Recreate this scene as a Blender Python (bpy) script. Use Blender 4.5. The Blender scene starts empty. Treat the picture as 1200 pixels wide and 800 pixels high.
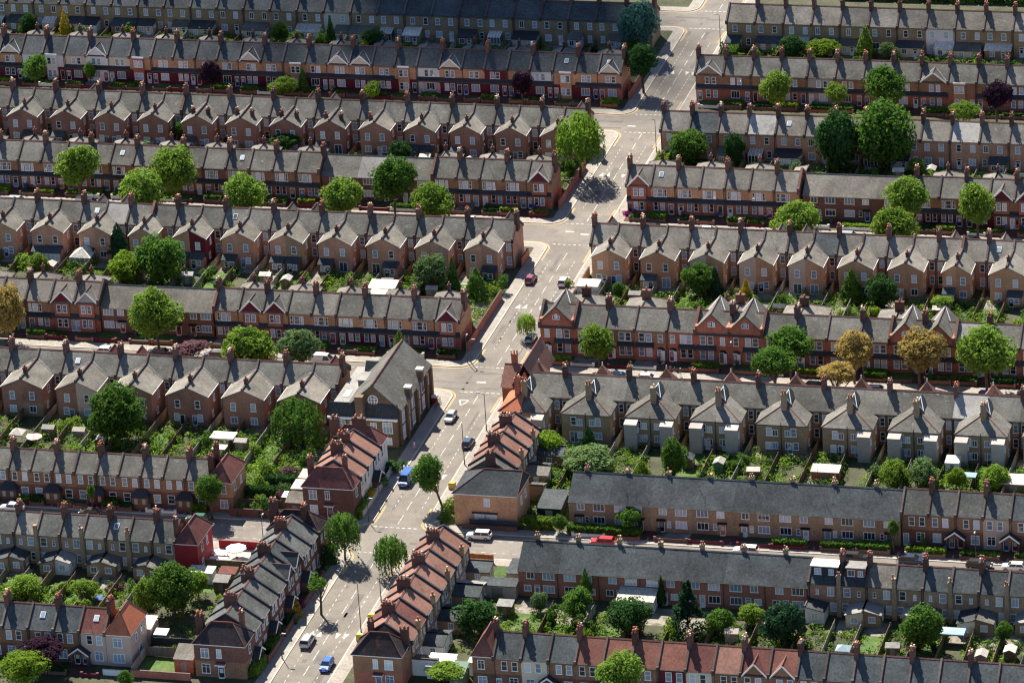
import bpy, math, random
from math import sin, cos, pi, sqrt, hypot, atan2, radians as R, tan
rnd = random.Random(11)
scene = bpy.context.scene
COL = scene.collection
Z0 = .124                       # level of the pavements and gardens; the road lies at 0

# ------------------------------------------------------------------ camera
F_PX, DEP, PSI, ROLL = 5700.0, R(23.5), R(16.0), R(3.7)
DIST = F_PX / 6.05
def _v(a, b, s=1.0): return tuple(x + y * s for x, y in zip(a, b))
fw = (-sin(PSI) * cos(DEP), cos(PSI) * cos(DEP), -sin(DEP))
r0 = (cos(PSI), sin(PSI), 0.0)
u0 = (r0[1] * fw[2] - r0[2] * fw[1], r0[2] * fw[0] - r0[0] * fw[2], r0[0] * fw[1] - r0[1] * fw[0])
rt = tuple(a * cos(ROLL) - b * sin(ROLL) for a, b in zip(r0, u0))
up = tuple(b * cos(ROLL) + a * sin(ROLL) for a, b in zip(r0, u0))
from mathutils import Matrix, Vector
cd = bpy.data.cameras.new('camera'); cam = bpy.data.objects.new('camera', cd); COL.objects.link(cam)
cam.matrix_world = Matrix(((rt[0], up[0], -fw[0], -fw[0] * DIST), (rt[1], up[1], -fw[1], -fw[1] * DIST),
                           (rt[2], up[2], -fw[2], -fw[2] * DIST), (0, 0, 0, 1)))
cd.sensor_width = 36; cd.lens = F_PX / 1200 * 36; cd.clip_start = 1; cd.clip_end = 6000
scene.camera = cam

# ------------------------------------------------------------------ light
SUN_EL, SUN_AZ = R(48), R(-33)
wd = bpy.data.worlds.new('World'); scene.world = wd; wd.use_nodes = True
nt = wd.node_tree; bg = nt.nodes['Background']
sky = nt.nodes.new('ShaderNodeTexSky'); sky.sky_type = 'NISHITA'; sky.sun_disc = False
sky.sun_elevation = SUN_EL; sky.sun_rotation = SUN_AZ % (2 * pi); sky.air_density = .6; sky.dust_density = .2; sky.ozone_density = 1.5
nt.links.new(sky.outputs[0], bg.inputs[0]); bg.inputs[1].default_value = .085
sl = bpy.data.lights.new('sun', 'SUN'); sun = bpy.data.objects.new('sun', sl); COL.objects.link(sun)
sl.energy = 5.0; sl.angle = R(.5); sl.color = (1, .922, .805)
sd = Vector((sin(SUN_AZ) * cos(SUN_EL), cos(SUN_AZ) * cos(SUN_EL), sin(SUN_EL)))
sun.rotation_euler = sd.to_track_quat('Z', 'Y').to_euler(); sun.location = sd * 300
vs = scene.view_settings
vs.view_transform = 'Standard'; vs.look = 'None'; vs.gamma = 1; vs.use_curve_mapping = False; vs.exposure = 1.25; scene.cycles.pixel_filter_type = 'BLACKMAN_HARRIS'; scene.cycles.filter_width = 1.25

# ------------------------------------------------------------------ materials
M = {}
def s2l(c): return tuple(((x / 12.92) if x <= .04045 else ((x + .055) / 1.055) ** 2.4) for x in c)
def mat(key, base, var=.18, obj=.14, rough=.9, big=.25, fine=3.0, fvar=.16, spec=.25, spots=None, streak=0, hue=0):
    """matt surface: base colour with slow and fine world-space mottling and a small change from object to object"""
    m = bpy.data.materials.new(key); m.use_nodes = True; M[key] = m
    t = m.node_tree; N = t.nodes; L = t.links
    b = N['Principled BSDF']; b.inputs['Roughness'].default_value = rough; b.inputs['Specular IOR Level'].default_value = spec
    g = N.new('ShaderNodeNewGeometry'); oi = N.new('ShaderNodeObjectInfo')
    def noise(scale, det, vec=None):
        n = N.new('ShaderNodeTexNoise'); n.inputs['Scale'].default_value = scale; n.inputs['Detail'].default_value = det
        n.inputs['Roughness'].default_value = .65
        L.new(vec or g.outputs['Position'], n.inputs['Vector']); return n.outputs['Fac']
    def rng(src, lo, hi, a=.3, c=.7):
        n = N.new('ShaderNodeMapRange'); n.inputs[1].default_value = a; n.inputs[2].default_value = c
        n.inputs[3].default_value = lo; n.inputs[4].default_value = hi; L.new(src, n.inputs[0]); return n.outputs[0]
    def mul(p, q):
        n = N.new('ShaderNodeMath'); n.operation = 'MULTIPLY'; L.new(p, n.inputs[0]); L.new(q, n.inputs[1]); return n.outputs[0]
    f = mul(rng(noise(big, 4), 1 - var, 1 + var), rng(noise(fine, 2), 1 - fvar, 1 + fvar))
    f = mul(f, rng(oi.outputs['Random'], 1 - obj, 1 + obj, 0, 1))
    if streak:
        mp = N.new('ShaderNodeMapping'); mp.inputs['Scale'].default_value = (2.2, 2.2, .25)
        L.new(g.outputs['Position'], mp.inputs['Vector'])
        f = mul(f, rng(noise(1.0, 3, mp.outputs[0]), 1 - streak, 1 + streak))
    c = N.new('ShaderNodeVectorMath'); c.operation = 'SCALE'; c.inputs[0].default_value = base[:3]; L.new(f, c.inputs['Scale'])
    out = c.outputs[0]
    if hue:
        hs = N.new('ShaderNodeHueSaturation'); L.new(out, hs.inputs['Color'])
        L.new(rng(oi.outputs['Random'], .5 - hue, .5 + hue, 0, 1), hs.inputs['Hue']); out = hs.outputs[0]
    if spots:
        col, sc, lo, amt = spots
        mx = N.new('ShaderNodeMix'); mx.data_type = 'RGBA'; L.new(out, mx.inputs[6]); mx.inputs[7].default_value = (*col, 1)
        L.new(rng(noise(sc, 5), 0, amt, lo, lo + .1), mx.inputs[0]); out = mx.outputs[2]
    L.new(out, b.inputs['Base Color'])
    return m
def brick(key, base, **k):
    """brickwork: dark courses too fine to read singly, plus patches of older and newer brick"""
    m = mat(key, base, var=.2, fvar=.28, fine=4.5, big=.35, **k)
    return m
brick('brick_brown', (.27, .15, .088)); brick('brick_red', (.37, .135, .085)); brick('brick_stock', (.31, .225, .13))
brick('brick_rear', (.47, .255, .165)); brick('brick_orange', (.47, .265, .15)); brick('brick_old', (.17, .09, .065))
brick('brick_hall', (.19, .13, .08)); brick('brick_rose', (.34, .155, .11)); brick('brick_dusk', (.30, .155, .11)); brick('brick_yellow', (.31, .225, .145)); brick('brick_plum', (.17, .085, .065)); brick('brick_chimney', (.125, .064, .05), obj=.3)
for k, c in dict(white=(.74, .73, .70), cream=(.66, .58, .43), maroon=(.13, .018, .026), redpaint=(.30, .025, .035), pinkish=(.55, .40, .38),
                 render=(.52, .40, .32), greyrender=(.36, .33, .305), green=(.10, .16, .12), blue=(.03, .06, .24), black=(.015, .016, .02),
                 yellow=(.72, .55, .04), terracotta=(.30, .11, .065), pinkred=(.33, .06, .08), bluegrey=(.25, .36, .42), dkblue=(.02, .05, .20), teal=(.05, .19, .26)).items():
    mat('paint_' + k, c, var=.08, fvar=.06, obj=.06, rough=.7)
lich = (.36, .345, .29)
mat('slate', (.132, .128, .113), var=.32, obj=.22, fvar=.22, streak=.14, spots=(lich, 1.1, .60, .45), rough=.85, spec=.07)
mat('slate_light', (.172, .160, .138), var=.3, obj=.2, fvar=.2, streak=.16, spots=(lich, .9, .62, .5), rough=.85, spec=.07)
mat('slate_dark', (.062, .071, .075), var=.3, obj=.2, fvar=.22, streak=.25, spots=((.15, .15, .135), .9, .62, .4), rough=.8, spec=.06)
mat('slate_mid', (.10, .104, .098), var=.3, obj=.2, fvar=.22, streak=.2, spots=((.22, .215, .185), 1.0, .6, .45), rough=.85, spec=.06)
mat('slate_band', (.035, .038, .046), var=.2, obj=.25, rough=.7)
mat('tile_red', (.175, .078, .06), var=.22, obj=.12, fvar=.24, streak=.12, spots=((.12, .06, .045), .7, .58, .55), spec=.1)
mat('tile_orange', (.42, .14, .075), var=.15, obj=.1, fvar=.2, spec=.1)
mat('tile_pink', (.235, .125, .095), var=.2, obj=.12, fvar=.2, streak=.12, spots=((.2, .1, .08), .8, .6, .4), spec=.1)
mat('tile_plum', (.145, .06, .052), var=.22, obj=.1, fvar=.22, streak=.12, spec=.1)
mat('tile_black', (.04, .034, .036), var=.3, obj=.15, fvar=.3, spots=((.16, .05, .035), .6, .56, .7), spec=.1)
mat('tile_ridge', (.16, .075, .06), var=.25, obj=.15, fvar=.25)
mat('coping', (.105, .078, .07), var=.3, obj=.3, fvar=.25)
mat('lead', (.40, .43, .47), var=.2, obj=.1, rough=.5, spec=.5)
mat('felt', (.30, .29, .27), var=.25, obj=.25, fvar=.2, spots=((.12, .12, .12), .5, .56, .6))
mat('concrete', (.40, .36, .32), var=.14, obj=.1, fvar=.1)
mat('concrete_pale', (.52, .49, .42), var=.14, obj=.1, fvar=.1)
mat('corrugated', (.56, .53, .45), var=.2, obj=.15, fvar=.15, streak=.3)
mat('white_trim', (.86, .86, .84), var=.05, obj=.04, fvar=.04, rough=.6)
mat('asphalt', (.185, .168, .147), var=.22, obj=0, fvar=.14, big=.12, streak=0, spots=((.155, .138, .122), .22, .53, .75), spec=.1)
mat('asphalt_dark', (.13, .118, .106), var=.2, obj=0, fvar=.15)
mat('pavement', (.27, .245, .212), var=.18, obj=0, fvar=.2, fine=2.2, spots=((.22, .2, .18), .22, .56, .6))
mat('kerb', (.46, .42, .36), var=.15, obj=0, fvar=.15)
mat('marking', (.56, .55, .51), var=.2, obj=0, fvar=.3, spots=((.24, .215, .19), 1.3, .48, .85))
mat('marking_yellow', (.56, .40, .15), var=.14, obj=0, fvar=.2, spots=((.35, .27, .17), .8, .56, .7))
mat('earth', (.055, .06, .03), var=.35, obj=0, fvar=.35, big=.2, spots=((.10, .09, .055), .22, .58, .7))
mat('grass', (.06, .11, .024), var=.3, obj=.2, fvar=.3, big=.5, spots=((.16, .15, .06), .35, .56, .6))
mat('paving', (.20, .18, .15), var=.3, obj=.25, fvar=.25, spots=((.09, .09, .05), .45, .5, .85))
mat('wood', (.16, .115, .07), var=.25, obj=.35, fvar=.25, streak=.25)
mat('wood_grey', (.23, .21, .18), var=.25, obj=.3, fvar=.25, streak=.25)
mat('wood_orange', (.42, .17, .06), var=.2, obj=.1, fvar=.2, streak=.2)
mat('bark', (.09, .068, .05), var=.3, obj=.2, fvar=.3)
mat('metal_dark', (.05, .05, .052), var=.1, obj=.1, rough=.5, spec=.5)
mat('metal_grey', (.28, .29, .29), var=.1, obj=.1, rough=.45, spec=.5)
mat('rubber', (.02, .02, .021), var=.1, obj=.0)
mat('cloth_white', (.82, .80, .77), var=.04, obj=.02, fvar=.04)
mat('skin', (.40, .24, .17), var=.05, obj=.1)

def glossy(key, base, rough=.25, coat=.6, metal=0.0):
    m = mat(key, base, var=.04, obj=0, fvar=.03, rough=rough, spec=.5)
    b = m.node_tree.nodes['Principled BSDF']; b.inputs['Coat Weight'].default_value = coat; b.inputs['Metallic'].default_value = metal
for k, c in dict(silver=(.42, .44, .46), black=(.018, .019, .022), white=(.78, .78, .77), blue=(.012, .10, .42), red=(.42, .025, .035),
                 darkblue=(.02, .035, .07), skyblue=(.16, .36, .46), maroon=(.22, .03, .035), grey=(.12, .125, .13), green=(.02, .10, .07),
                 vanblue=(.025, .10, .34)).items():
    glossy('car_' + k, c, metal=.35 if k in ('silver', 'grey') else 0)
glossy('car_glass', (.02, .028, .033), rough=.05, coat=0); glossy('lamp_glass', (.7, .7, .66), rough=.2)
glossy('tail_red', (.4, .01, .012), rough=.2)

def glass_mat():
    """window panes: each pane darker or paler with the blind or net behind it"""
    m = bpy.data.materials.new('pane_glass'); m.use_nodes = True; M['glass'] = m
    t = m.node_tree; N = t.nodes; L = t.links; b = N['Principled BSDF']
    oi = N.new('ShaderNodeObjectInfo'); cr = N.new('ShaderNodeValToRGB'); L.new(oi.outputs['Random'], cr.inputs[0])
    e = cr.color_ramp.elements; e[0].position = 0; e[0].color = (.02, .03, .035, 1); e[1].position = 1; e[1].color = (.60, .66, .70, 1)
    for p, c in ((.22, (.04, .055, .07)), (.32, (.15, .21, .26)), (.55, (.28, .37, .44)), (.75, (.46, .53, .58))):
        x = e.new(p); x.color = (*c, 1)
    L.new(cr.outputs[0], b.inputs['Base Color']); b.inputs['Roughness'].default_value = .08; b.inputs['Specular IOR Level'].default_value = .6
glass_mat()
def leaf_mat(key, base, trans=.35, var=.3, hue=.012):
    m = bpy.data.materials.new('leaf_' + key); m.use_nodes = True; M['leaf_' + key] = m
    t = m.node_tree; N = t.nodes; L = t.links
    g = N.new('ShaderNodeNewGeometry'); oi = N.new('ShaderNodeObjectInfo')
    n = N.new('ShaderNodeTexNoise'); n.inputs['Scale'].default_value = 1.1; n.inputs['Detail'].default_value = 3
    L.new(g.outputs['Position'], n.inputs['Vector'])
    mr = N.new('ShaderNodeMapRange'); mr.inputs[1].default_value = .3; mr.inputs[2].default_value = .7
    mr.inputs[3].default_value = 1 - var; mr.inputs[4].default_value = 1 + var; L.new(n.outputs['Fac'], mr.inputs[0])
    ml = N.new('ShaderNodeMath'); ml.operation = 'MULTIPLY_ADD'; L.new(oi.outputs['Random'], ml.inputs[0]); ml.inputs[1].default_value = .35; ml.inputs[2].default_value = .82
    m2 = N.new('ShaderNodeMath'); m2.operation = 'MULTIPLY'; L.new(mr.outputs[0], m2.inputs[0]); L.new(ml.outputs[0], m2.inputs[1])
    c = N.new('ShaderNodeVectorMath'); c.operation = 'SCALE'; c.inputs[0].default_value = base; L.new(m2.outputs[0], c.inputs['Scale'])
    hs = N.new('ShaderNodeHueSaturation'); L.new(c.outputs[0], hs.inputs['Color'])
    hm = N.new('ShaderNodeMath'); hm.operation = 'MULTIPLY_ADD'; L.new(g.outputs['Random Per Island'], hm.inputs[0]); hm.inputs[1].default_value = hue * 2; hm.inputs[2].default_value = .5 - hue
    L.new(hm.outputs[0], hs.inputs['Hue'])
    d = N.new('ShaderNodeBsdfDiffuse'); tr = N.new('ShaderNodeBsdfTranslucent'); mx = N.new('ShaderNodeMixShader'); mx.inputs[0].default_value = trans
    L.new(hs.outputs[0], d.inputs[0]); L.new(hs.outputs[0], tr.inputs[0]); L.new(d.outputs[0], mx.inputs[1]); L.new(tr.outputs[0], mx.inputs[2])
    L.new(mx.outputs[0], N['Material Output'].inputs['Surface']); N.remove(N['Principled BSDF'])
leaf_mat('bright', (.18, .285, .045), .5); leaf_mat('mid', (.09, .18, .032), .42); leaf_mat('dark', (.042, .10, .028), .3)
leaf_mat('pine', (.026, .068, .032), .2); leaf_mat('blue', (.07, .16, .125), .3); leaf_mat('willow', (.15, .26, .03), .48)
leaf_mat('grey', (.12, .19, .07), .35); leaf_mat('gold', (.36, .27, .085), .4); leaf_mat('purple', (.035, .018, .03), .2)
leaf_mat('mauve', (.14, .075, .085), .25); leaf_mat('yellow', (.42, .33, .03), .3); leaf_mat('lime', (.19, .30, .035), .45); leaf_mat('magenta', (.35, .03, .22), .3)
# ------------------------------------------------------------------ mesh helpers
class MB:
    """collects faces; mesh() makes them one mesh"""
    def __init__(s): s.v = []; s.f = []; s.m = []
    def poly(s, pts, m=0):
        k = len(s.v); s.v += [tuple(p) for p in pts]; s.f.append(tuple(range(k, k + len(pts)))); s.m.append(m)
    def hexa(s, a, b, m=0):
        """solid between the bottom quad a and the top quad b (both counter-clockwise seen from above)"""
        k = len(s.v); s.v += [tuple(p) for p in a] + [tuple(p) for p in b]; n = len(a)
        s.f.append(tuple(range(k + n - 1, k - 1, -1))); s.f.append(tuple(range(k + n, k + 2 * n))); s.m += [m, m]
        for i in range(n):
            j = (i + 1) % n; s.f.append((k + i, k + j, k + n + j, k + n + i)); s.m.append(m)
    def box(s, x0, y0, z0, x1, y1, z1, m=0):
        q = [(x0, y0), (x1, y0), (x1, y1), (x0, y1)]; s.hexa([(x, y, z0) for x, y in q], [(x, y, z1) for x, y in q], m)
    def xprism(s, prof, x0, x1, m=0, x0b=None, x1b=None):
        """profile of (y, z), counter-clockwise seen from +x, pulled from x0 to x1"""
        k = len(s.v); n = len(prof); s.v += [(x0, y, z) for y, z in prof] + [(x1, y, z) for y, z in prof]
        s.f.append(tuple(range(k + n - 1, k - 1, -1))); s.f.append(tuple(range(k + n, k + 2 * n))); s.m += [m, m]
        for i in range(n):
            j = (i + 1) % n; s.f.append((k + i, k + j, k + n + j, k + n + i)); s.m.append(m)
    def yprism(s, prof, y0, y1, m=0):
        """profile of (x, z) pulled from y0 to y1"""
        k = len(s.v); n = len(prof); s.v += [(x, y0, z) for x, z in prof] + [(x, y1, z) for x, z in prof]
        s.f.append(tuple(range(k, k + n))); s.f.append(tuple(range(k + 2 * n - 1, k + n - 1, -1))); s.m += [m, m]
        for i in range(n):
            j = (i + 1) % n; s.f.append((k + i, k + n + i, k + n + j, k + j)); s.m.append(m)
    def cyl(s, x, y, z0, z1, a, b=None, n=8, m=0):
        b = a if b is None else b
        s.hexa([(x + a * cos(2 * pi * i / n), y + a * sin(2 * pi * i / n), z0) for i in range(n)],
               [(x + b * cos(2 * pi * i / n), y + b * sin(2 * pi * i / n), z1) for i in range(n)], m)
    def tube(s, p, q, a, b, n=6, m=0):
        p, q = Vector(p), Vector(q); d = (q - p).normalized(); e = d.orthogonal().normalized(); g = d.cross(e)
        s.hexa([p + (e * cos(2 * pi * i / n) + g * sin(2 * pi * i / n)) * a for i in range(n)],
               [q + (e * cos(2 * pi * i / n) + g * sin(2 * pi * i / n)) * b for i in range(n)], m)
    def mesh(s, name, mats, smooth=False):
        me = bpy.data.meshes.new(name); me.from_pydata(s.v, [], s.f)
        for k in mats: me.materials.append(M[k])
        me.polygons.foreach_set('material_index', s.m)
        if smooth: me.polygons.foreach_set('use_smooth', [True] * len(s.f))
        me.update(); return me
CACHE = {}
def cached(key, fn):
    if key not in CACHE: CACHE[key] = fn()
    return CACHE[key]
LABELS = {}
def empty(name, loc, rz=0):
    o = bpy.data.objects.new(name, None); COL.objects.link(o); o.location = loc; o.rotation_euler = (0, 0, rz); o.empty_display_size = .3
    return o
def obj(name, me, parent=None, loc=(0, 0, 0), rz=0):
    o = bpy.data.objects.new(name, me); COL.objects.link(o); o.location = loc; o.rotation_euler = (0, 0, rz)
    if parent is not None: o.parent = parent
    return o
def tag(o, label, cat, group=None):
    o['label'] = label; o['category'] = cat; o['kind'] = 'thing'
    if group: o['group'] = group
    LABELS.setdefault(label, []).append(o); return o
def structure(o): o['kind'] = 'structure'; return o
ORD = ('nearest second third fourth fifth sixth seventh eighth ninth tenth eleventh twelfth thirteenth fourteenth fifteenth sixteenth seventeenth '
       'eighteenth nineteenth twentieth twenty-first twenty-second twenty-third twenty-fourth twenty-fifth twenty-sixth twenty-seventh '
       'twenty-eighth twenty-ninth thirtieth thirty-first thirty-second thirty-third').split()
def swap(o, *mats):
    """give this copy its own materials without touching the shared mesh"""
    for sl_, k in zip(o.material_slots, mats):
        if k: sl_.link = 'OBJECT'; sl_.material = M[k]
    return o

# ------------------------------------------------------------------ house parts (local frame: near face at y = 0 looking to -y, x along the row)
def window_mesh(w, h, kind='sash', frame='white_trim'):
    def make():
        b = MB(); f = .1 if w > .6 else .075
        b.box(-w / 2 - f, -.07, 0, -w / 2, .02, h, 0); b.box(w / 2, -.07, 0, w / 2 + f, .02, h, 0)
        b.box(-w / 2 - f, -.07, h, w / 2 + f, .02, h + f, 0)
        b.box(-w / 2 - f - .06, -.15, -.13, w / 2 + f + .06, .02, 0, 0)
        b.box(-w / 2, -.025, 0, w / 2, .02, h, 1)
        if kind == 'sash': b.box(-w / 2, -.05, h * .48, w / 2, -.025, h * .48 + .06, 0)
        else:
            n = max(2, round(w / .6))
            for i in range(1, n): x = -w / 2 + w * i / n; b.box(x - .035, -.05, 0, x + .035, -.025, h, 0)
            if kind == 'top': b.box(-w / 2, -.045, h * .68, w / 2, -.026, h * .68 + .05, 0)
        return b.mesh('window', [frame, 'glass'])
    return cached(('win', w, h, kind, frame), make)
def window(parent, x, z, w=.9, h=1.45, kind='sash', y=0, rz=0, frame='white_trim'):
    return obj('window', window_mesh(w, h, kind, frame), parent, (x, y, z), rz)
def door_mesh(w, h, glazed):
    b = MB(); b.box(-w / 2 - .08, -.06, 0, -w / 2, .02, h, 1); b.box(w / 2, -.06, 0, w / 2 + .08, .02, h, 1); b.box(-w / 2 - .08, -.06, h, w / 2 + .08, .02, h + .08, 1)
    b.box(-w / 2, -.03, 0, w / 2, .02, h - .35, 0); b.box(-w / 2, -.025, h - .35, w / 2, .02, h, 2)
    if glazed: b.box(-w / 2 + .15, -.04, .9, w / 2 - .15, -.03, h - .5, 2)
    b.box(-w / 2, -.3, -.02, w / 2, .02, .1, 1)
    return b.mesh('door', ['paint_black', 'white_trim', 'glass'])
def door(parent, x, col='paint_black', w=.85, h=2.2, z=0.0, y=0, rz=0, glazed=True):
    o = obj('door', cached(('door', w, h, glazed), lambda: door_mesh(w, h, glazed)), parent, (x, y, z + .02), rz); return swap(o, col)
def pot_mesh(c):
    b = MB(); b.cyl(0, 0, 0, .5, .15, .12, 7); b.cyl(0, 0, .5, .58, .15, .15, 7); return b.mesh('pot', [c])
def stack_mesh(sx, sy, h, m, pots=False):
    b = MB()
    if pots:
        for j in (-.28, .28): b.cyl(0, j * sy, h, h + .5, .14, .11, 7, 1)
    b.box(-sx / 2, -sy / 2, -2.2, sx / 2, sy / 2, h - .32); b.box(-sx / 2 - .09, -sy / 2 - .09, h - .32, sx / 2 + .09, sy / 2 + .09, h - .14)
    b.box(-sx / 2 - .03, -sy / 2 - .03, h - .14, sx / 2 + .03, sy / 2 + .03, h); return b.mesh('chimney', [m, 'paint_terracotta'])
def chimney(parent, x, y, z, h=1.9, sx=.8, sy=1.9, m='brick_chimney', pots=3, cols=2, name='chimney', depth=0):
    o = obj(name, cached(('stk', sx, sy, h, m, depth), lambda: stack_mesh(sx, sy, h, m, depth == 2)), parent, (x, y, z))
    if depth < 2:
        for i in range(cols):
            for j in range(pots):
                px = (i - (cols - 1) / 2) * sx * .5; py = (j - (pots - 1) / 2) * sy / max(pots, 1) * .92
                c = rnd.choice(['paint_terracotta', 'paint_terracotta', 'tile_orange', 'tile_pink', 'paint_cream'])
                if rnd.random() < .9: p = obj('pot', cached(('pot', c), lambda: pot_mesh(c)), o, (px, py, h)); p.scale = (1, 1, rnd.choice((.8, 1, 1.25)))
    return o
def slab(b, p, q, x0, x1, th, m=0):
    """sloping sheet between the upper edges p, q = (y, z)"""
    b.xprism([(p[0], p[1] - th), (q[0], q[1] - th), q, p] if q[0] > p[0] else [(q[0], q[1] - th), (p[0], p[1] - th), p, q], x0, x1, m)
def body_mesh(w, dep, ez, rz, up, lo, split):
    b = MB(); b.box(0, 0, -.12, w, dep, split, 1)
    b.xprism([(0, split), (dep, split), (dep, ez), (dep / 2, rz - .1), (0, ez)], 0, w, 0); return b.mesh('walls', [up, lo])
def roof_mesh(w, dep, ez, rz, ov, m, xl=0, xr=0):
    b = MB(); t = (rz - ez) / (dep / 2); hy = dep / 2
    slab(b, (-ov, ez - ov * t + .1), (hy, rz + .1), -xl, w + xr, .16); slab(b, (dep + ov, ez - ov * t + .1), (hy, rz + .1), -xl, w + xr, .16)
    b.box(-xl, -ov - .09, ez - ov * t - .06, w + xr, -ov, ez - ov * t + .05, 1)   # gutter
    return b.mesh('roof', [m, 'metal_dark'])
def ridge_mesh(w, dep, rz):
    b = MB(); b.xprism([(dep / 2 - .2, rz + .04), (dep / 2 + .2, rz + .04), (dep / 2, rz + .22)], 0, w); return b.mesh('ridge_tiles', ['tile_ridge'])
def parapet_mesh(dep, ez, rz, ov, hgt, th, m):
    b = MB(); t = (rz - ez) / (dep / 2); y0 = -ov + .02; y1 = dep + ov - .02
    e = ez + y0 * t + .1
    b.xprism([(y0, e - .35), (dep / 2, rz - .2), (dep / 2, rz + hgt + .1), (y0, e + hgt)], -th / 2, th / 2)
    b.xprism([(dep / 2, rz - .2), (y1, e - .35), (y1, e + hgt), (dep / 2, rz + hgt + .1)], -th / 2, th / 2)
    b.box(-th / 2 - .03, y0 - .22, e - .5, th / 2 + .03, y0 + .25, e + hgt + .1); return b.mesh('party_parapet', [m])
def parapet(root, x, S, hgt=.3, th=.34, m='coping'):
    k = ('par', S['dep'], S['ez'], S['rz'], S['ov'], hgt, th, m)
    return obj('party_parapet', cached(k, lambda: parapet_mesh(S['dep'], S['ez'], S['rz'], S['ov'], hgt, th, m)), root, (x, 0, 0))
def hip_roof_mesh(x0, y0, x1, y1, ez, rz, m, ov=.25, ridge='x', inset0=None, inset1=None):
    """closed hipped roof over a rectangle; inset0 / inset1 shorten the ridge at each end (0 leaves a gable)"""
    b = MB(); X0, X1, Y0, Y1 = x0 - ov, x1 + ov, y0 - ov, y1 + ov
    if ridge == 'x':
        half = (y1 - y0) / 2; i0 = half if inset0 is None else inset0; i1 = half if inset1 is None else inset1; yc = (y0 + y1) / 2
        A, B = (x0 + i0 - (ov if i0 == 0 else 0), yc, rz), (x1 - i1 + (ov if i1 == 0 else 0), yc, rz)
        c = [(X0, Y0, ez), (X1, Y0, ez), (X1, Y1, ez), (X0, Y1, ez)]
        b.poly([c[0], c[1], B, A]); b.poly([c[2], c[3], A, B]); b.poly([c[3], c[0], A]); b.poly([c[1], c[2], B])
    else:
        half = (x1 - x0) / 2; i0 = half if inset0 is None else inset0; i1 = half if inset1 is None else inset1; xc = (x0 + x1) / 2
        A, B = (xc, y0 + i0 - (ov if i0 == 0 else 0), rz), (xc, y1 - i1 + (ov if i1 == 0 else 0), rz)
        c = [(X0, Y0, ez), (X1, Y0, ez), (X1, Y1, ez), (X0, Y1, ez)]
        b.poly([c[3], c[0], A, B]); b.poly([c[1], c[2], B, A]); b.poly([c[0], c[1], A]); b.poly([c[2], c[3], B])
    b.box(X0, Y0, ez - .14, X1, Y1, ez - .005, 1)
    for p, q in ((A, B),) : b.tube(p, q, .13, .13, 5, 2)
    if ridge == 'x':
        for p in (c[0], c[3]): b.tube(p, A, .1, .1, 5, 2)
        for p in (c[1], c[2]): b.tube(p, B, .1, .1, 5, 2)
    else:
        for p in (c[0], c[1]): b.tube(p, A, .1, .1, 5, 2)
        for p in (c[2], c[3]): b.tube(p, B, .1, .1, 5, 2)
    return b.mesh('roof', [m, 'white_trim', 'tile_ridge'])
def gable_front(root, xc, gw, S, face, roofm, trim='white_trim', proj=.12, rise=None, window_kind=None, base=None, y=0, full=None):
    """a gable standing on the near wall: its face, its own small roof running back into the main slope"""
    ez = S['ez'] if base is None else base; t = (S['rz'] - S['ez']) / (S['dep'] / 2); h = gw / 2 * 1.02 if rise is None else rise
    back = full or (ez + h - S['ez']) / t + .35
    def mk():
        b = MB(); b.yprism([(-gw / 2, ez - .12), (gw / 2, ez - .12), (0, ez + h)], -proj, full or .6, 0)
        g = gw / 2 + .3; k = h / (gw / 2); e = ez + h + .08 - g * k
        for s in (-1, 1):
            q = [(s * g, e - .13), (s * g, e), (0, ez + h + .1), (0, ez + h - .03)]
            b.yprism(q if s > 0 else q[::-1], -proj - .25, back, 1)
            q = [(s * g, e - .3), (s * g, e + .03), (0, ez + h + .13), (0, ez + h - .2)]
            b.yprism(q if s > 0 else q[::-1], -proj - .32, -proj - .25, 2)
            q = [(s * .1, e + .0), (s * g, e + .02), (s * g - s * .12, e + .12)]
            # lead valley where the small roof meets the main slope
            b.tube((s * g, max(-.2, (e - S['ez']) / t + .05), e + .13), (0, back - .25, ez + h + .1), .07, .07, 4, 3)
        b.tube((0, -proj - .3, ez + h + .12), (0, back - .2, ez + h + .12), .1, .1, 5, 4)
        return b.mesh('gable', [face, roofm, trim, 'lead', 'tile_ridge'])
    o = obj('gable', cached(('gab', gw, S['ez'], S['rz'], S['dep'], face, roofm, trim, proj, h, ez, full), mk), root, (xc, y, 0))
    return o
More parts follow.
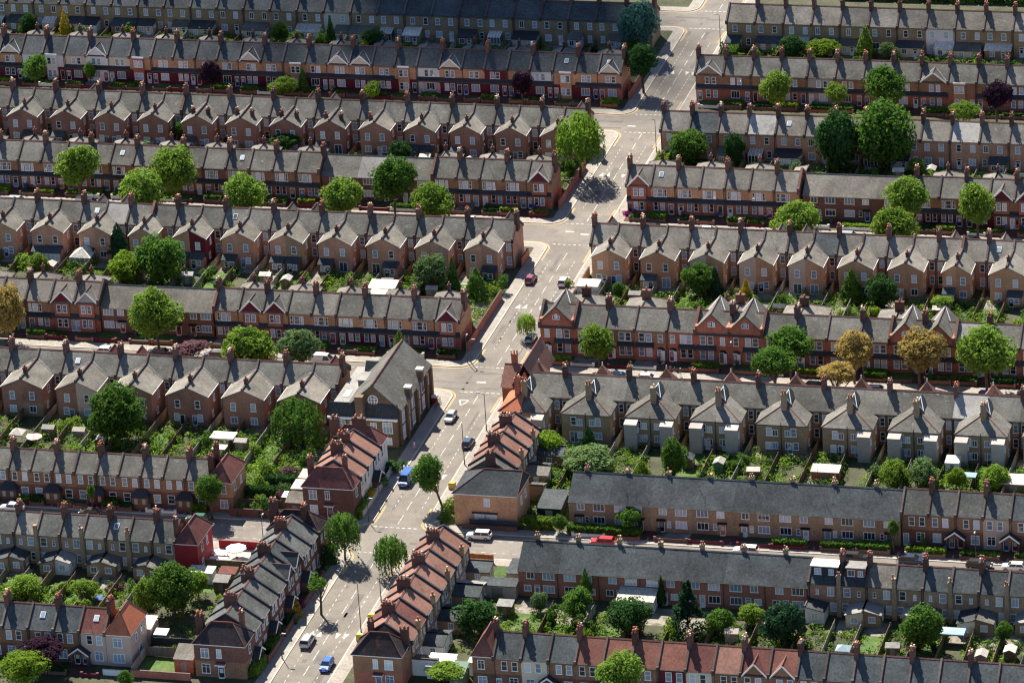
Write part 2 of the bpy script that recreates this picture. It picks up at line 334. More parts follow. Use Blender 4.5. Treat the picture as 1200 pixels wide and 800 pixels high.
def wing(root, P, inward, L, ww, S, wall, roofm, ze=5.9, rise=1.75, lower=None, chim=None, upwin=True, cons=None, y=0, rz=0, upw=.85, hip=False, leanto=None):
    """half of a rear wing shared with the neighbour across the party line P; inward = +1 or -1 along x"""
    t = (S['rz'] - S['ez']) / (S['dep'] / 2); back = max(.5, (ze + rise - S['ez']) / t + .4)
    lo = lower or wall
    def mk():
        b = MB(); xs = (0, inward * ww); a, c = min(xs), max(xs); za = ze + rise - .1 if inward > 0 else ze - .02; zc = ze - .02 if inward > 0 else ze + rise - .1
        if hip: za = zc = ze - .05
        b.box(a, -L, -.12, c, .02, 2.9, 1); b.yprism([(a, 2.9), (c, 2.9), (c, zc), (a, za)], -L, .02, 0); return b.mesh('rear_wing', [wall, lo])
    wg = obj('rear_wing', cached(('wing', L, ww, ze, rise, inward, wall, lo, hip), mk), root, (P, y, 0), rz)
    def mkr():
        b = MB(); g = ww + .22; k = rise / ww; e = ze - .22 * k
        if not hip:
            q = [(0, ze + rise - .06), (inward * g, e - .06), (inward * g, e + .08), (0, ze + rise + .08)]
            b.yprism(q if inward > 0 else q[::-1], -L - .12, back, 0)
            q = [(inward * (g - .02), e - .1), (inward * (g + .07), e - .1), (inward * (g + .07), e + .06), (inward * (g - .02), e + .06)]
            b.yprism(q if inward > 0 else q[::-1], -L - .1, .0, 1)
            b.tube((inward * (g - .05), -.25, ze + .1), (inward * .15, back - .3, ze + rise + .13), .09, .09, 4, 3)
        else:
            h = ww * 1.0; A = (0, -L + h, ze + rise); B = (0, back, ze + rise); o1 = (0, -L - .2, ze); o2 = (inward * g, -L - .2, ze); o3 = (inward * g, .1, ze)
            f = [[o1, o2, A], [o2, o3, (inward * .2, back, ze + rise - .1), A]] if inward > 0 else [[o2, o1, A], [o3, o2, A, (inward * .2, back, ze + rise - .1)]]
            for p in f: b.poly(p, 0)
            b.poly([A, B, (inward * .2, back, ze + rise - .1)], 0)
            b.tube(o2, A, .12, .12, 5, 2); xs = sorted((0, inward * g)); b.box(xs[0], -L - .2, ze - .16, xs[1], .1, ze - .005, 1)
        return b.mesh('roof', [roofm, 'white_trim' if not hip else 'metal_dark', 'tile_ridge', 'lead'])
    obj('roof', cached(('wroof', L, ww, ze, rise, inward, roofm, back, hip), mkr), wg)
    if not hip:
        def mkp():
            b = MB(); z = ze + rise + .05; b.box(-.02 if inward > 0 else -.17, -L - .14, z - .3, .17 if inward > 0 else .02, back, z + .3); return b.mesh('coping', ['coping'])
        obj('coping', cached(('wcop', L, ze, rise, inward, back), mkp), wg)
    x = inward * ww * .5
    if upwin: obj('window', window_mesh(upw, 1.45), wg, (x, -L, 3.55))
    if leanto:
        def mkl():
            b = MB(); d, h1 = 1.7, 3.1; xs = sorted((inward * .1, inward * (ww - .1)))
            b.box(xs[0], -L - d, -.12, xs[1], -L - .01, 2.0, 0)
            b.xprism([(-L - d - .2, 2.05), (-L - .02, 2.75), (-L - .02, 2.9), (-L - d - .2, 2.2)], xs[0], xs[1], 1); return b.mesh('lean_to', [leanto[0], leanto[1]])
        obj('lean_to', cached(('lean', L, ww, inward, leanto), mkl), wg)
        obj('window', window_mesh(.7, 1.0), wg, (x + inward * .5, -L - 1.7, .8)); obj('door', cached(('door', .8, 1.9, True), lambda: door_mesh(.8, 1.9, True)), wg, (x - inward * .6, -L - 1.7, .0))
    else:
        v = rnd.random()
        if v < .45:
            obj('window', window_mesh(.85, 1.3), wg, (x + inward * .35, -L, .9)); swap(obj('door', cached(('door', .8, 2.0, True), lambda: door_mesh(.8, 2.0, True)), wg, (x - inward * .75, -L, .0)), rnd.choice(['paint_white', 'paint_white', 'paint_black', 'paint_dkblue', 'paint_green']))
        elif v < .8: obj('window', window_mesh(1.2, 1.2, 'case'), wg, (x, -L, .9))
        else: obj('window', window_mesh(1.5, 2.0, 'case'), wg, (x, -L, .1))
    # a window on the flank that faces the recess
    obj('window', window_mesh(.7, 1.3), wg, (inward * ww, -L * .45, 3.6), pi / 2 * inward); obj('window', window_mesh(.8, 1.2), wg, (inward * ww, -L * .62, .9), pi / 2 * inward)
    if chim: chimney(wg, *chim, name='chimney', depth=2)
    return wg
# ------------------------------------------------------------------ facades (each adds its parts to one house)
DOORS = ['paint_black', 'paint_maroon', 'paint_dkblue', 'paint_green', 'paint_redpaint', 'paint_white', 'paint_white', 'wood_orange', 'paint_bluegrey']
def pick_door(): return rnd.choice(DOORS)
def box_part(name, key, boxes, mats, root, loc=(0, 0, 0)):
    def mk():
        b = MB()
        for q in boxes: b.box(*q)
        return b.mesh(name, mats)
    return obj(name, cached(('bx', name, key), mk), root, loc)
def canopy(root, x0, x1, S, z=3.0, d=.75, m='slate_band'):
    w = round(x1 - x0, 2)
    def mk():
        b = MB(); b.xprism([(-d, z - .18), (-.0, z + .5), (-.0, z + .72), (-d, z)], 0, w, 0); b.box(0, -d - .06, z - .2, w, -d, z + .02, 1)
        for x in (0, w - .14): b.box(x, -d + .1, z - .5, x + .14, -.0, z - .15, 1)
        return b.mesh('canopy', [m, 'white_trim' if m == 'slate' else 'metal_dark'])
    return obj('canopy', cached(('can', w, z, d, m), mk), root, (x0, 0, 0))
def downpipe(root, x, S):
    def mk():
        b = MB(); b.box(-.06, -.14, 0, .06, -.02, S['ez'] - .1); return b.mesh('downpipe', ['metal_dark'])
    return obj('downpipe', cached(('dp', S['ez']), mk), root, (x, 0, 0))
def gable_porch(root, x, pw=2.6, ph=2.35, wallm='brick_old', roofm='slate_band', d=1.25):
    def mk():
        b = MB(); h = pw / 2 * .75
        for s in (-1, 1): b.box(s * (pw / 2 - .12) - .1, -d, 0, s * (pw / 2 - .12) + .1, -.02, ph, 0)
        for s in (-1, 1):
            q = [(s * (pw / 2 + .2), ph - .25), (s * (pw / 2 + .2), ph - .1), (0, ph + h + .08), (0, ph + h - .07)]
            b.yprism(q if s > 0 else q[::-1], -d - .2, -.01, 1)
            q = [(s * (pw / 2 + .2), ph - .36), (s * (pw / 2 + .2), ph - .08), (0, ph + h + .1), (0, ph + h - .22)]
            b.yprism(q if s > 0 else q[::-1], -d - .28, -d - .2, 2)
        b.yprism([(-pw / 2 + .15, ph - .1), (pw / 2 - .15, ph - .1), (0, ph + h - .2)], -d + .05, -d + .12, 0)
        return b.mesh('porch', [wallm, roofm, 'white_trim'])
    return obj('porch', cached(('gp', pw, ph, wallm, roofm, d), mk), root, (x, 0, 0))
def hip_porch(root, x, wallm, pw=3.4):
    def mk():
        b = MB(); d = 1.4; b.box(-pw / 2 + .15, -d, -.1, pw / 2 - .15, -.01, 2.35, 0)
        o = [(-pw / 2 - .15, -d - .25, 2.3), (pw / 2 + .15, -d - .25, 2.3), (pw / 2 + .15, -.01, 2.3), (-pw / 2 - .15, -.01, 2.3)]
        b.hexa(o, [(-pw / 2 + .8, -.25, 3.45), (pw / 2 - .8, -.25, 3.45), (pw / 2 - .8, -.01, 3.45), (-pw / 2 + .8, -.01, 3.45)], 1)
        for x in (-.75, .75): b.box(x - .3, -d - .04, 1.0, x + .3, -d, 2.1, 2)
        return b.mesh('porch', [wallm, 'slate_band', 'paint_greyrender'])
    return obj('porch', cached(('hp', pw, wallm), mk), root, (x, 0, 0))

def fac_noel(root, w, mir, S, q):
    """three-light window above a slate canopy, two sashes and a door below"""
    u = .02 * w
    if q.get('gable'):
        gable_front(root, w * .52, w * .86, S, q['gable'], q['roof']); gz = 3.75
        box_part('bay', ('noelbay', round(w, 1), q['lo']), [(-.5 * w * .62, -.35, 0, .5 * w * .62, .01, 6.0, 0)], [q['baym']], root, (w * .5, 0, 0))
        for dx in (-.62, .62): window(root, w * .5 + dx, 4.0, .72, 1.5, y=-.35)
        for dx in (-.62, .62): window(root, w * .5 + dx, .95, .72, 1.55, y=-.35)
        canopy(root, 0, round(w, 2), S, z=2.95, d=.5); door(root, w * .1 if mir else w * .9, q['door'], .8)
    else:
        window(root, w * .38, 3.85, .95, 1.55); window(root, w * .38 - 1.08, 3.85, .42, 1.55); window(root, w * .38 + 1.08, 3.85, .42, 1.55)
        canopy(root, 0, round(w, 2), S)
        X = (lambda x: w - x) if mir else (lambda x: x)
        window(root, X(w * .18), .9, .72, 1.6); window(root, X(w * .45), .9, .72, 1.6); door(root, X(w * .8), q['door'], .95)
def fac_b(root, w, mir, S, q):
    X = (lambda x: w - x) if mir else (lambda x: x)
    if q.get('gable'): gable_front(root, w * .5, w * .88, S, q['gable'], q['roof'], rise=2.05)
    if q.get('bay'):
        box_part('bay', ('bbay', round(w, 1), q['bay']), [(-1.25, -.5, 0, 1.25, .01, 6.1, 0), (-1.35, -.6, 5.9, 1.35, -.5, 6.25, 1)], [q['bay'], 'white_trim'], root, (X(w * .42), 0, 0))
        for dx in (-.55, .55): window(root, X(w * .42) + dx, 3.9, .75, 1.4, y=-.5); window(root, X(w * .42) + dx, .9, .75, 1.5, y=-.5)
    else:
        window(root, X(w * .34), 3.95, .75, 1.4); window(root, X(w * .58), 3.95, .75, 1.4)
        if rnd.random() < .6: window(root, X(w * .42), .85, 1.7, 1.5, 'case')
        else: window(root, X(w * .3), .85, .8, 1.5); window(root, X(w * .56), .85, .8, 1.5)
        canopy(root, 0, round(w, 2), S, z=3.05, d=.6)
    door(root, X(w * .86), q['door'], .85)
def fac_red(root, w, mir, S, q):
    """large red brick house: canopy over the ground windows, arched door by the party wall"""
    X = (lambda x: w - x) if mir else (lambda x: x)
    window(root, X(w * .22), 3.9, .95, 1.6); window(root, X(w * .44), 3.9, .95, 1.6); window(root, X(w * .8), 3.9, .8, 1.5)
    c0, c1 = sorted((X(.02 * w), X(.6 * w))); canopy(root, c0, c1, S, z=3.0, d=.6)
    window(root, X(w * .2), .9, .9, 1.7); window(root, X(w * .44), .9, .9, 1.7)
    def mk():
        b = MB(); n = 8
        prof = [(-.85, 0)] + [(-.85 * cos(pi * i / n), 2.0 + .85 * sin(pi * i / n)) for i in range(n + 1)] + [(.85, 0)]
        b.yprism(prof, -.03, .02, 0); b.box(.1, -.08, 0, .75, -.03, 2.1, 1); return b.mesh('door_recess', ['paint_black', 'white_trim'])
    obj('door_recess', cached('fredarch', mk), root, (X(w * .8), 0, 0)); door(root, X(w * .8) - .3, q['door'], .75, y=-.03)
def fac_h(root, w, mir, S, q):
    X = (lambda x: w - x) if mir else (lambda x: x)
    window(root, w * .27, 3.9, .8, 1.5); window(root, w * .73, 3.9, .8, 1.5); window(root, X(w * .32), .9, 1.15, 1.5)
    if q.get('porch'): hip_porch(root, w if not mir else 0, q['porch'])
    else: door(root, X(w * .85), q['door'])
def fac_v(root, w, mir, S, q):
    X = (lambda x: w - x) if mir else (lambda x: x)
    if q.get('gable'): gable_front(root, w * .5, w * .8, S, q['gable'], q['roof'], rise=2.0)
    window(root, X(w * .24), 3.9, .85, 1.55); window(root, X(w * .62), 3.9, .85, 1.55); window(root, X(w * .3), .9, 1.3, 1.55, 'top')
    door(root, X(w * .84), q['door'])
    if q.get('porch'): gable_porch(root, w if not mir else 0, 3.2, 2.4)
def fac_rear_plain(root, w, mir, S, q):
    X = (lambda x: w - x) if mir else (lambda x: x)
    window(root, X(w * .22), 3.9, .85, 1.45, rnd.choice(['sash', 'sash', 'case'])); window(root, X(w * .7), 3.9, .85, 1.45, rnd.choice(['sash', 'sash', 'case']))
    v = rnd.random()
    if v < .35:
        window(root, X(w * .25), .9, 1.3, 1.35, 'case'); door(root, X(w * .7), 'paint_white')
    elif v < .75:
        lw, d = round(w * rnd.choice((.5, .62, .9)), 1), rnd.choice((2.2, 3.0)); m = rnd.choice(['slate_dark', 'slate_band', 'slate', 'corrugated']); wl = rnd.choice([q['up'], q['up'], 'paint_white', 'paint_cream'])
        def mk():
            b = MB(); b.box(0, -d, -.1, lw, -.01, 2.15, 0); b.xprism([(-d - .2, 2.1), (-.01, 3.0), (-.01, 3.14), (-d - .2, 2.24)], -.1, lw + .1, 1); return b.mesh('lean_to', [wl, m])
        x0 = 0.15 if mir else w - lw - .15
        lt = obj('lean_to', cached(('lt', lw, d, m, wl), mk), root, (x0, 0, 0))
        window(lt, lw * .3, .8, .9, 1.05, 'case', y=-d); swap(obj('door', cached(('door', .8, 1.95, True), lambda: door_mesh(.8, 1.95, True)), lt, (lw * .72, -d, 0)), 'paint_white')
        if lw < w * .7: window(root, (w + x0 + lw) / 2 if mir else x0 / 2, .9, .8, 1.4)
    else:
        cons(root, X(w * .35), 0); window(root, X(w * .78), .9, .9, 1.4)
def cons(root, x, y, cw=2.8, d=2.4, roofm='corrugated'):
    """white framed glazed lean-to"""
    def mk():
        b = MB(); b.box(-cw / 2, y - d, 0, cw / 2, y - .02, .6, 0)
        n = 4
        for i in range(n + 1): xx = -cw / 2 + cw * i / n; b.box(xx - .05, y - d - .01, .6, xx + .05, y - d + .06, 2.15, 0)
        b.box(-cw / 2, y - d + .01, .6, cw / 2, y - d + .04, 2.1, 1)
        for s in (-cw / 2, cw / 2 - .04): b.box(s, y - d + .05, .6, s + .04, y - .02, 2.1, 1)
        b.xprism([(y - d - .15, 2.1), (y - .02, 2.75), (y - .02, 2.85), (y - d - .15, 2.2)], -cw / 2 - .1, cw / 2 + .1, 2)
        for i in range(n + 1):
            xx = -cw / 2 + cw * i / n; b.xprism([(y - d - .17, 2.2), (y - .02, 2.85), (y - .02, 2.9), (y - d - .17, 2.25)], xx - .05, xx + .05, 0)
        return b.mesh('conservatory', ['white_trim', 'glass', roofm])
    return obj('conservatory', cached(('cons', cw, d, y, roofm), mk), root, (x, 0, 0))
def fac_rear_wing(root, w, mir, S, q):
    """recess of the rear face: the wing is added by the row"""
    xr = w * .14 if mir else w * .86
    if q['side'] == 'L': xr = (q['ww'] + w) / 2
    elif q['side'] == 'R': xr = (w - q['ww']) / 2
    ws = min(.9, (w - q['ww']) * .5)
    window(root, xr, 3.85, ws, 1.5); window(root, xr, .9, ws, 1.6)
    downpipe(root, xr + (ws / 2 + .25) * (1 if q['side'] == 'L' else -1), S)
def fac_stack_rear(root, w, mir, S, q):
    """small yellow brick rear: stack against the wall, low back kitchen"""
    X = (lambda x: w - x) if mir else (lambda x: x)
    window(root, X(w * .28), 3.75, 1.0, 1.5, rnd.choice(['sash', 'case'])); window(root, X(w * .72), 3.9, .4, .85)
    window(root, X(w * .2), .9, .9, 1.4)
    rise, ww, L = .75, w * .62, rnd.choice((4.2, 4.8, 3.6)); m = rnd.choice(['slate_dark', 'slate_dark', 'slate', 'felt']); wl = rnd.choice([q['up'], q['up'], 'paint_white', 'brick_yellow', 'paint_bluegrey', 'paint_cream'])
    s = -1 if not mir else 1; P = w if not mir else 0
    def mk():
        b = MB(); xs = sorted((0, s * ww)); b.yprism([(xs[0], -.1), (xs[1], -.1), (xs[1], 2.3 if s > 0 else 2.3 + rise), (xs[0], 2.3 + rise if s > 0 else 2.3)], -L, -.01, 0)
        p = [(0, 2.32 + rise), (s * (ww + .2), 2.26), (s * (ww + .2), 2.4), (0, 2.46 + rise)]; b.yprism(p if s > 0 else p[::-1], -L - .2, -.01, 1)
        b.box(-.12, -L - .15, 2.3 + rise, .12, -.02, 2.62 + rise, 2); return b.mesh('back_kitchen', [wl, m, 'coping'])
    k = obj('back_kitchen', cached(('bk', round(w, 2), L, m, wl, s), mk), root, (P, 0, 0))
    window(k, s * ww * .5, .95, 1.0, 1.0, 'case', y=-L); window(k, s * ww, .9, .8, 1.0, 'case', y=-L * .5, rz=pi / 2 * s)

FAC = dict(noel=fac_noel, b=fac_b, red=fac_red, h=fac_h, v=fac_v, plain=fac_rear_plain, rwing=fac_rear_wing, stack=fac_stack_rear, none=lambda *a: None)
S0 = dict(dep=8.2, ez=6.2, rz=8.9, ov=.28)
def house(loc, rz, w, S, style, q, mir, label, group, split=3.05):
    w = round(w, 2)
    root = empty('post_war_house' if style == 'pw' else 'cottage' if 'cottage' in label else 'terraced_house', loc, rz); tag(root, label, 'house', group)
    k = (w, S['dep'], S['ez'], S['rz'])
    obj('walls', cached(('body',) + k + (q['up'], q['lo'], split), lambda: body_mesh(w, S['dep'], S['ez'], S['rz'], q['up'], q['lo'], split)), root)
    rf = obj('roof', cached(('roof',) + k + (S['ov'], q['roof'], q.get('xl', 0), q.get('xr', 0)), lambda: roof_mesh(w, S['dep'], S['ez'], S['rz'], S['ov'], q['roof'], q.get('xl', 0), q.get('xr', 0))), root)
    rt_ = obj('ridge_tiles', cached(('ridge', w, S['dep'], S['rz']), lambda: ridge_mesh(w, S['dep'], S['rz'])), rf)
    if style == 'pw': swap(rt_, 'slate_dark')
    if rnd.random() < .05 and style != 'none':      # a roof window
        t = (S['rz'] - S['ez']) / (S['dep'] / 2); y = S['dep'] * .27
        def mk():
            b = MB(); b.box(-.45, -.6, .02, .45, .6, .1, 0); b.box(-.36, -.5, .1, .36, .5, .12, 1); return b.mesh('roof_window', ['white_trim', 'glass'])
        o = obj('roof_window', cached('rw', mk), rf, (w * rnd.uniform(.35, .65), y, S['ez'] + y * t + .12)); o.rotation_euler = (atan2(t, 1), 0, 0)
    if rnd.random() < .28 and style != 'none':     # television aerial or dish
        def mk():
            b = MB(); b.tube((0, 0, -.3), (0, 0, 1.7), .025, .025, 4); b.tube((-.45, .1, 1.6), (.45, -.1, 1.6), .02, .02, 4)
            for i in range(4): x = -.36 + i * .24; b.tube((x, -.2, 1.6), (x, .2, 1.6), .012, .012, 4)
            return b.mesh('aerial', ['metal_dark'])
        obj('aerial', cached('aer', mk), root, (w * rnd.choice((.06, .94)), S['dep'] / 2 + rnd.uniform(-.5, .5), S['rz'] + 1.5), rnd.uniform(0, 3))
    FAC[style](root, w, mir, S, q)
    if style in ('noel', 'b', 'h', 'v', 'red', 'plain', 'stack') and not q.get('gable'): downpipe(root, w - .16 if not mir else .16, S)
    return root

NAMES = {}
def row(key, side, ynear, xs, style, S=S0, up='brick_brown', lo='brick_red', roof='slate', chims=(), stacks=None, par=None, tall=(), wings=(), wp=None, far=None, ov=None,
        feat='brick terraced house', where='', start=0, garden=None, split=3.05, group=None, noparapet=(), mirs=None, ends=None):
    """a terrace: xs are the party walls from the main road outwards; boundary numbers pick chimneys, wings and raised walls"""
    out = []; n = len(xs) - 1; ov = ov or {}
    for i in range(n):
        x0, x1 = sorted((xs[i], xs[i + 1])); w = round(x1 - x0, 2); left = side == 'L'
        # local x of boundary i and i + 1
        bx = {i: (w if left else 0.0), i + 1: (0.0 if left else w)}
        q = dict(up=up, lo=lo, roof=roof, door=pick_door(), baym='brick_red'); f = feat; q.update(ov.get(i, {})); f = q.get('feat', f)
        pb = i if i in wings else (i + 1 if i + 1 in wings else None)
        inner = None
        if pb is not None: q['side'] = 'L' if bx[pb] == 0 else 'R'; q['ww'] = wp['ww']; mir = q['side'] == 'L'
        else: mir = (i % 2 == 0)
        if mirs is not None: mir = mirs(i)
        if i not in ov and style != 'none':                # a few re-roofed or repainted houses
            v = rnd.random()
            if v < .07: q['roof'] = rnd.choice(['slate_dark', 'slate_light', 'felt'])
            elif v < .13 and style in ('rwing', 'stack', 'plain'): q['wingm'] = rnd.choice(['paint_white', 'paint_cream', 'paint_render', 'brick_stock'])
        st = q.get('style', style)
        nth = ORD[i + start]
        lab = q.get('label') or f"{f}, {nth} from the road, {where}"
        h = house((x0, ynear + q.get('dy', 0), Z0), 0, w, S, st, q, mir, lab, group or f'houses in {where}', split)
        for b in ((i, i + 1) if i == n - 1 else (i,)):
            if b in tall: parapet(h, bx[b], S, .75, .5, 'brick_chimney' if b else 'coping')
            elif b not in noparapet and (par is None or b in par): parapet(h, bx[b], S)
            if b in chims: chimney(h, min(max(bx[b], .0), w), S['dep'] / 2, S['rz'], *(stacks or (1.75, .75, 1.75)))
        if pb is not None and wp and not q.get('nowing'):
            p = dict(wp); p.update(q.get('wp', {})); lt = p.pop('lt', None); ch = p.pop('ch', None)
            k = lt[rnd.randrange(len(lt))] if lt else None
            c = None
            if ch and ((bx[pb] == 0) == (not left)): c = (0, -p['L'] + ch[0], p.get('ze', 5.9) + p.get('rise', 1.75), ch[1], ch[2], ch[2])
            wing(h, bx[pb], 1 if bx[pb] == 0 else -1, p['L'], p['ww'], S, q.get('wingm', p['wall']), q.get('wroof', p['roof']), p.get('ze', 5.9), p.get('rise', 1.75), p.get('lower'), c, leanto=k, hip=p.get('hip', False))
        if far and (i in far['at'] or i + 1 in far['at']):
            b = i if i in far['at'] else i + 1
            far_wing(h, bx[b], 1 if bx[b] == 0 else -1, S, far)
        out.append(h)
    NAMES[key] = out
    return out
def far_wing(root, P, inward, S, p):
    """rear wing on the far side; only its roof and stack rise into view"""
    L, ww, ze, rise = p['L'], p['ww'], p['ze'], p['rise']; d = S['dep']; hip = p.get('hip', True)
    def mk():
        b = MB(); xs = sorted((0, inward * ww)); b.box(xs[0], d - .02, -.1, xs[1], d + L, ze - .05, 0); return b.mesh('rear_wing', [p['wall']])
    wg = obj('rear_wing', cached(('fw', L, ww, ze, inward, d, p['wall']), mk), root, (P, 0, 0))
    def mkr():
        b = MB(); g = inward * (ww + .2); h = ww * .8 if hip else 0; y0 = d - 2.2
        A, B = (0, y0, ze + rise), (0, d + L - h, ze + rise); o1 = (g, d, ze); o2 = (g, d + L + .2, ze); o3 = (0, d + L + .2, ze)
        b.poly([o1, o2, B, A]); b.poly([o2, o3, B]) if hip else b.poly([o2, (0, d + L + .2, ze), B]); b.tube(A, B, .16, .16, 5, 1); b.tube(B, o2, .1, .1, 4, 1)
        return b.mesh('roof', [p['roof'], 'coping'])
    obj('roof', cached(('fwr', L, ww, ze, rise, inward, d, hip, p['roof']), mkr), wg)
    if p.get('st') and inward > 0: chimney(wg, 0, d + p['st'][0], ze + rise, p['st'][1], p['st'][2], p['st'][3], depth=2)
# ------------------------------------------------------------------ the terraces
def steps(x0, w, n): return [round(x0 + w * k, 2) for k in range(n + 1)]
def evens(n, a=0): return set(range(a, n + 1, 2))
MAR, BRN, RED = 'paint_maroon', 'brick_brown', 'brick_red'

# first terraces from the top: plain backs of yellow-brown brick
S1 = dict(dep=8.4, ez=6.2, rz=8.9, ov=.28)
row('A', 'L', 162.4, steps(-9.6, -6.37, 25), 'plain', S1, 'brick_stock', 'brick_stock', 'slate_dark', chims=set(range(0, 25)), feat='yellow-brown brick house with small sash windows',
    where='first left-hand terrace', ov={0: dict(feat='yellow-brown brick end house behind the blue-green conifer'), 11: dict(up='paint_cream', lo='paint_cream', feat='cream painted house with dark windows')})
row('A2', 'R', 164.2, steps(7.2, 6.42, 19), 'plain', S1, 'brick_stock', 'brick_stock', 'slate_light', chims=set(range(1, 20)), feat='yellow-brown brick house with pale slate roof',
    where='first right-hand terrace', ov={0: dict(feat='corner house with pale slate roof and glazed lean-to'), 7: dict(up='paint_white', lo='paint_white', feat='white painted house with pale slate roof')})
# second: fronts over maroon ground floors / red brick
gb = lambda f='brown brick house with cream gable', **k: dict(gable='paint_cream', feat=f, **k)
ovB = {0: gb('end house with cream gable and red ground floor', lo=RED), 1: dict(lo=MAR), 2: dict(up='brick_orange', bay='brick_orange', feat='orange brick house with white-topped two-storey bay'),
       3: dict(up='paint_white', lo=MAR, feat='house white above and maroon below'), 4: dict(lo=MAR), 5: dict(up=MAR, lo=MAR, feat='house painted maroon all over'), 6: dict(), 7: gb(),
       8: dict(up='paint_white', lo='paint_pinkish', feat='house white above and pale pink below'), 9: dict(bay='brick_orange', feat='house with orange brick two-storey bay'), 10: dict(lo=MAR), 11: gb(), 12: gb(),
       13: dict(lo=MAR), 14: dict(bay='brick_orange', lo=MAR, feat='house with orange brick two-storey bay'), 15: dict(lo=MAR), 16: gb(lo=MAR), 18: dict(up='brick_orange', feat='house with orange brick upper floor'),
       19: dict(lo=MAR), 20: dict(lo=MAR), 21: dict(bay='brick_red', lo=MAR, feat='house with red brick bay and white cornice'), 22: dict(up='paint_cream', lo=MAR, feat='house cream above and maroon below'),
       23: dict(up='paint_white', lo='paint_white', gable='paint_white', feat='all white house with white gable'), 24: dict(up='paint_cream', lo=MAR, feat='house cream above and maroon below'),
       25: dict(up='paint_white', lo=MAR, bay='paint_white', feat='house with white painted bay'), 26: dict(up='paint_white', lo=MAR, feat='house white above and maroon below'), 27: gb(lo=MAR)}
fB = dict(at=set(range(1, 32, 2)), L=5.5, ww=3.0, ze=6.0, rise=1.6, wall='brick_old', roof='slate', st=(3.2, 1.1, .6, .6))
row('B', 'L', 129.9, steps(-8.8, -5.13, 29), 'b', S0, 'brick_orange', MAR, 'slate_dark', chims=evens(29), far=fB, ov=ovB, feat='brown brick house with slate canopy', where='second left-hand terrace')
row('B2', 'R', 131.5, steps(7.4, 6.14, 19), 'b', S0, BRN, RED, 'slate', chims=set(range(0, 20)), feat='brown brick house with red ground floor', where='second right-hand terrace',
    ov={0: dict(gable='brick_stock', feat='end house with broad brown gable'), 4: dict(up='paint_greyrender', lo='paint_greyrender', feat='grey rendered house with white cornice'), 8: dict(gable='brick_stock', feat='house with gable behind the round tree'), 9: dict(bay='brick_orange', feat='house with orange brick two-storey bay')})
# third: backs with paired gabled wings
wC = dict(L=5.0, ww=3.25, ze=5.9, rise=1.75, wall='brick_dusk', roof='slate_light', lower='brick_dusk', ch=(2.4, 1.2, .6), lt=[None, None, ('brick_dusk', 'slate_dark')])
row('C', 'L', 97.2, steps(-9.0, -4.98, 28), 'rwing', S0, 'brick_rear', 'brick_rear', 'slate', chims=evens(28), wings=set(range(1, 28, 2)), wp=wC, tall={18},
    feat='brick house with gabled rear wing', where='third left-hand terrace', ov={**{i: dict(wroof='slate', **(dict(wp=dict(ch=None)) if i < 18 else {})) for i in range(9, 28)}, 0: dict(feat='end house with rear wing beside the willow')})
for i in range(9, 18):
    h = NAMES['C'][i]; side = 1 if i % 2 else -1; chimney(h, 4.98 - 3.3 if i % 2 == 0 else 3.3, -1.6, 5.6, 2.3, .75, .75, 'brick_chimney', 2, 2)
row('C2', 'R', 97.6, steps(7.4, 6.16, 13), 'plain', S1, 'brick_rear', 'brick_rear', 'slate_light', chims=set(range(0, 13)), feat='red-brown brick house with plain back', where='third right-hand terrace',
    ov={3: dict(roof='felt', feat='house with pale grey felt roof'), 0: dict(feat='ivy-hung end house with plain back')})
# fourth: fronts with three-light windows
gn = lambda k, f='house with steep gable over red brick bay', **x: dict(gable=k, feat=f, **x)
fD = dict(at={1, 3, 5, 7, 9, 11, 13, 15}, L=5.2, ww=3.1, ze=5.9, rise=1.7, wall='brick_old', roof='slate_light', st=(3.0, 1.2, .6, .6))
row('D', 'L', 66.8, steps(-8.7, -5.06, 5), 'noel', S0, BRN, RED, 'slate', chims={0, 2, 4}, tall={5}, far=fD, feat='brown-over-red brick house with long canopy', where='fourth left-hand terrace',
    ov={0: gn('paint_maroon', 'gabled end house beside the willow'), 1: dict(feat='canopied house next to gabled end house')})
SP = dict(dep=8.6, ez=5.4, rz=8.2, ov=.45)
def fac_pw(root, w, mir, S, q):
    """plain post-war front: wide white casements"""
    X = (lambda x: w - x) if mir else (lambda x: x); e = S['ez']
    window(root, X(w * .26), e - 1.75, 1.9, 1.2, 'case'); window(root, X(w * .7), e - 1.7, 1.2, 1.1, 'case')
    window(root, X(w * .26), .95, 1.9, 1.25, 'case'); 
    if q.get('back'):
        door(root, X(w * .55), 'paint_white'); window(root, X(w * .78), 1.1, 1.1, 1.0, 'case'); downpipe(root, w * .96, S)
    else:
        door(root, X(w * .74), q['door'], .9); box_part('canopy', 'pwc', [(-.85, -.75, 2.35, .85, -.005, 2.5, 0)], ['paint_black'], root, (X(w * .74), 0, 0))
        window(root, X(w * .56), 1.0, .55, 1.1)
FAC['pw'] = fac_pw
row('D', 'L', 67.4, steps(-34.4, -7.95, 3), 'pw', SP, 'brick_plum', 'brick_plum', 'slate', par=(), feat='plain post-war brick house with wide casements', where='fourth left-hand terrace', start=5)
row('D', 'L', 66.8, steps(-58.5, -5.13, 19), 'noel', S0, BRN, RED, 'slate', chims={0} | evens(19), tall={0}, far=fD, feat='brown-over-red brick house with long canopy', where='fourth left-hand terrace', start=8,
    ov={14: gn('brick_red'), 15: gn('brick_red'), 4: dict(up='brick_plum', feat='dark brick house with long canopy')})
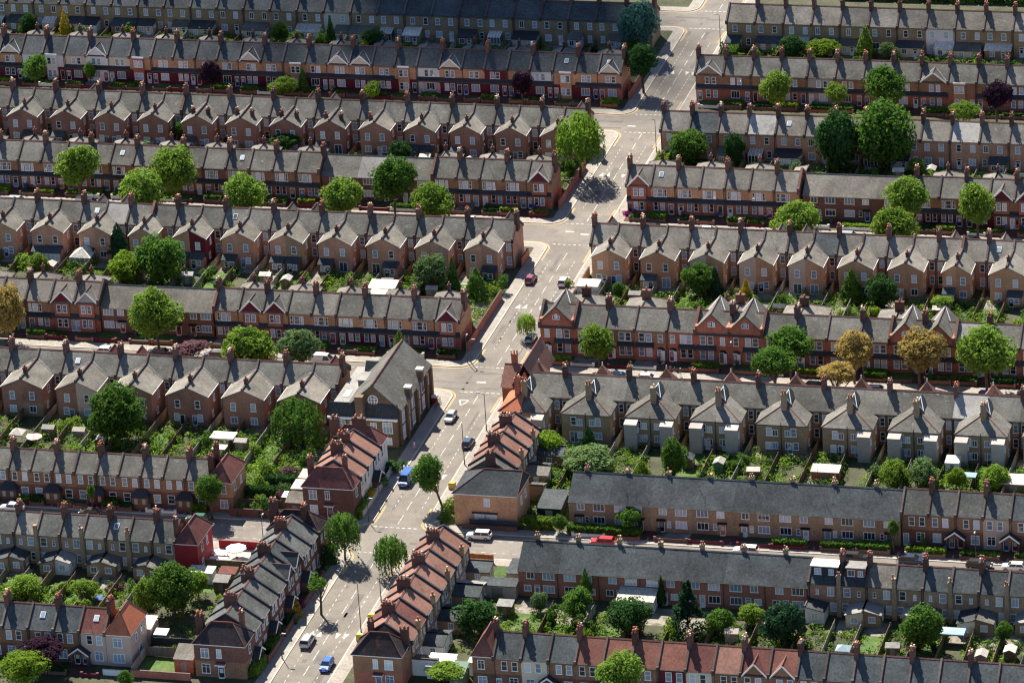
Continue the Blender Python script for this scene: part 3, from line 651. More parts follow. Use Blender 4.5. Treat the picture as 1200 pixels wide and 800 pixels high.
row('D2', 'R', 66.8, steps(7.3, 5.14, 7), 'noel', S0, 'brick_orange', RED, 'slate_light', chims={0, 2, 4, 6}, tall={7}, far=dict(fD, at={1, 3, 5, 7}, ww=3.2), feat='orange brick house with dark canopy', where='fourth right-hand terrace',
    ov={0: gn('brick_red', 'corner house with steep red brick gable', up='brick_red')})
row('D2', 'R', 67.4, steps(44.0, 7.6, 3), 'pw', SP, 'brick_plum', 'brick_plum', 'slate_light', par=(), feat='plain dark brick post-war house', where='fourth right-hand terrace', start=7, ov={1: dict(feat='dark brick post-war house with blue door', door='paint_dkblue')})
row('D2', 'R', 66.8, steps(67.0, 5.1, 8), 'noel', S0, BRN, MAR, 'slate', chims=evens(8), far=fD, feat='brown brick house behind round street trees', where='fourth right-hand terrace', start=10, ov={3: gn('paint_maroon'), 4: gn('paint_maroon'), 7: gn('brick_red')})
# fifth: backs, gabled wings with stacks on the ridge
wE = dict(L=5.6, ww=3.35, ze=5.9, rise=1.75, wall='brick_rear', roof='slate_light', ch=(2.5, 1.15, .62), lt=[None, ('brick_rear', 'slate_dark'), ('brick_old', 'slate_dark')])
row('E', 'L', 35.1, steps(-8.6, -5.1, 24), 'rwing', S0, 'brick_rear', 'brick_rear', 'slate', chims=evens(24), wings=evens(24, 1), wp=wE, tall={15}, feat='brick house with gabled rear wing', where='fifth left-hand terrace',
    ov={12: dict(wingm=MAR, feat='house whose rear wing is painted dark red'), 0: dict(feat='end house with broad blank flank wall'), 14: dict(wp=dict(ww=2.7)), 15: dict(wp=dict(ww=2.7))})
wE2 = dict(wE, L=6.0, wall='brick_orange', lt=[None, None, None, ('brick_orange', 'slate_dark')])
row('E2', 'R', 35.1, steps(7.5, 4.97, 21), 'rwing', S0, 'brick_rear', 'brick_rear', 'slate_light', chims=evens(21), wings=evens(21, 1), wp=wE2, tall={15}, feat='orange brick house with gabled rear wing', where='fifth right-hand terrace',
    ov={0: dict(feat='corner house with pale slate wing and white garage', xl=.3), 14: dict(wp=dict(ww=2.7)), 15: dict(wp=dict(ww=2.7))})
# sixth: fronts; large red gabled houses on the right
fF = dict(fD, at={1, 3, 5, 7, 9})
row('F', 'L', -5.4, steps(-8.7, -4.97, 10), 'noel', S0, 'brick_orange', RED, 'slate', chims={0, 2, 4, 6, 8, 10}, tall={10}, far=fF, feat='orange-over-red brick house with canopy', where='sixth left-hand terrace',
    ov={0: gn('paint_maroon', 'gabled end house with orange brick flank'), 7: gn('paint_maroon'), 8: gn('paint_maroon'), 3: dict(lo=MAR), 4: dict(lo=MAR)})
row('F', 'L', -5.0, steps(-58.9, -5.8, 4), 'pw', SP, 'brick_plum', 'brick_plum', 'slate_light', par=(), feat='plain post-war house with wide casements', where='sixth left-hand terrace', start=10)
row('F', 'L', -5.4, steps(-82.3, -5.1, 6), 'noel', S0, BRN, RED, 'slate_light', chims={1, 3, 5}, tall={0}, far=fF, feat='brown brick house beyond the gabled pair', where='sixth left-hand terrace', start=14,
    ov={0: gn('paint_greyrender', 'house with grey gable over red bay'), 1: gn('paint_maroon', 'house with maroon gable over orange bay'), 3: dict(feat='house behind golden street tree')})
SF = dict(dep=8.6, ez=6.3, rz=9.0, ov=.28)
fF2 = dict(at={1, 3, 6, 8, 11}, L=6.5, ww=4.3, ze=6.0, rise=2.1, wall='brick_red', roof='slate_light', st=(2.4, 1.7, 1.7, .8))
def fac_redgable(root, w, mir, S, q):
    """tall shouldered gable through the eaves, half-round attic window"""
    g = w * .96; h = 2.7; base = S['ez'] + 1.35
    box_part('attic_wall', ('att', round(w, 1)), [(.02, -.16, S['ez'] - .35, w - .02, S['dep'] * .8, base, 0), (0, -.3, S['ez'] - .5, w, -.16, S['ez'] - .3, 1)], [q['up'], 'slate_band'], root)
    gable_front(root, w * .5, g * .86, S, q['up'], 'slate', trim='coping', proj=.18, rise=h, base=base, full=S['dep'])
    for s in (-.45, 0, .45): window(root, w * .5 + s, base + .1, .34, .95 if s == 0 else .7, y=-.2)
    fac_red(root, w, mir, S, q)
FAC['redgable'] = fac_redgable
row('F2', 'R', -5.7, [7.4, 14.1, 20.2, 26.0, 32.3, 37.9, 44.5, 51.0, 57.0, 63.3, 69.7, 75.4, 81.6, 87.8, 93.9, 100.0, 106.1, 112.2], 'red', SF, RED, RED, 'slate', chims={2, 4, 6, 8, 10, 12, 14, 16}, tall={0, 1, 5, 7, 11, 13},
    far=fF2, stacks=(1.8, 1.0, 1.5), feat='red brick house with paired arched doors', where='sixth right-hand terrace',
    ov={0: dict(style='redgable', feat='red corner house with big shouldered gable'), 5: dict(style='redgable', feat='red house with half-round attic window'), 6: dict(style='redgable', feat='red house with half-round attic window'),
        11: dict(style='redgable', feat='red gabled house behind golden trees'), 12: dict(style='redgable', feat='red gabled house behind golden trees'), 3: dict(up=BRN), 2: dict(up=BRN), 7: dict(up=BRN)})
# seventh
wG = dict(L=7.0, ww=3.95, ze=5.95, rise=1.75, wall='brick_dusk', roof='slate_light', ch=(2.8, 1.2, .65), lt=None)
row('G', 'L', -38.5, steps(-23.5, -5.5, 13), 'rwing', S0, 'brick_rear', 'brick_rear', 'slate', chims=evens(13), wings=evens(13, 1), wp=wG, tall={0}, feat='brick house with long gabled rear wing', where='seventh left-hand terrace',
    ov={0: dict(feat='end house with rear wing beside the hall'), 10: dict(wp=dict(lower='brick_yellow'), feat='house with yellow rendered ground floor wing')})
wG2 = dict(L=6.0, ww=4.6, ze=5.7, rise=2.3, wall='brick_yellow', roof='slate', hip=True, lt=None)
row('G2', 'R', -37.8, steps(13.4, 6.12, 17), 'rwing', SF, 'brick_yellow', 'brick_brown', 'slate', chims=evens(17, 1), par=(), wings=evens(17), wp=wG2, feat='house with hipped yellow brick rear wing', where='seventh right-hand terrace')
for i, h in enumerate(NAMES['G2']):          # pale outshut towers, stacks and little saddle roofs of the hipped wings
    P = 0 if i % 2 == 0 else 6.12; s = 1 if i % 2 == 0 else -1
    if i not in (1, 2, 7, 8, 9, 15): 
        def mk():
            b = MB(); b.box(-1.15, -2.1, -.1, 1.15, -.02, 5.0, 0); b.hexa([(-1.2, -2.2, 5.0), (1.2, -2.2, 5.0), (1.2, -.02, 5.35), (-1.2, -.02, 5.35)], [(-1.2, -2.2, 5.12), (1.2, -2.2, 5.12), (1.2, -.02, 5.47), (-1.2, -.02, 5.47)], 1)
            b.box(-1.17, -2.12, 2.6, 1.17, -.02, 2.72, 1); return b.mesh('concrete_outshut', ['paint_greyrender', 'concrete'])
        o = obj('concrete_outshut', cached('outshut', mk), h, (P + s * 3.35, -6.0, 0)); window(o, 1.15, 3.3, .6, .9, y=-1.0, rz=pi / 2)
    window(h, P + s * 1.15, 3.5, .8, 1.1, 'case', y=-6.0); window(h, P + s * 1.2, .95, .9, 1.2, 'case', y=-6.0)
    if s > 0:
        o = downpipe(h, P, SF); o.location.y = -6.0
        chimney(h, P, -2.6, 7.9, 2.5, .95, .95, 'brick_yellow', 2, 2)
        def mk():
            b = MB(); b.yprism([(-1.0, 7.7), (1.0, 7.7), (0, 9.2)], -1.3, 3.0, 0)
            for q in (-1, 1):
                b.tube((q * 1.05, -1.35, 7.7), (0, -1.35, 9.25), .1, .1, 4, 1); b.tube((q * 1.05, -1.35, 7.7), (0, 1.8, 9.25), .08, .08, 4, 1)
            return b.mesh('saddle_roof', ['slate_dark', 'lead'])
        obj('saddle_roof', cached('saddle', mk), h, (P, 0, 0))
        def mk():
            b = MB(); b.hexa([(-2.3, 6.9, 6.2), (2.3, 6.9, 6.2), (2.3, 9.8, 6.2), (-2.3, 9.8, 6.2)], [(-.03, 8.3, 9.35), (.03, 8.3, 9.35), (.03, 8.4, 9.35), (-.03, 8.4, 9.35)], 0)
            b.cyl(0, 8.35, 9.2, 9.9, .16, .1, 6, 1); b.box(-2.0, 7.1, -.1, 2.0, 9.6, 6.2, 2); return b.mesh('front_bay', ['tile_pink', 'concrete_pale', 'brick_red'])
        obj('front_bay', cached('turret', mk), h, (P, 0, 0))
# eighth
SH = dict(dep=7.4, ez=6.0, rz=8.4, ov=.25)
row('H', 'L', -80.6, steps(-35.7, -4.24, 14), 'h', SH, 'brick_brown', 'brick_old', 'slate', chims=evens(14, 1), feat='small brown brick house', where='eighth left-hand terrace',
    ov={i: dict(porch=(MAR if i == 5 else 'brick_old'), feat=('small house with dark red hipped porch' if i == 5 else 'small brown brick house with hipped porch')) for i in (1, 3, 5, 7, 9, 11)})
SP2 = dict(dep=9.6, ez=5.2, rz=8.5, ov=.4)
row('H2', 'R', -78.6, steps(31.0, 7.46, 8), 'pw', SP2, 'brick_yellow', 'brick_yellow', 'slate_dark', par=(), feat='long-roofed yellow brick house with white casements', where='eighth right-hand terrace')
row('H2', 'R', -78.0, steps(90.8, 4.79, 6), 'v', S0, BRN, 'brick_old', 'slate_mid', chims={1, 3, 5}, feat='brown brick cottage with sash windows', where='eighth right-hand terrace', start=8, mirs=lambda i: i % 2 == 0,
    ov={1: dict(porch='brick_old', feat='brown cottage sharing white-edged gabled porch'), 3: dict(up='paint_render', lo='paint_render', porch='paint_render', feat='cream rendered cottage with gabled porch')})
# ninth
row('I', 'L', -106.0, steps(-33.5, -4.3, 9), 'stack', SH, 'brick_yellow', 'brick_yellow', 'slate_mid', chims={1, 3, 5, 7, 9}, feat='small yellow brick house with low back kitchen', where='ninth left-hand terrace', mirs=lambda i: i % 2 == 0)
row('I2', 'R', -106.4, steps(28.9, 7.3, 7), 'pw', dict(SP2, dep=9.4, rz=8.3), 'brick_rose', 'brick_rose', 'slate_dark', par=(), feat='long-roofed red brick house with white casements', where='ninth right-hand terrace', ov={i: dict(back=1) for i in range(7)})
I2b = row('I2', 'R', -106.4, [80.0, 85.3, 90.0, 94.8, 99.6, 104.4, 109.2, 114.0, 118.8, 123.6], 'stack', SH, 'brick_yellow', 'brick_yellow', 'slate_dark', chims={1, 2, 4, 6, 8}, feat='yellow brick house with back kitchen', where='ninth right-hand terrace', start=7,
    mirs=lambda i: i % 2 == 0, ov={0: dict(up='brick_rear', feat='red brick house with black boxy dormer'), 1: dict(feat='yellow brick house with red dormer'), 3: dict(feat='yellow brick house with dark red back extension')})
def dormer(h, x, w, m, roofm, S):
    b = MB(); b.box(-w / 2, 1.2, 6.3, w / 2, 3.6, 8.5, 0); b.box(-w / 2 - .15, .95, 8.5, w / 2 + .15, 3.8, 8.68, 1)
    o = obj('dormer', b.mesh('dormer', [m, roofm]), h, (x, 0, 0)); window(o, -w * .25, 7.1, 1.0, 1.0, 'case', y=1.2); window(o, w * .25, 7.1, .7, .9, 'case', y=1.2)
dormer(I2b[0], 2.6, 4.6, 'slate_band', 'corrugated', SH); dormer(I2b[1], 2.7, 3.2, 'brick_red', 'felt', SH)
for h in (NAMES['I'][1:6:2] + NAMES['I'][7:8] + I2b[1:8:2]):
    chimney(h, 0, -.35, 6.0, 1.9, .62, .62, 'brick_yellow', 1, 2)
    def mk():
        b = MB(); b.box(-.42, -.62, 0, .42, -.02, 5.2); return b.mesh('chimney_breast', ['brick_yellow'])
    obj('chimney_breast', cached('cbreast', mk), h)
# tenth
row('J', 'L', -141.6, steps(-34.3, -4.62, 6), 'v', dict(S0, dep=7.6), BRN, 'brick_old', 'slate_dark', chims={0, 2, 4, 6}, feat='brown brick cottage', where='tenth left-hand terrace', mirs=lambda i: i % 2 == 0,
    ov={0: dict(up='paint_render', lo='paint_render', roof='tile_plum', feat='cream rendered cottage with plum tiled roof'), 1: dict(porch='brick_old', feat='brown cottage with white-edged gabled porch'), 3: dict(porch='brick_old', feat='brown cottage with gabled porch behind purple tree')})
xsJ = [33.7, 38.4, 43.1, 47.7, 52.4, 57.1, 61.7, 66.4, 71.0, 75.6, 80.3, 85.0, 89.6, 94.3, 98.9, 103.5, 108.3, 113.1, 117.9, 122.6, 127.3]
rj = ['slate_dark', 'slate_dark', 'slate_dark', 'tile_red', 'tile_red', 'tile_red', 'tile_red', 'tile_plum', 'tile_pink', 'tile_plum', 'tile_red'] + ['slate_dark'] * 9
ovJ = {i: dict(roof=rj[i], feat={'slate_dark': 'brown brick cottage with dark slate roof', 'tile_red': 'brown cottage with red tiled roof', 'tile_plum': 'cottage with plum tiled roof', 'tile_pink': 'brown cottage with pinkish tiled roof'}[rj[i]]) for i in range(20)}
for i, d in {1: dict(up='paint_cream', lo='paint_cream', porch='brick_old', feat='cream painted cottage with dark slate roof'), 3: dict(porch='brick_old'), 5: dict(porch='brick_old'), 6: dict(up=MAR, lo=MAR, feat='maroon painted cottage with red tiled roof'),
             7: dict(up='paint_cream', lo='paint_cream', porch='paint_cream', feat='cream cottage with plum tiled roof'), 9: dict(gable='brick_brown', feat='cottage with white-edged gable in plum tiles'), 10: dict(gable='brick_brown', feat='cottage with white-edged gable in red tiles')}.items(): ovJ[i].update(d)
row('J2', 'R', -141.0, xsJ, 'v', S0, BRN, 'brick_old', 'slate_dark', chims={1, 3, 5, 7, 9, 11, 13, 15, 17, 19}, where='tenth right-hand terrace', ov=ovJ, mirs=lambda i: i % 2 == 0, start=1)
# street gables of the rows seen from behind: their tops rise past the ridge
for key, ids in (('E', (0, 8, 9, 16, 17)), ('G', (0, 7, 8)), ('E2', (0, 7, 8, 14, 16)), ('C', (0, 11, 12, 22))):
    for i in ids:
        h = NAMES[key][i]; w_ = max(v.co.x for v in next(c for c in h.children if c.name.startswith('walls')).data.vertices)
        o = gable_front(h, 0, 3.9, S0, 'brick_red', 'tile_plum' if key == 'G' else 'slate', trim='coping', rise=2.5); o.location = (w_ / 2, 8.2, 0); o.rotation_euler = (0, 0, pi)
# ------------------------------------------------------------------ terraces along the main road (fronts or backs look to +x)
def road_row(key, xf, y0, w, n, style, S, up, lo, roof, chims, feat, where, ov=None, porches=(), pots=(3, 2)):
    out = []; ov = ov or {}
    for i in range(n):
        q = dict(up=up, lo=lo, roof=roof, door=pick_door()); q.update(ov.get(i, {}))
        if i in porches: q['porch'] = q.get('porchm', 'brick_old')
        lab = q.get('label') or f"{q.get('feat', feat)}, {ORD[i].replace('nearest', 'first')} from the bottom, {where}"
        h = house((xf, y0 + i * w, Z0), pi / 2, w, S, style, q, i % 2 == 0, lab, 'houses in ' + where)
        parapet(h, 0, S, .34, .42, 'slate_band')
        if i == n - 1: parapet(h, w, S, .34, .42, 'slate_band')
        if i in chims: chimney(h, 0, S['dep'] / 2 + .6, S['rz'], 1.5, .85, 2.2, 'brick_chimney', 4, 2)
        out.append(h)
    NAMES[key] = out; return out
SL = dict(dep=8.9, ez=6.2, rz=9.2, ov=.3)
Lr = road_row('L', -9.2, -138.0, 4.8, 8, 'v', SL, 'brick_plum', 'brick_plum', 'slate_mid', {1, 3, 5, 7}, 'dark brick house with grey slate roof', 'lower left roadside terrace', porches=(0, 2, 4, 6),
              ov={4: dict(gable='brick_old', feat='house with dark cross gable'), 5: dict(gable='brick_old', roof='slate_dark', feat='house with dark slate cross gable'), 2: dict(feat='house with white gabled porch')})
Mr = road_row('M', -8.2, -76.6, 4.4, 3, 'v', dict(SL, dep=9.2), 'paint_white', 'paint_white', 'tile_pink', {1, 2}, 'white fronted house with red tiles', 'roadside terrace below the hall', porches=(1,), ov={0: dict(up='paint_cream', feat='cream fronted house with red tiles')})
SK = dict(dep=8.6, ez=6.3, rz=9.3, ov=.25)
Kr = road_row('K', 18.5, -137.8, 4.7, 8, 'stack', SK, 'brick_stock', 'brick_stock', 'tile_pink', {1, 3, 5, 7}, 'red tiled house with back kitchen', 'lower right roadside terrace', ov={1: dict(roof='tile_plum', feat='brown tiled house with back kitchen')})
Nr = road_row('N', 19.0, -69.3, 4.2, 4, 'stack', dict(SK, dep=8.6), 'brick_brown', 'brick_brown', 'tile_pink', {1, 3}, 'red tiled house with back kitchen', 'roadside terrace opposite the hall')
for h, s in [(h, 0) for h in Kr[1::2] + Nr[1::2]]: chimney(h, 0, -.1, 6.2, 1.8, .6, .7, 'brick_stock', 1, 2)

def corner_house(x0, y0, w, dep, ez, rz, up, lo, roofm, label, i0=None, i1=None, ridge='x', wins=(), doorx=None, doorm='paint_white', canopy_m='tile_plum', stacks=(), flank=(), rzrot=0, cat='house', name='corner_house', split=3.0):
    h = empty(name, (x0, y0, Z0), rzrot); tag(h, label, cat)
    b = MB(); b.box(0, 0, -.12, w, dep, split, 1); b.box(0, 0, split, w, dep, ez - .1, 0)
    obj('walls', b.mesh('walls', [up, lo]), h)
    obj('roof', hip_roof_mesh(0, 0, w, dep, ez, rz, roofm, ridge=ridge, inset0=i0, inset1=i1), h)
    for x, z, ww, hh, k in wins: window(h, x, z, ww, hh, k)
    for y, z, ww, hh, k in flank: window(h, w, z, ww, hh, k, y=y, rz=pi / 2)
    if doorx is not None:
        door(h, doorx, doorm, .95); box_part('canopy', ('cc', canopy_m), [(-.9, -.8, 2.55, .9, -.003, 2.7, 0), (-.8, -.65, 2.7, .8, -.004, 3.0, 1)], ['white_trim', canopy_m], h, (doorx, 0, 0))
    for s in stacks: chimney(h, *s)
    return h
CW = [(1.9, 3.7, 1.25, 1.6, 'top'), (4.4, 3.8, .7, 1.5, 'top'), (1.9, .8, 1.3, 1.6, 'top')]
corner_house(-18.0, -143.2, 9.0, 5.2, 6.2, 9.2, 'brick_plum', 'brick_brown', 'tile_black', 'hip-roofed corner house with black roof at the bottom of the left roadside terrace', wins=CW, doorx=4.6, doorm='paint_black', flank=((2.6, 3.8, .8, 1.5, 'sash'), (2.6, .8, .8, 1.5, 'sash')),
             stacks=((.4, 3.2, 8.2, 1.8, 1.3, 1.1), (7.4, 4.6, 8.3, 2.0, .8, .8, 'brick_chimney', 2, 2)))
corner_house(-18.4, -99.5, 9.4, 5.0, 6.3, 9.2, 'brick_plum', 'brick_plum', 'tile_black', 'dark hip-roofed house closing the top of the lower left roadside terrace', flank=((1.5, 3.8, .8, 1.5, 'sash'), (3.4, 3.8, .8, 1.5, 'sash'), (1.5, .8, .9, 1.5, 'sash')),
             stacks=((.6, 2.5, 8.4, 2.4, 1.4, 1.2), (6.4, 2.0, 8.8, 1.6, .8, 1.6)))
corner_house(9.9, -143.1, 8.4, 5.1, 6.1, 9.2, 'brick_brown', 'brick_red', 'tile_black', 'hip-roofed corner house with black tiles at the foot of the red tiled roadside terrace', wins=[(3.9, 3.75, .7, 1.6, 'top'), (6.2, 3.7, 1.3, 1.6, 'top'), (6.2, .8, 1.3, 1.6, 'top')], doorx=4.3,
             doorm='paint_bluegrey', stacks=((2.2, 4.4, 8.6, 1.7, .9, .9, 'brick_chimney', 2, 2), (8.0, 4.4, 7.6, 1.7, 1.3, .9, 'brick_chimney', 2, 3)))
corner_house(-17.6, -81.0, 9.4, 4.5, 6.0, 9.0, 'brick_plum', 'brick_plum', 'tile_plum', 'hip-roofed corner house with dark red door below the white terrace', wins=[(1.9, 3.7, 1.3, 1.6, 'top'), (4.6, 3.8, .7, 1.5, 'top'), (1.9, .8, 1.3, 1.6, 'top')], doorx=4.9,
             doorm='paint_redpaint', flank=((2.2, 3.7, .9, 1.5, 'sash'),), stacks=((.7, 3.5, 8.3, 2.0, 1.0, .9, 'brick_chimney', 2, 2), (7.0, 4.2, 8.3, 2.0, .8, .8, 'brick_chimney', 2, 2)))
corner_house(-17.6, -63.3, 9.4, 4.6, 6.2, 9.2, 'paint_white', 'paint_white', 'tile_plum', 'white house with dark hipped roof between the hall and white terrace', flank=((1.2, 3.8, .8, 1.5, 'sash'), (3.0, 3.8, .8, 1.5, 'sash')),
             stacks=((.8, 1.5, 7.6, 3.2, 1.3, 1.3), (5.0, 2.6, 8.9, 1.7, 2.4, .8)))
nh = corner_house(10.4, -80.5, 11.6, 8.8, 6.2, 9.2, 'brick_orange', 'brick_orange', 'slate_dark', 'wide orange brick corner house with slate roof and white garage doors', i0=4.8, i1=.0, wins=[(6.1, 4.0, .9, 1.4, 'top')], flank=((3.0, 3.4, .8, 1.4, 'sash'), (6.0, 3.4, .8, 1.4, 'sash')), stacks=((4.8, 8.6, 8.8, 1.7, 1.6, 1.0, 'brick_chimney', 3, 2),))

def gable_infill():
    b = MB(); b.hexa([(11.5, 0, 6.0), (11.6, 0, 6.0), (11.6, 8.8, 6.0), (11.5, 8.8, 6.0)], [(11.5, 4.35, 9.15), (11.6, 4.35, 9.15), (11.6, 4.45, 9.15), (11.5, 4.45, 9.15)]); return b.mesh('gable_wall', ['brick_orange'])
obj('gable_wall', gable_infill(), nh)
def gd():
    b = MB(); b.box(-2.1, -.06, 0, 2.1, .01, 2.5, 0)
    for i in range(5): x = -2.0 + i * .62; b.box(x - .03, -.09, .1, x + .03, -.06, 2.3, 1)
    b.box(-.1, -.1, .5, .15, -.06, 2.2, 1); b.box(-2.4, -.35, 2.5, 2.3, -.005, 2.75, 2); return b.mesh('garage_door', ['paint_white', 'paint_greyrender', 'slate_band'])
obj('garage_door', gd(), nh, (5.7, 0, 0))
sw = corner_house(10.6, -71.7, 8.2, 2.6, 6.3, 9.2, 'brick_brown', 'brick_brown', 'slate', 'narrow slate roofed house behind the orange brick corner house', i0=0, i1=0, ridge='y')
# end houses of the cross terraces
corner_house(-35.6, -81.2, 4.6, 8.4, 6.0, 9.0, 'brick_orange', 'brick_brown', 'tile_plum', 'hipped brown brick end house of the small terrace beside the gazebo', ridge='y', wins=[(1.0, 3.8, .8, 1.5, 'sash'), (3.1, 3.8, .8, 1.5, 'sash'), (3.0, .9, 1.3, 1.5, 'top')], flank=((2.0, 3.8, .8, 1.4, 'sash'), (5.5, 3.6, .8, 1.4, 'sash')),
             stacks=((.3, 2.2, 8.0, 1.9, .8, .8, 'brick_chimney', 2, 2), (.2, 6.2, 8.2, 2.2, .9, .8, 'brick_chimney', 2, 2)))
corner_house(-33.6, -106.2, 4.3, 8.2, 5.9, 8.8, 'paint_redpaint', 'paint_redpaint', 'tile_plum', 'bright red painted end house with hipped roof', ridge='y', flank=((2.4, 3.7, .8, 1.4, 'sash'), (5.2, 3.7, .8, 1.4, 'sash'), (2.2, .9, .8, 1.3, 'sash')), stacks=((.1, 1.6, 8.0, 1.9, .7, .9, 'brick_chimney', 2, 2),))
corner_house(-34.2, -141.7, 4.4, 8.4, 6.0, 9.4, 'paint_render', 'paint_render', 'tile_orange', 'pinkish rendered end house with bright orange hipped roof', ridge='y', wins=[(2.1, 3.7, 1.4, 1.6, 'top'), (2.1, .8, 1.9, 1.5, 'case')], flank=((3.0, 3.7, .8, 1.5, 'sash'), (5.8, 3.7, .8, 1.5, 'sash'), (4.6, .8, 1.2, 1.5, 'top')),
             stacks=((-.2, 5.0, 8.2, 2.0, .8, .9, 'brick_chimney', 2, 2),))
corner_house(30.0, -141.0, 3.7, 8.2, 6.2, 9.4, BRN, 'brick_old', 'tile_red', 'red tiled half-hipped end house of bottom right terrace', ridge='y', wins=[(1.5, 3.9, 1.0, 1.5, 'top'), (1.6, .8, 1.4, 1.6, 'top')], stacks=((3.3, 4.4, 8.7, 2.0, .8, 1.2, 'brick_chimney', 3, 2),))

# ------------------------------------------------------------------ the hall at the crossroads
hall = empty('church_hall', (-8.2, -49.2, Z0)); tag(hall, 'tall brick hall with steep grey slate roof and round gable window at crossroads', 'hall')
b = MB(); b.box(-10.2, 0, -.1, 0, 20.4, 7.3, 0); b.yprism([(-10.2, 7.3), (0, 7.3), (-5.1, 11.8)], 0, 20.4, 0)
for y in (3.4, 10.2, 16.6, 20.0): b.box(-.01, y - .45, -.1, .55, y + .45, 7.0, 0)
for y in (6.0, 14.2): b.box(-.6, y - .6, 6.8, .5, y + .6, 9.0, 0); b.box(-.75, y - .75, 9.0, .65, y + .75, 9.35, 1)
obj('walls', b.mesh('walls', ['brick_hall', 'concrete_pale']), hall)
b = MB()
for s in (-1, 1):
    q = [(-5.1 + s * 5.5, 6.95), (-5.1 + s * 5.5, 7.15), (-5.1, 12.05), (-5.1, 11.85)]; b.yprism(q if s > 0 else q[::-1], -.3, 20.7, 0)
b.tube((-5.1, -.3, 12.05), (-5.1, 20.7, 12.05), .18, .18, 5, 1); obj('roof', b.mesh('roof', ['slate', 'tile_ridge']), hall)
def rose():
    b = MB(); n = 20; b.yprism([(cos(2 * pi * i / n), sin(2 * pi * i / n)) for i in range(n)], -.1, .02, 0); b.yprism([(.82 * cos(2 * pi * i / n), .82 * sin(2 * pi * i / n)) for i in range(n)], -.13, -.1, 1)
    for x in (-.3, .3): b.box(x - .06, -.18, -.75, x + .06, -.13, .75, 0)
    for z in (-.25, .25): b.box(-.75, -.175, z - .05, .75, -.13, z + .05, 0)
    return b.mesh('round_window', ['white_trim', 'glass'])
obj('round_window', rose(), hall, (-5.1, 0, 8.9))
for y, z in ((1.7, 4.2), (1.7, .9), (4.9, 4.2), (4.9, .9), (8.2, 4.2), (8.2, .9), (11.9, 4.2), (11.9, .9), (15.0, 4.2), (15.0, .9), (18.3, 4.2)): window(hall, 0, z, 1.4, 2.4, 'top', y=y, rz=pi / 2)
an = empty('hall_annex', (-21.8, -50.3, Z0)); tag(an, 'flat-fronted brick annex with lead-grey lean roof and tall square stack before the hall', 'annex')
b = MB(); b.box(0, 0, -.1, 13.2, 8.4, 5.6, 0); b.hexa([(.0, .02, 5.6), (13.2, .02, 5.6), (13.2, 1.1, 5.6), (.0, 1.1, 5.6)], [(.0, 1.0, 8.2), (13.2, 1.0, 8.2), (13.2, 1.1, 8.2), (.0, 1.1, 8.2)], 1)
b.box(.2, 1.12, 5.6, 3.2, 20.0, 6.7, 0); b.box(-.15, -.35, 5.35, 13.35, -.005, 5.75, 2); obj('walls', b.mesh('walls', ['brick_hall', 'slate_dark', 'white_trim']), an)
b = MB(); b.box(0, 1.12, 6.7, 6.0, 19.8, 6.95, 0); b.box(2.6, 11.2, 6.95, 5.4, 14.8, 8.0, 1); b.box(2.4, 11.0, 8.0, 5.6, 15.0, 8.2, 0); b.box(1.0, 6.0, 6.96, 2.2, 9.0, 7.02, 2)
b.hexa([(2.0, 17.4, 6.9), (8.0, 17.4, 6.9), (8.0, 20.6, 6.9), (2.0, 20.6, 6.9)], [(2.0, 19, 8.6), (8.0, 19, 8.6), (8.0, 19.1, 8.6), (2.0, 19.1, 8.6)], 3); obj('flat_roof', b.mesh('flat_roof', ['felt', 'wood_grey', 'lead', 'slate_dark']), an)
chimney(an, 6.3, -.2, 7.6, 2.6, 1.5, 1.3, 'brick_hall', 0, 0)
for x, z, w, h in ((2.2, 3.2, 1.8, 1.7), (4.6, 3.2, .9, 1.6), (8.6, 3.3, 1.0, 1.4), (11.3, 2.9, 1.7, 2.0), (2.2, .7, 1.6, 1.5), (11.3, .6, 1.2, 1.2)): window(an, x, z, w, h, 'top')
for y, z in ((2.6, 4.4),): window(an, 13.2, 3.2, 1.2, 2.2, 'top', y=2.6, rz=pi / 2); window(an, 13.2, .7, 1.2, 1.8, 'top', y=2.6, rz=pi / 2)

# ------------------------------------------------------------------ red corner house opposite the hall
rc = empty('corner_house', (7.4, -37.8, Z0)); tag(rc, 'dark red corner house with steep red tiled roofs opposite the hall', 'house')
b = MB(); b.box(0, 3.2, -.1, 4.2, 11.0, 6.2, 0); b.box(3.0, 3.0, -.1, 6.1, 15.4, 6.6, 0); b.box(1.9, -6.0, -.1, 6.0, 3.1, 5.5, 1); b.hexa([(3.0, 3.0, 6.6), (6.1, 3.0, 6.6), (6.1, 15.4, 6.6), (3.0, 15.4, 6.6)], [(4.5, 3.0, 9.5), (4.6, 3.0, 9.5), (4.6, 15.4, 9.5), (4.5, 15.4, 9.5)], 0)
obj('walls', b.mesh('walls', ['brick_red', 'paint_maroon']), rc)
b = MB(); b.hexa([(-.25, 2.95, 6.1), (4.0, 2.95, 6.1), (4.0, 11.2, 6.1), (-.25, 11.2, 6.1)], [(-.25, 7.0, 9.2), (4.3, 7.0, 9.2), (4.3, 7.1, 9.2), (-.25, 7.1, 9.2)], 0)
for s in (-1, 1):
    q = [(4.55 + s * 2.6, 6.5), (4.55 + s * 2.6, 6.7), (4.55, 11.2), (4.55, 11.0)]; b.yprism(q if s > 0 else q[::-1], 2.8, 15.7, 0)
b.tube((4.55, 2.8, 11.2), (4.55, 15.7, 11.2), .15, .15, 5, 1); b.tube((-.25, 7.05, 9.2), (3, 7.05, 9.2), .13, .13, 5, 1)
obj('roof', b.mesh('roof', ['tile_pink', 'tile_ridge']), rc)
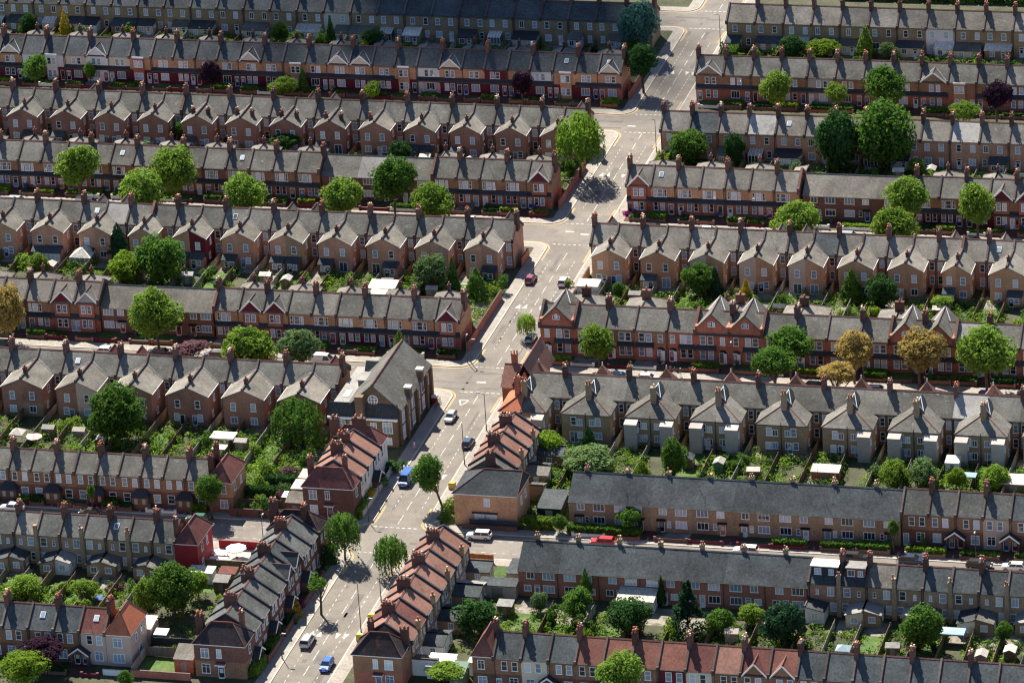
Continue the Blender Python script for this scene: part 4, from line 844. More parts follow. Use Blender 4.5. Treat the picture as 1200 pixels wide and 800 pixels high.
b = MB(); A, B = (6.0, -2.4, 8.2), (6.0, 3.4, 8.2); b.poly([(1.6, -6.3, 5.55), (6.0, -6.3, 5.55), A], 0); b.poly([(1.6, 3.1, 5.55), (1.6, -6.3, 5.55), A, B], 0); b.tube((1.6, -6.3, 5.6), A, .12, .12, 5, 1)
obj('wing_roof', b.mesh('wing_roof', ['tile_orange', 'tile_ridge']), rc)
chimney(rc, 4.6, -2.2, 7.6, 3.2, 1.0, 1.0, 'brick_red', 2, 2); chimney(rc, 1.6, 7.4, 9.2, 2.0, 1.1, .7, 'brick_red', 1, 3)
window(rc, 2.8, 3.4, 1.0, 1.5, 'top', y=-6.0); window(rc, 4.9, 3.6, .8, 1.3, 'sash', y=-6.0); window(rc, 3.2, .8, 1.0, 1.3, 'sash', y=-6.0)
b = MB(); b.box(0, 0, -.1, 5.6, 6.4, 3.0, 0); b.box(-.1, -.1, 3.0, 5.7, 6.5, 3.2, 1); b.box(3.6, 1.0, 3.2, 4.6, 2.2, 7.0, 2)
o = obj('back_extension', b.mesh('back_extension', ['brick_plum', 'tile_plum', 'brick_stock']), None, (12.4, -51.6, Z0)); tag(o, 'dark red flat-roofed extension between red corner house and roadside terrace', 'extension')

# ------------------------------------------------------------------ ground, streets and markings
def flat(name, polys, m, z):
    b = MB()
    for p in polys: b.poly([(x, y, z) for x, y in p], 0)
    return structure(obj(name, b.mesh(name, [m])))
XK0, XK1 = -4.7, 4.8                      # kerbs of the main road
STREETS = [(-165.0, -154.0), (-93.0, -83.6), (-23.8, -13.2), (49.2, 59.2), (111.8, 121.4), (176.4, 186.8)]
b = MB(); b.box(-2000, -1000, -1, 2000, 3000, -.02); structure(obj('ground', b.mesh('ground', ['earth'])))
flat('road', [[(-420, -240), (420, -240), (420, 420), (-420, 420)]], 'asphalt', 0.0)
def block(side, y0, y1, r=3.2):
    """one kerbed island of pavement with rounded corners towards the main road"""
    xk = XK0 if side < 0 else XK1; far = side * 400; pts = [(far, y0)]
    for i in range(9):
        a = pi / 2 * i / 8; pts.append((xk + side * (r - r * sin(a)), y0 + r - r * cos(a)))
    for i in range(9):
        a = pi / 2 * i / 8; pts.append((xk + side * (r - r * cos(a)), y1 - r + r * sin(a)))
    pts.append((far, y1))
    return pts[::-1] if side > 0 else pts
bounds = [(STREETS[i][1], STREETS[i + 1][0]) for i in range(len(STREETS) - 1)] + [(186.8, 400)]
def inset(poly, d):
    out = []; n = len(poly)
    for i in range(n):
        (x0, y0), (x1, y1), (x2, y2) = poly[i - 1], poly[i], poly[(i + 1) % n]
        a = Vector((x1 - x0, y1 - y0)).normalized(); c = Vector((x2 - x1, y2 - y1)).normalized(); nn = Vector((-a.y - c.y, a.x + c.x))
        nn = nn / max(.3, nn.length ** 2) * 2
        out.append((x1 + nn.x * d, y1 + nn.y * d))
    return out
bp = MB(); bk = MB(); by = MB()
for side in (-1, 1):
    for y0, y1 in bounds:
        p = block(side, y0, y1); q = inset(p, .22)
        bp.hexa([(x, y, -.05) for x, y in q], [(x, y, .12) for x, y in q])
        n = len(p)
        for i in range(n):
            j = (i + 1) % n
            bk.hexa([(*p[i], -.05), (*p[j], -.05), (*q[j], -.05), (*q[i], -.05)], [(*p[i], .125), (*p[j], .125), (*q[j], .125), (*q[i], .125)])
        # double yellow lines round each corner
        for d in (.28, .5):
            o = inset(p, -d); o2 = inset(p, -d - .1)
            for i in range(n):
                j = (i + 1) % n
                if max(abs(p[i][0]), abs(p[j][0])) > 60: continue
                if (p[i][1] + p[j][1]) / 2 > y1 - 3.3 or (p[i][1] + p[j][1]) / 2 < y0 + 3.3:
                    by.poly([(*o[i], .006), (*o[j], .006), (*o2[j], .006), (*o2[i], .006)])
            xk = XK0 if side < 0 else XK1; s = -side
            for ya, yb in ((y0 + 3.2, y0 + 9), (y1 - 9, y1 - 3.2)):
                by.poly([(xk + s * d, ya, .006), (xk + s * (d + .1), ya, .006), (xk + s * (d + .1), yb, .006), (xk + s * d, yb, .006)])
            for yy, t in ((y0, -1), (y1, 1)):
                xa, xb = sorted((xk + side * 3.2, xk + side * 9)); by.poly([(xa, yy + t * d, .006), (xb, yy + t * d, .006), (xb, yy + t * (d + .1), .006), (xa, yy + t * (d + .1), .006)])
structure(obj('pavement', bp.mesh('pavement', ['pavement']))); structure(obj('kerb', bk.mesh('kerb', ['kerb']))); structure(obj('yellow_lines', by.mesh('yellow_lines', ['marking_yellow'])))
bm = MB()
def rect(x0, y0, x1, y1): bm.poly([(x0, y0, .005), (x1, y0, .005), (x1, y1, .005), (x0, y1, .005)])
for y0, y1 in bounds:
    if y1 > 390: y1 = 240
    y = y0 + 2
    while y < y1 - 4: rect(-.06, y, .06, y + 3.6); y += 5.8
    for xb in (-2.5, 2.6):
        y = y0 + 9
        while y < y1 - 9: rect(xb - .05, y, xb + .05, y + .9); y += 1.9
    for yy, s in ((y0, 1), (y1, -1)):                # give-way lines where the main road meets a street
        x = XK0 + .6
        while x < XK1 - .8:
            for k in (0,): rect(x, yy + s * (.5 + k), x + .65, yy + s * (.5 + k) + .22)
            x += 1.05
for ys, xx in ((-25.0 - 5.5, -2.1),):                  # give-way triangle
    for a, c in (((-.9, 2.6), (.9, 2.6)), ((-.9, 2.6), (0, 0)), ((.9, 2.6), (0, 0))):
        d = Vector((c[0] - a[0], c[1] - a[1])).normalized(); nx, ny = -d.y * .14, d.x * .14
        bm.poly([(xx + a[0] - nx, ys + a[1] - ny, .005), (xx + c[0] - nx, ys + c[1] - ny, .005), (xx + c[0] + nx, ys + c[1] + ny, .005), (xx + a[0] + nx, ys + a[1] + ny, .005)])
for yh in (-126.0, -62.0, 16.0, 86.0, 147.0):          # road humps: paired triangles
    for x in (-3.0, -1.6): bm.poly([(x - .5, yh, .005), (x + .5, yh, .005), (x, yh + 2.2, .005)])
    for x in (1.6, 3.0): bm.poly([(x - .5, yh + 1.6, .005), (x, yh - .6, .005), (x + .5, yh + 1.6, .005)])
for y0, y1 in STREETS[1:]:                             # bays and centre dashes of the cross streets
    for s in (-1, 1):
        x = 14.0
        while x < 130:
            rect(*sorted((s * x, s * (x + .9)))[:1], y0 + 2.3, max(s * x, s * (x + .9)), y0 + 2.4); rect(min(s * x, s * (x + .9)), y1 - 2.4, max(s * x, s * (x + .9)), y1 - 2.3); x += 1.9
structure(obj('road_markings', bm.mesh('road_markings', ['marking'])))
b = MB()
for x, y in ((-2.2, 55.6), (1.2, 54.5), (-1.0, -19.5), (.5, -88.0), (-3.2, 115.0)): b.box(x - .9, y - .35, .001, x + .9, y + .35, .007)
structure(obj('road_patches', b.mesh('road_patches', ['metal_grey'])))
# ground between the houses: earth under the planting, with lawns and paved yards on it
gz = Z0 + .001
gp = []
for side in (-1, 1):
    for y0, y1 in bounds:
        p = inset(block(side, y0, y1), 2.65)
        gp.append([(x, y) for x, y in p])
flat('garden_soil', gp, 'earth', gz)
b = MB(); r = random.Random(9)
for _ in range(46):                                     # trench scars and resurfaced patches
    x, y = r.uniform(XK0 + .4, XK1 - 1.6), r.uniform(-150, 180); l = r.choice((1.2, 2.5, 5.0, 9.0)); ww = r.choice((.5, .8, 1.4)); b.box(x, y, .0005, min(x + ww, XK1 - .1), y + l, .0032, 0)
for y0, y1 in STREETS[1:]:
    for _ in range(30): x, y = r.uniform(-110, 110), r.uniform(y0 + .6, y1 - 1.5); b.box(x, y, .0005, x + r.choice((1.5, 4, 8)), y + r.choice((.5, .9)), .0032, 0)
structure(obj('road_repairs', b.mesh('road_repairs', ['asphalt_dark'])))
# ------------------------------------------------------------------ gardens, walls, fences
lawns = []; patios = []; paths = []
def garden_wall(x0, x1, y, label, group, h=.75, m='brick_brown', cop='concrete_pale', rz=0, piers=True):
    w = round(abs(x1 - x0), 1)
    def mk():
        b = MB(); b.box(0, -.11, -.1, w, .11, h, 0); b.box(-.02, -.14, h, w + .02, .14, h + .08, 1)
        if piers:
            for x in (.18, w - .18): b.box(x - .2, -.2, -.1, x + .2, .2, h + .22, 0); b.box(x - .24, -.24, h + .22, x + .24, .24, h + .32, 1)
        return b.mesh('garden_wall', [m, cop])
    o = obj('garden_wall', cached(('gw', w, h, m, cop, piers), mk), None, (min(x0, x1), y, Z0), rz); tag(o, label, 'wall', group); return o
def hedge(x0, y0, x1, y1, h, leaf, label, group=None):
    o = obj('hedge', hedge_mesh(x1 - x0, y1 - y0, h), None, (x0, y0, Z0)); swap(o, 'leaf_' + leaf); return tag(o, label, 'hedge', group)
def hedge_mesh(w, d, h):
    w, d, h = round(w, 1), round(d, 1), round(h, 1)
    def mk():
        b = MB(); r = random.Random(int(w * 100 + h * 10)); n = int(90 * (w * d + 2 * h * (w + d)) ** .9) ; n = min(n, 2600)
        for _ in range(n):
            f = r.random(); x, y, z = r.uniform(0, w), r.uniform(0, d), r.uniform(.05, h)
            A = w * d; B2 = 2 * h * (w + d)
            if f < A / (A + B2): z = h
            elif r.random() < d / (w + d): x = r.choice((0, w))
            else: y = r.choice((0, d))
            leafquad(b, (x + r.gauss(0, .08), y + r.gauss(0, .08), z + r.gauss(0, .09)), Vector((r.gauss(0, 1), r.gauss(0, 1), r.gauss(.3, 1))), r.uniform(.16, .3), r)
        return b.mesh('hedge', ['leaf_mid'])
    return cached(('hedge', w, d, h), mk)
def leafquad(b, c, nrm, s, r, m=0):
    nrm = nrm.normalized() if nrm.length > 1e-6 else Vector((0, 0, 1)); e = nrm.orthogonal().normalized(); g = nrm.cross(e); a = r.uniform(0, 6.28)
    u = (e * cos(a) + g * sin(a)) * s; v = (g * cos(a) - e * sin(a)) * s * .62; c = Vector(c)
    b.poly([c - u, c - v * .9 + u * .1, c + u, c + v], m)
# fronts: a low wall, often a hedge behind it, a tiled path
fronts = [('B', 129.9, 125.6), ('B2', 131.5, 127.0), ('D', 66.8, 62.4), ('D2', 66.8, 62.4), ('F', -5.4, -9.8), ('F2', -5.7, -10.0), ('H', -80.6, -82.9), ('H2', -78.6, -82.3), ('J', -141.6, -146.0)]
WHERE = dict(B='second left-hand terrace', B2='second right-hand terrace', D='fourth left-hand terrace', D2='fourth right-hand terrace', F='sixth left-hand terrace', F2='sixth right-hand terrace', H='eighth left-hand terrace', H2='eighth right-hand terrace', J='tenth left-hand terrace')
ALLROW = {}
for o in list(COL.objects):
    if o.get('category') == 'house' and o.get('group', '').startswith('houses in ') and o.name.startswith(('terraced_house', 'post_war_house', 'cottage')):
        ALLROW.setdefault(o['group'][10:], []).append(o)
def width(h): return max(v.co.x for v in next(c for c in h.children if c.name.startswith('walls')).data.vertices)
for key, yf, yw in fronts:
    hs = sorted(ALLROW[WHERE[key]], key=lambda o: abs(o.location.x)); 
    for i, h in enumerate(hs):
        x = h.location.x; w = width(h); g = 1.3; c = rnd.random(); nth = ORD[i]
        gx = x + (w - g if i % 2 else 0)                       # gate side
        wx0, wx1 = (x + .1, x + w - g) if i % 2 else (x + g, x + w - .1)
        mm, cp = rnd.choice([('brick_plum', 'coping'), ('brick_red', 'coping'), ('brick_plum', 'coping'), ('brick_brown', 'coping'), ('brick_plum', 'coping'), ('brick_plum', 'coping'), ('paint_white', 'concrete_pale')]) if rnd.random() < .85 else ('paint_maroon', 'paint_maroon')
        nm = {'brick_brown': 'brown brick', 'brick_red': 'red brick', 'brick_plum': 'dark brick', 'paint_white': 'white painted', 'paint_maroon': 'maroon painted'}[mm]
        garden_wall(wx0, wx1, yw, f"low {nm} front wall, {nth} from the main road, before {WHERE[key]}", 'front garden walls of ' + WHERE[key], rnd.choice((.45, .55, .7)), mm, cp)
        paths.append([(gx + .15, yw), (gx + g - .1, yw), (gx + g - .1, yf - .02), (gx + .15, yf - .02)])
        if c < (.8 if key in ('H2', 'D2') else .6): hedge(wx0 + .1, yw + .25, wx1 - .1, yw + rnd.choice((.9, 1.3, 2.2)), rnd.choice((.9, 1.1, 1.4)), rnd.choice(('mid', 'dark', 'mid', 'lime')), f"clipped hedge behind front wall, {nth} from the main road, before {WHERE[key]}", 'front hedges of ' + WHERE[key])
        elif c < .72: lawns.append([(wx0, yw + .2), (wx1, yw + .2), (wx1, yf - .1), (wx0, yf - .1)])
        elif c < .85: patios.append([(wx0, yw + .2), (wx1, yw + .2), (wx1, yf - .1), (wx0, yf - .1)])
        if rnd.random() < .55:
            def mk():
                b = MB(); b.hexa([(-.25, -.3, 0), (.25, -.3, 0), (.25, .3, 0), (-.25, .3, 0)], [(-.3, -.36, .95), (.3, -.36, .95), (.3, .36, .95), (-.3, .36, .95)], 0); b.hexa([(-.32, -.4, .95), (.32, -.4, .95), (.32, .38, .95), (-.32, .38, .95)], [(-.28, -.3, 1.07), (.28, -.3, 1.07), (.28, .36, 1.07), (-.28, .36, 1.07)], 1)
                for s in (-.22, .22): b.cyl(s, .38, 0, .2, .1, n=6, m=1)
                return b.mesh('wheelie_bin', ['metal_dark', 'metal_dark'])
            cb = rnd.choice([('metal_dark', 'metal_dark'), ('metal_dark', 'paint_green'), ('paint_green', 'paint_green'), ('metal_dark', 'paint_blue')]); nmb = {'metal_dark': 'black', 'paint_green': 'green', 'paint_blue': 'blue'}[cb[1]]
            o = swap(obj('wheelie_bin', cached('bin', mk), None, (gx + g * .5 + (.9 if i % 2 == 0 else -.9), yf - 1.0, Z0)), *cb); tag(o, f"wheelie bin with {nmb} lid, {nth} house from the main road, {WHERE[key]}", 'bin', 'wheelie bins in front gardens')
flat('tiled_paths', paths, 'tile_plum', Z0 + .010)
# backs: one timber fence per party wall, lawns, yards
backs = [('first left-hand terrace', 162.2, 146, 2.5), ('first right-hand terrace', 164.0, 148, 2.5), ('third left-hand terrace', 92.0, 78.0, 0), ('third right-hand terrace', 97.4, 80.0, 2.0), ('fifth left-hand terrace', 29.4, 8.0, 0), ('fifth right-hand terrace', 29.0, 8.5, 0),
         ('seventh left-hand terrace', -45.6, -70.0, 0), ('seventh right-hand terrace', -43.9, -66.5, 2.0), ('ninth left-hand terrace', -111.0, -130.0, 0), ('ninth right-hand terrace', -111.0, -129.0, 0)]
def fence_mesh(L, h, m):
    def mk():
        b = MB(); n = int(L / 1.8)
        for i in range(n + 1): y = -L * i / n; b.box(-.06, y - .06, -.1, .06, y + .06, h + .1, 0)
        for i in range(n):
            y0, y1 = -L * i / n, -L * (i + 1) / n; k = ((i * 37) % 7) * .02 - .05
            b.box(-.03, y1 + .05, .05, .03, y0 - .05, h + k, 0)
        return b.mesh('garden_fence', [m])
    return cached(('fence', round(L, 1), h, m), mk)
for where, y1, y0, skip in backs:
    hs = sorted(ALLROW[where], key=lambda o: abs(o.location.x)); left = 'left' in where
    for i, h in enumerate(hs):
        x = h.location.x + (0 if left else width(h)); w = width(h)
        L = (y1 + 4 if 'seventh' in where or 'fifth' in where or 'third left' in where else y1) - y0; m = rnd.choice(['wood', 'wood_grey', 'wood']) if rnd.random() < .93 else 'concrete'
        nm = {'wood': 'brown timber', 'wood_grey': 'weathered grey timber', 'wood_orange': 'orange stained timber', 'concrete': 'concrete panel'}[m]
        o = obj('garden_fence', fence_mesh(L, rnd.choice((1.6, 1.75, 1.9)), m), None, (x, y0 + L, Z0)); tag(o, f"{nm} fence beside {ORD[i]} garden from the road, {where}", 'fence', 'garden fences behind ' + where)
        a, c = h.location.x + .25, h.location.x + w - .25
        v = rnd.random(); yp = y1 - rnd.uniform(2, 5)
        patios.append([(a, yp), (c, yp), (c, y1 + 3), (a, y1 + 3)]) if rnd.random() < .6 else None
        if v < .4: lawns.append([(a + rnd.uniform(0, 1), y0 + rnd.uniform(0, 3)), (c - rnd.uniform(0, 1), y0 + rnd.uniform(0, 3)), (c - rnd.uniform(0, .8), yp), (a, yp)])
        elif v < .5: patios.append([(a, y0), (c, y0), (c, yp - .01), (a, yp - .01)])
        # sheds in some gardens
        if rnd.random() < .3 and 'first' not in where:
            def mk():
                b = MB(); b.box(-1.1, -.9, 0, 1.1, .9, 1.9, 0)
                for s in (-1, 1):
                    q = [(-.9 * s - .15 * s, 1.88), (-.9 * s - .15 * s, 1.95), (0, 2.45), (0, 2.38)]; b.xprism(q if s > 0 else q[::-1], -1.25, 1.25, 1)
                b.hexa([(-1.1, -.9, 1.9), (1.1, -.9, 1.9), (1.1, .9, 1.9), (-1.1, .9, 1.9)], [(-1.1, -.02, 2.36), (1.1, -.02, 2.36), (1.1, .02, 2.36), (-1.1, .02, 2.36)], 0)
                b.box(-.4, -.93, .05, .4, -.9, 1.75, 2); return b.mesh('garden_shed', ['wood', 'felt', 'wood_grey'])
            ms = rnd.choice([('wood', 'felt'), ('wood_grey', 'concrete'), ('paint_green', 'felt'), ('wood', 'corrugated'), ('wood', 'slate_dark')]); nm = {'felt': 'grey felt', 'concrete': 'pale grey', 'corrugated': 'whitish', 'slate_dark': 'dark'}[ms[1]]
            sh = swap(obj('garden_shed', cached('shed', mk), None, ((a + c) / 2 + rnd.uniform(-.6, .6), (y0 * .45 + y1 * .55) + rnd.uniform(-2, 3), Z0), rnd.choice((0, pi / 2, 0.1))), *ms); tag(sh, f"garden shed with {nm} roof, {ORD[i]} garden from the road, {where}", 'shed', 'garden sheds')
flat('lawns', lawns, 'grass', Z0 + .006); flat('paved_yards', patios, 'paving', Z0 + .014)

# ------------------------------------------------------------------ trees
def crown_mesh(kind, seed):
    r = random.Random(seed); b = MB()
    if kind == 'round' or kind == 'sparse':
        lob = []
        nl, rad = (54, .34) if kind == 'round' else (15, .30)
        for i in range(nl):
            v = Vector((r.gauss(0, 1), r.gauss(0, 1), r.gauss(.15, 1))).normalized(); d = .66 + r.uniform(-.24, .2)
            if kind == 'sparse': d = r.uniform(.25, .8)
            if v.z < -.3: d *= .8
            lob.append((v * d, rad * r.uniform(.75, 1.2)))
        for c, q in lob:
            for _ in range(125 if kind == 'round' else 60):
                v = Vector((r.gauss(0, 1), r.gauss(0, 1), r.gauss(.25, 1))).normalized(); p = c + v * q * r.uniform(.75, 1.05)
                if p.length > 1.07: continue
                leafquad(b, p, v + Vector((r.gauss(0, .55), r.gauss(0, .55), r.gauss(.25, .5))), r.uniform(.042, .082) if kind == 'round' else r.uniform(.055, .1), r)
        for _ in range(420 if kind == 'round' else 40):     # the darker inside
            v = Vector((r.gauss(0, 1), r.gauss(0, 1), r.gauss(0, 1))).normalized() * r.uniform(.2, .62); leafquad(b, v, Vector((r.gauss(0, 1), r.gauss(0, 1), r.gauss(0, 1))), r.uniform(.1, .17), r)
    elif kind == 'willow':
        for i in range(330):
            a = r.uniform(0, 6.283); d = sqrt(r.uniform(.02, 1)) * .95; zt = .98 * sqrt(max(0, 1 - d * d)) * r.uniform(.55, 1.0); n = r.randint(6, 13)
            for k in range(n):
                p = Vector((cos(a) * d, sin(a) * d, zt - k * .085)) + Vector((r.gauss(0, .022), r.gauss(0, .022), r.gauss(0, .015)))
                leafquad(b, p, Vector((cos(a) + r.gauss(0, .5), sin(a) + r.gauss(0, .5), r.gauss(.25, .35))), r.uniform(.045, .085), r)
                d = min(d + .006, 1.05)
    elif kind == 'cone':
        for i in range(2600):
            t = 1 - sqrt(r.uniform(0, 1)); a = r.uniform(0, 6.283); w = (1 - t) ** .8 * (.86 + .16 * sin(a * 5 + t * 17) + .1 * sin(t * 31 + a)) * r.uniform(.82, 1.02)
            p = Vector((cos(a) * w, sin(a) * w, -1 + 2 * t)); leafquad(b, p, Vector((cos(a) + r.gauss(0, .5), sin(a) + r.gauss(0, .5), r.gauss(.45, .45))), r.uniform(.05, .095), r)
    elif kind == 'tiered':                                   # cedar-like conifer, layered sprays
        for i in range(64):
            t = r.random() ** .8; z = -1 + 2 * t; a0 = r.uniform(0, 6.283); reach = (1.02 - t) ** .7 * r.uniform(.75, 1.05) + .05
            for k in range(46):
                f = sqrt(r.random()); a = a0 + r.gauss(0, .33) * f; p = Vector((cos(a) * reach * f, sin(a) * reach * f, z - .16 * f * f + r.gauss(0, .03))); leafquad(b, p, Vector((r.gauss(0, .4), r.gauss(0, .4), 1)), r.uniform(.045, .085), r)
    elif kind == 'bush':
        lob = [(Vector((r.gauss(0, .42), r.gauss(0, .42), abs(r.gauss(.35, .25)))), r.uniform(.3, .5)) for _ in range(13)]
        for c, q in lob:
            for _ in range(62):
                v = Vector((r.gauss(0, 1), r.gauss(0, 1), r.gauss(.3, 1))).normalized(); p = c + v * q * r.uniform(.7, 1.05)
                if p.z < 0: p.z = abs(p.z) * .3
                leafquad(b, p, v + Vector((r.gauss(0, .6), r.gauss(0, .6), r.gauss(.2, .5))), r.uniform(.07, .14), r)
    return b.mesh('crown' if kind != 'bush' else 'shrub', ['leaf_mid'])
def trunk_mesh(seed):
    r = random.Random(seed); b = MB(); b.tube((0, 0, -.15), (.04, .02, .62), .05, .036, 8)
    for i in range(6):
        a = i * 1.05 + r.uniform(-.3, .3); z = r.uniform(.42, .62); e = Vector((cos(a) * r.uniform(.25, .4), sin(a) * r.uniform(.25, .4), z + r.uniform(.2, .4)))
        b.tube((.03, .01, z - .06), e, .022, .008, 5)
        for _ in range(2): b.tube(e * .75 + Vector((0, 0, z * .25)), e + Vector((r.gauss(0, .1), r.gauss(0, .1), r.uniform(.05, .2))), .009, .003, 4)
    b.tube((.04, .02, .6), (.0, .0, 1.15), .034, .008, 6); return b.mesh('trunk', ['bark'])
def tree(x, y, r, h, zc, kind, leaf, label, group=None, lean=0, name='tree', rv=None):
    """r crown radius, h half height of the crown, zc height of its centre"""
    t = empty(name, (x, y, Z0)); tag(t, label, 'tree', group); s = rnd.randrange(6)
    c = swap(obj('crown', cached(('crown', kind, s), lambda: crown_mesh(kind, 17 * s + 3 + len(kind))), t, (lean, 0, zc), rnd.uniform(0, 6.28)), 'leaf_' + leaf); c.scale = (r, r * rnd.uniform(.86, 1.1), h)
    k = obj('trunk', cached(('trunk', s % 3), lambda: trunk_mesh(s % 3)), t, (0, 0, 0), rnd.uniform(0, 6.28)); q = max(zc, 1.2); k.scale = (q * .8, q * .8, q)
    if lean: k.rotation_euler = (0, atan2(lean, zc), 0)
    return t
def shrub(x, y, r, h, leaf, label, group=None, name='shrub'):
    s = rnd.randrange(5); o = swap(obj(name, cached(('bush', s), lambda: crown_mesh('bush', 71 + s)), None, (x, y, Z0), rnd.uniform(0, 6.28)), 'leaf_' + leaf); o.scale = (r, r * rnd.uniform(.85, 1.15), h); return tag(o, label, 'shrub', group)
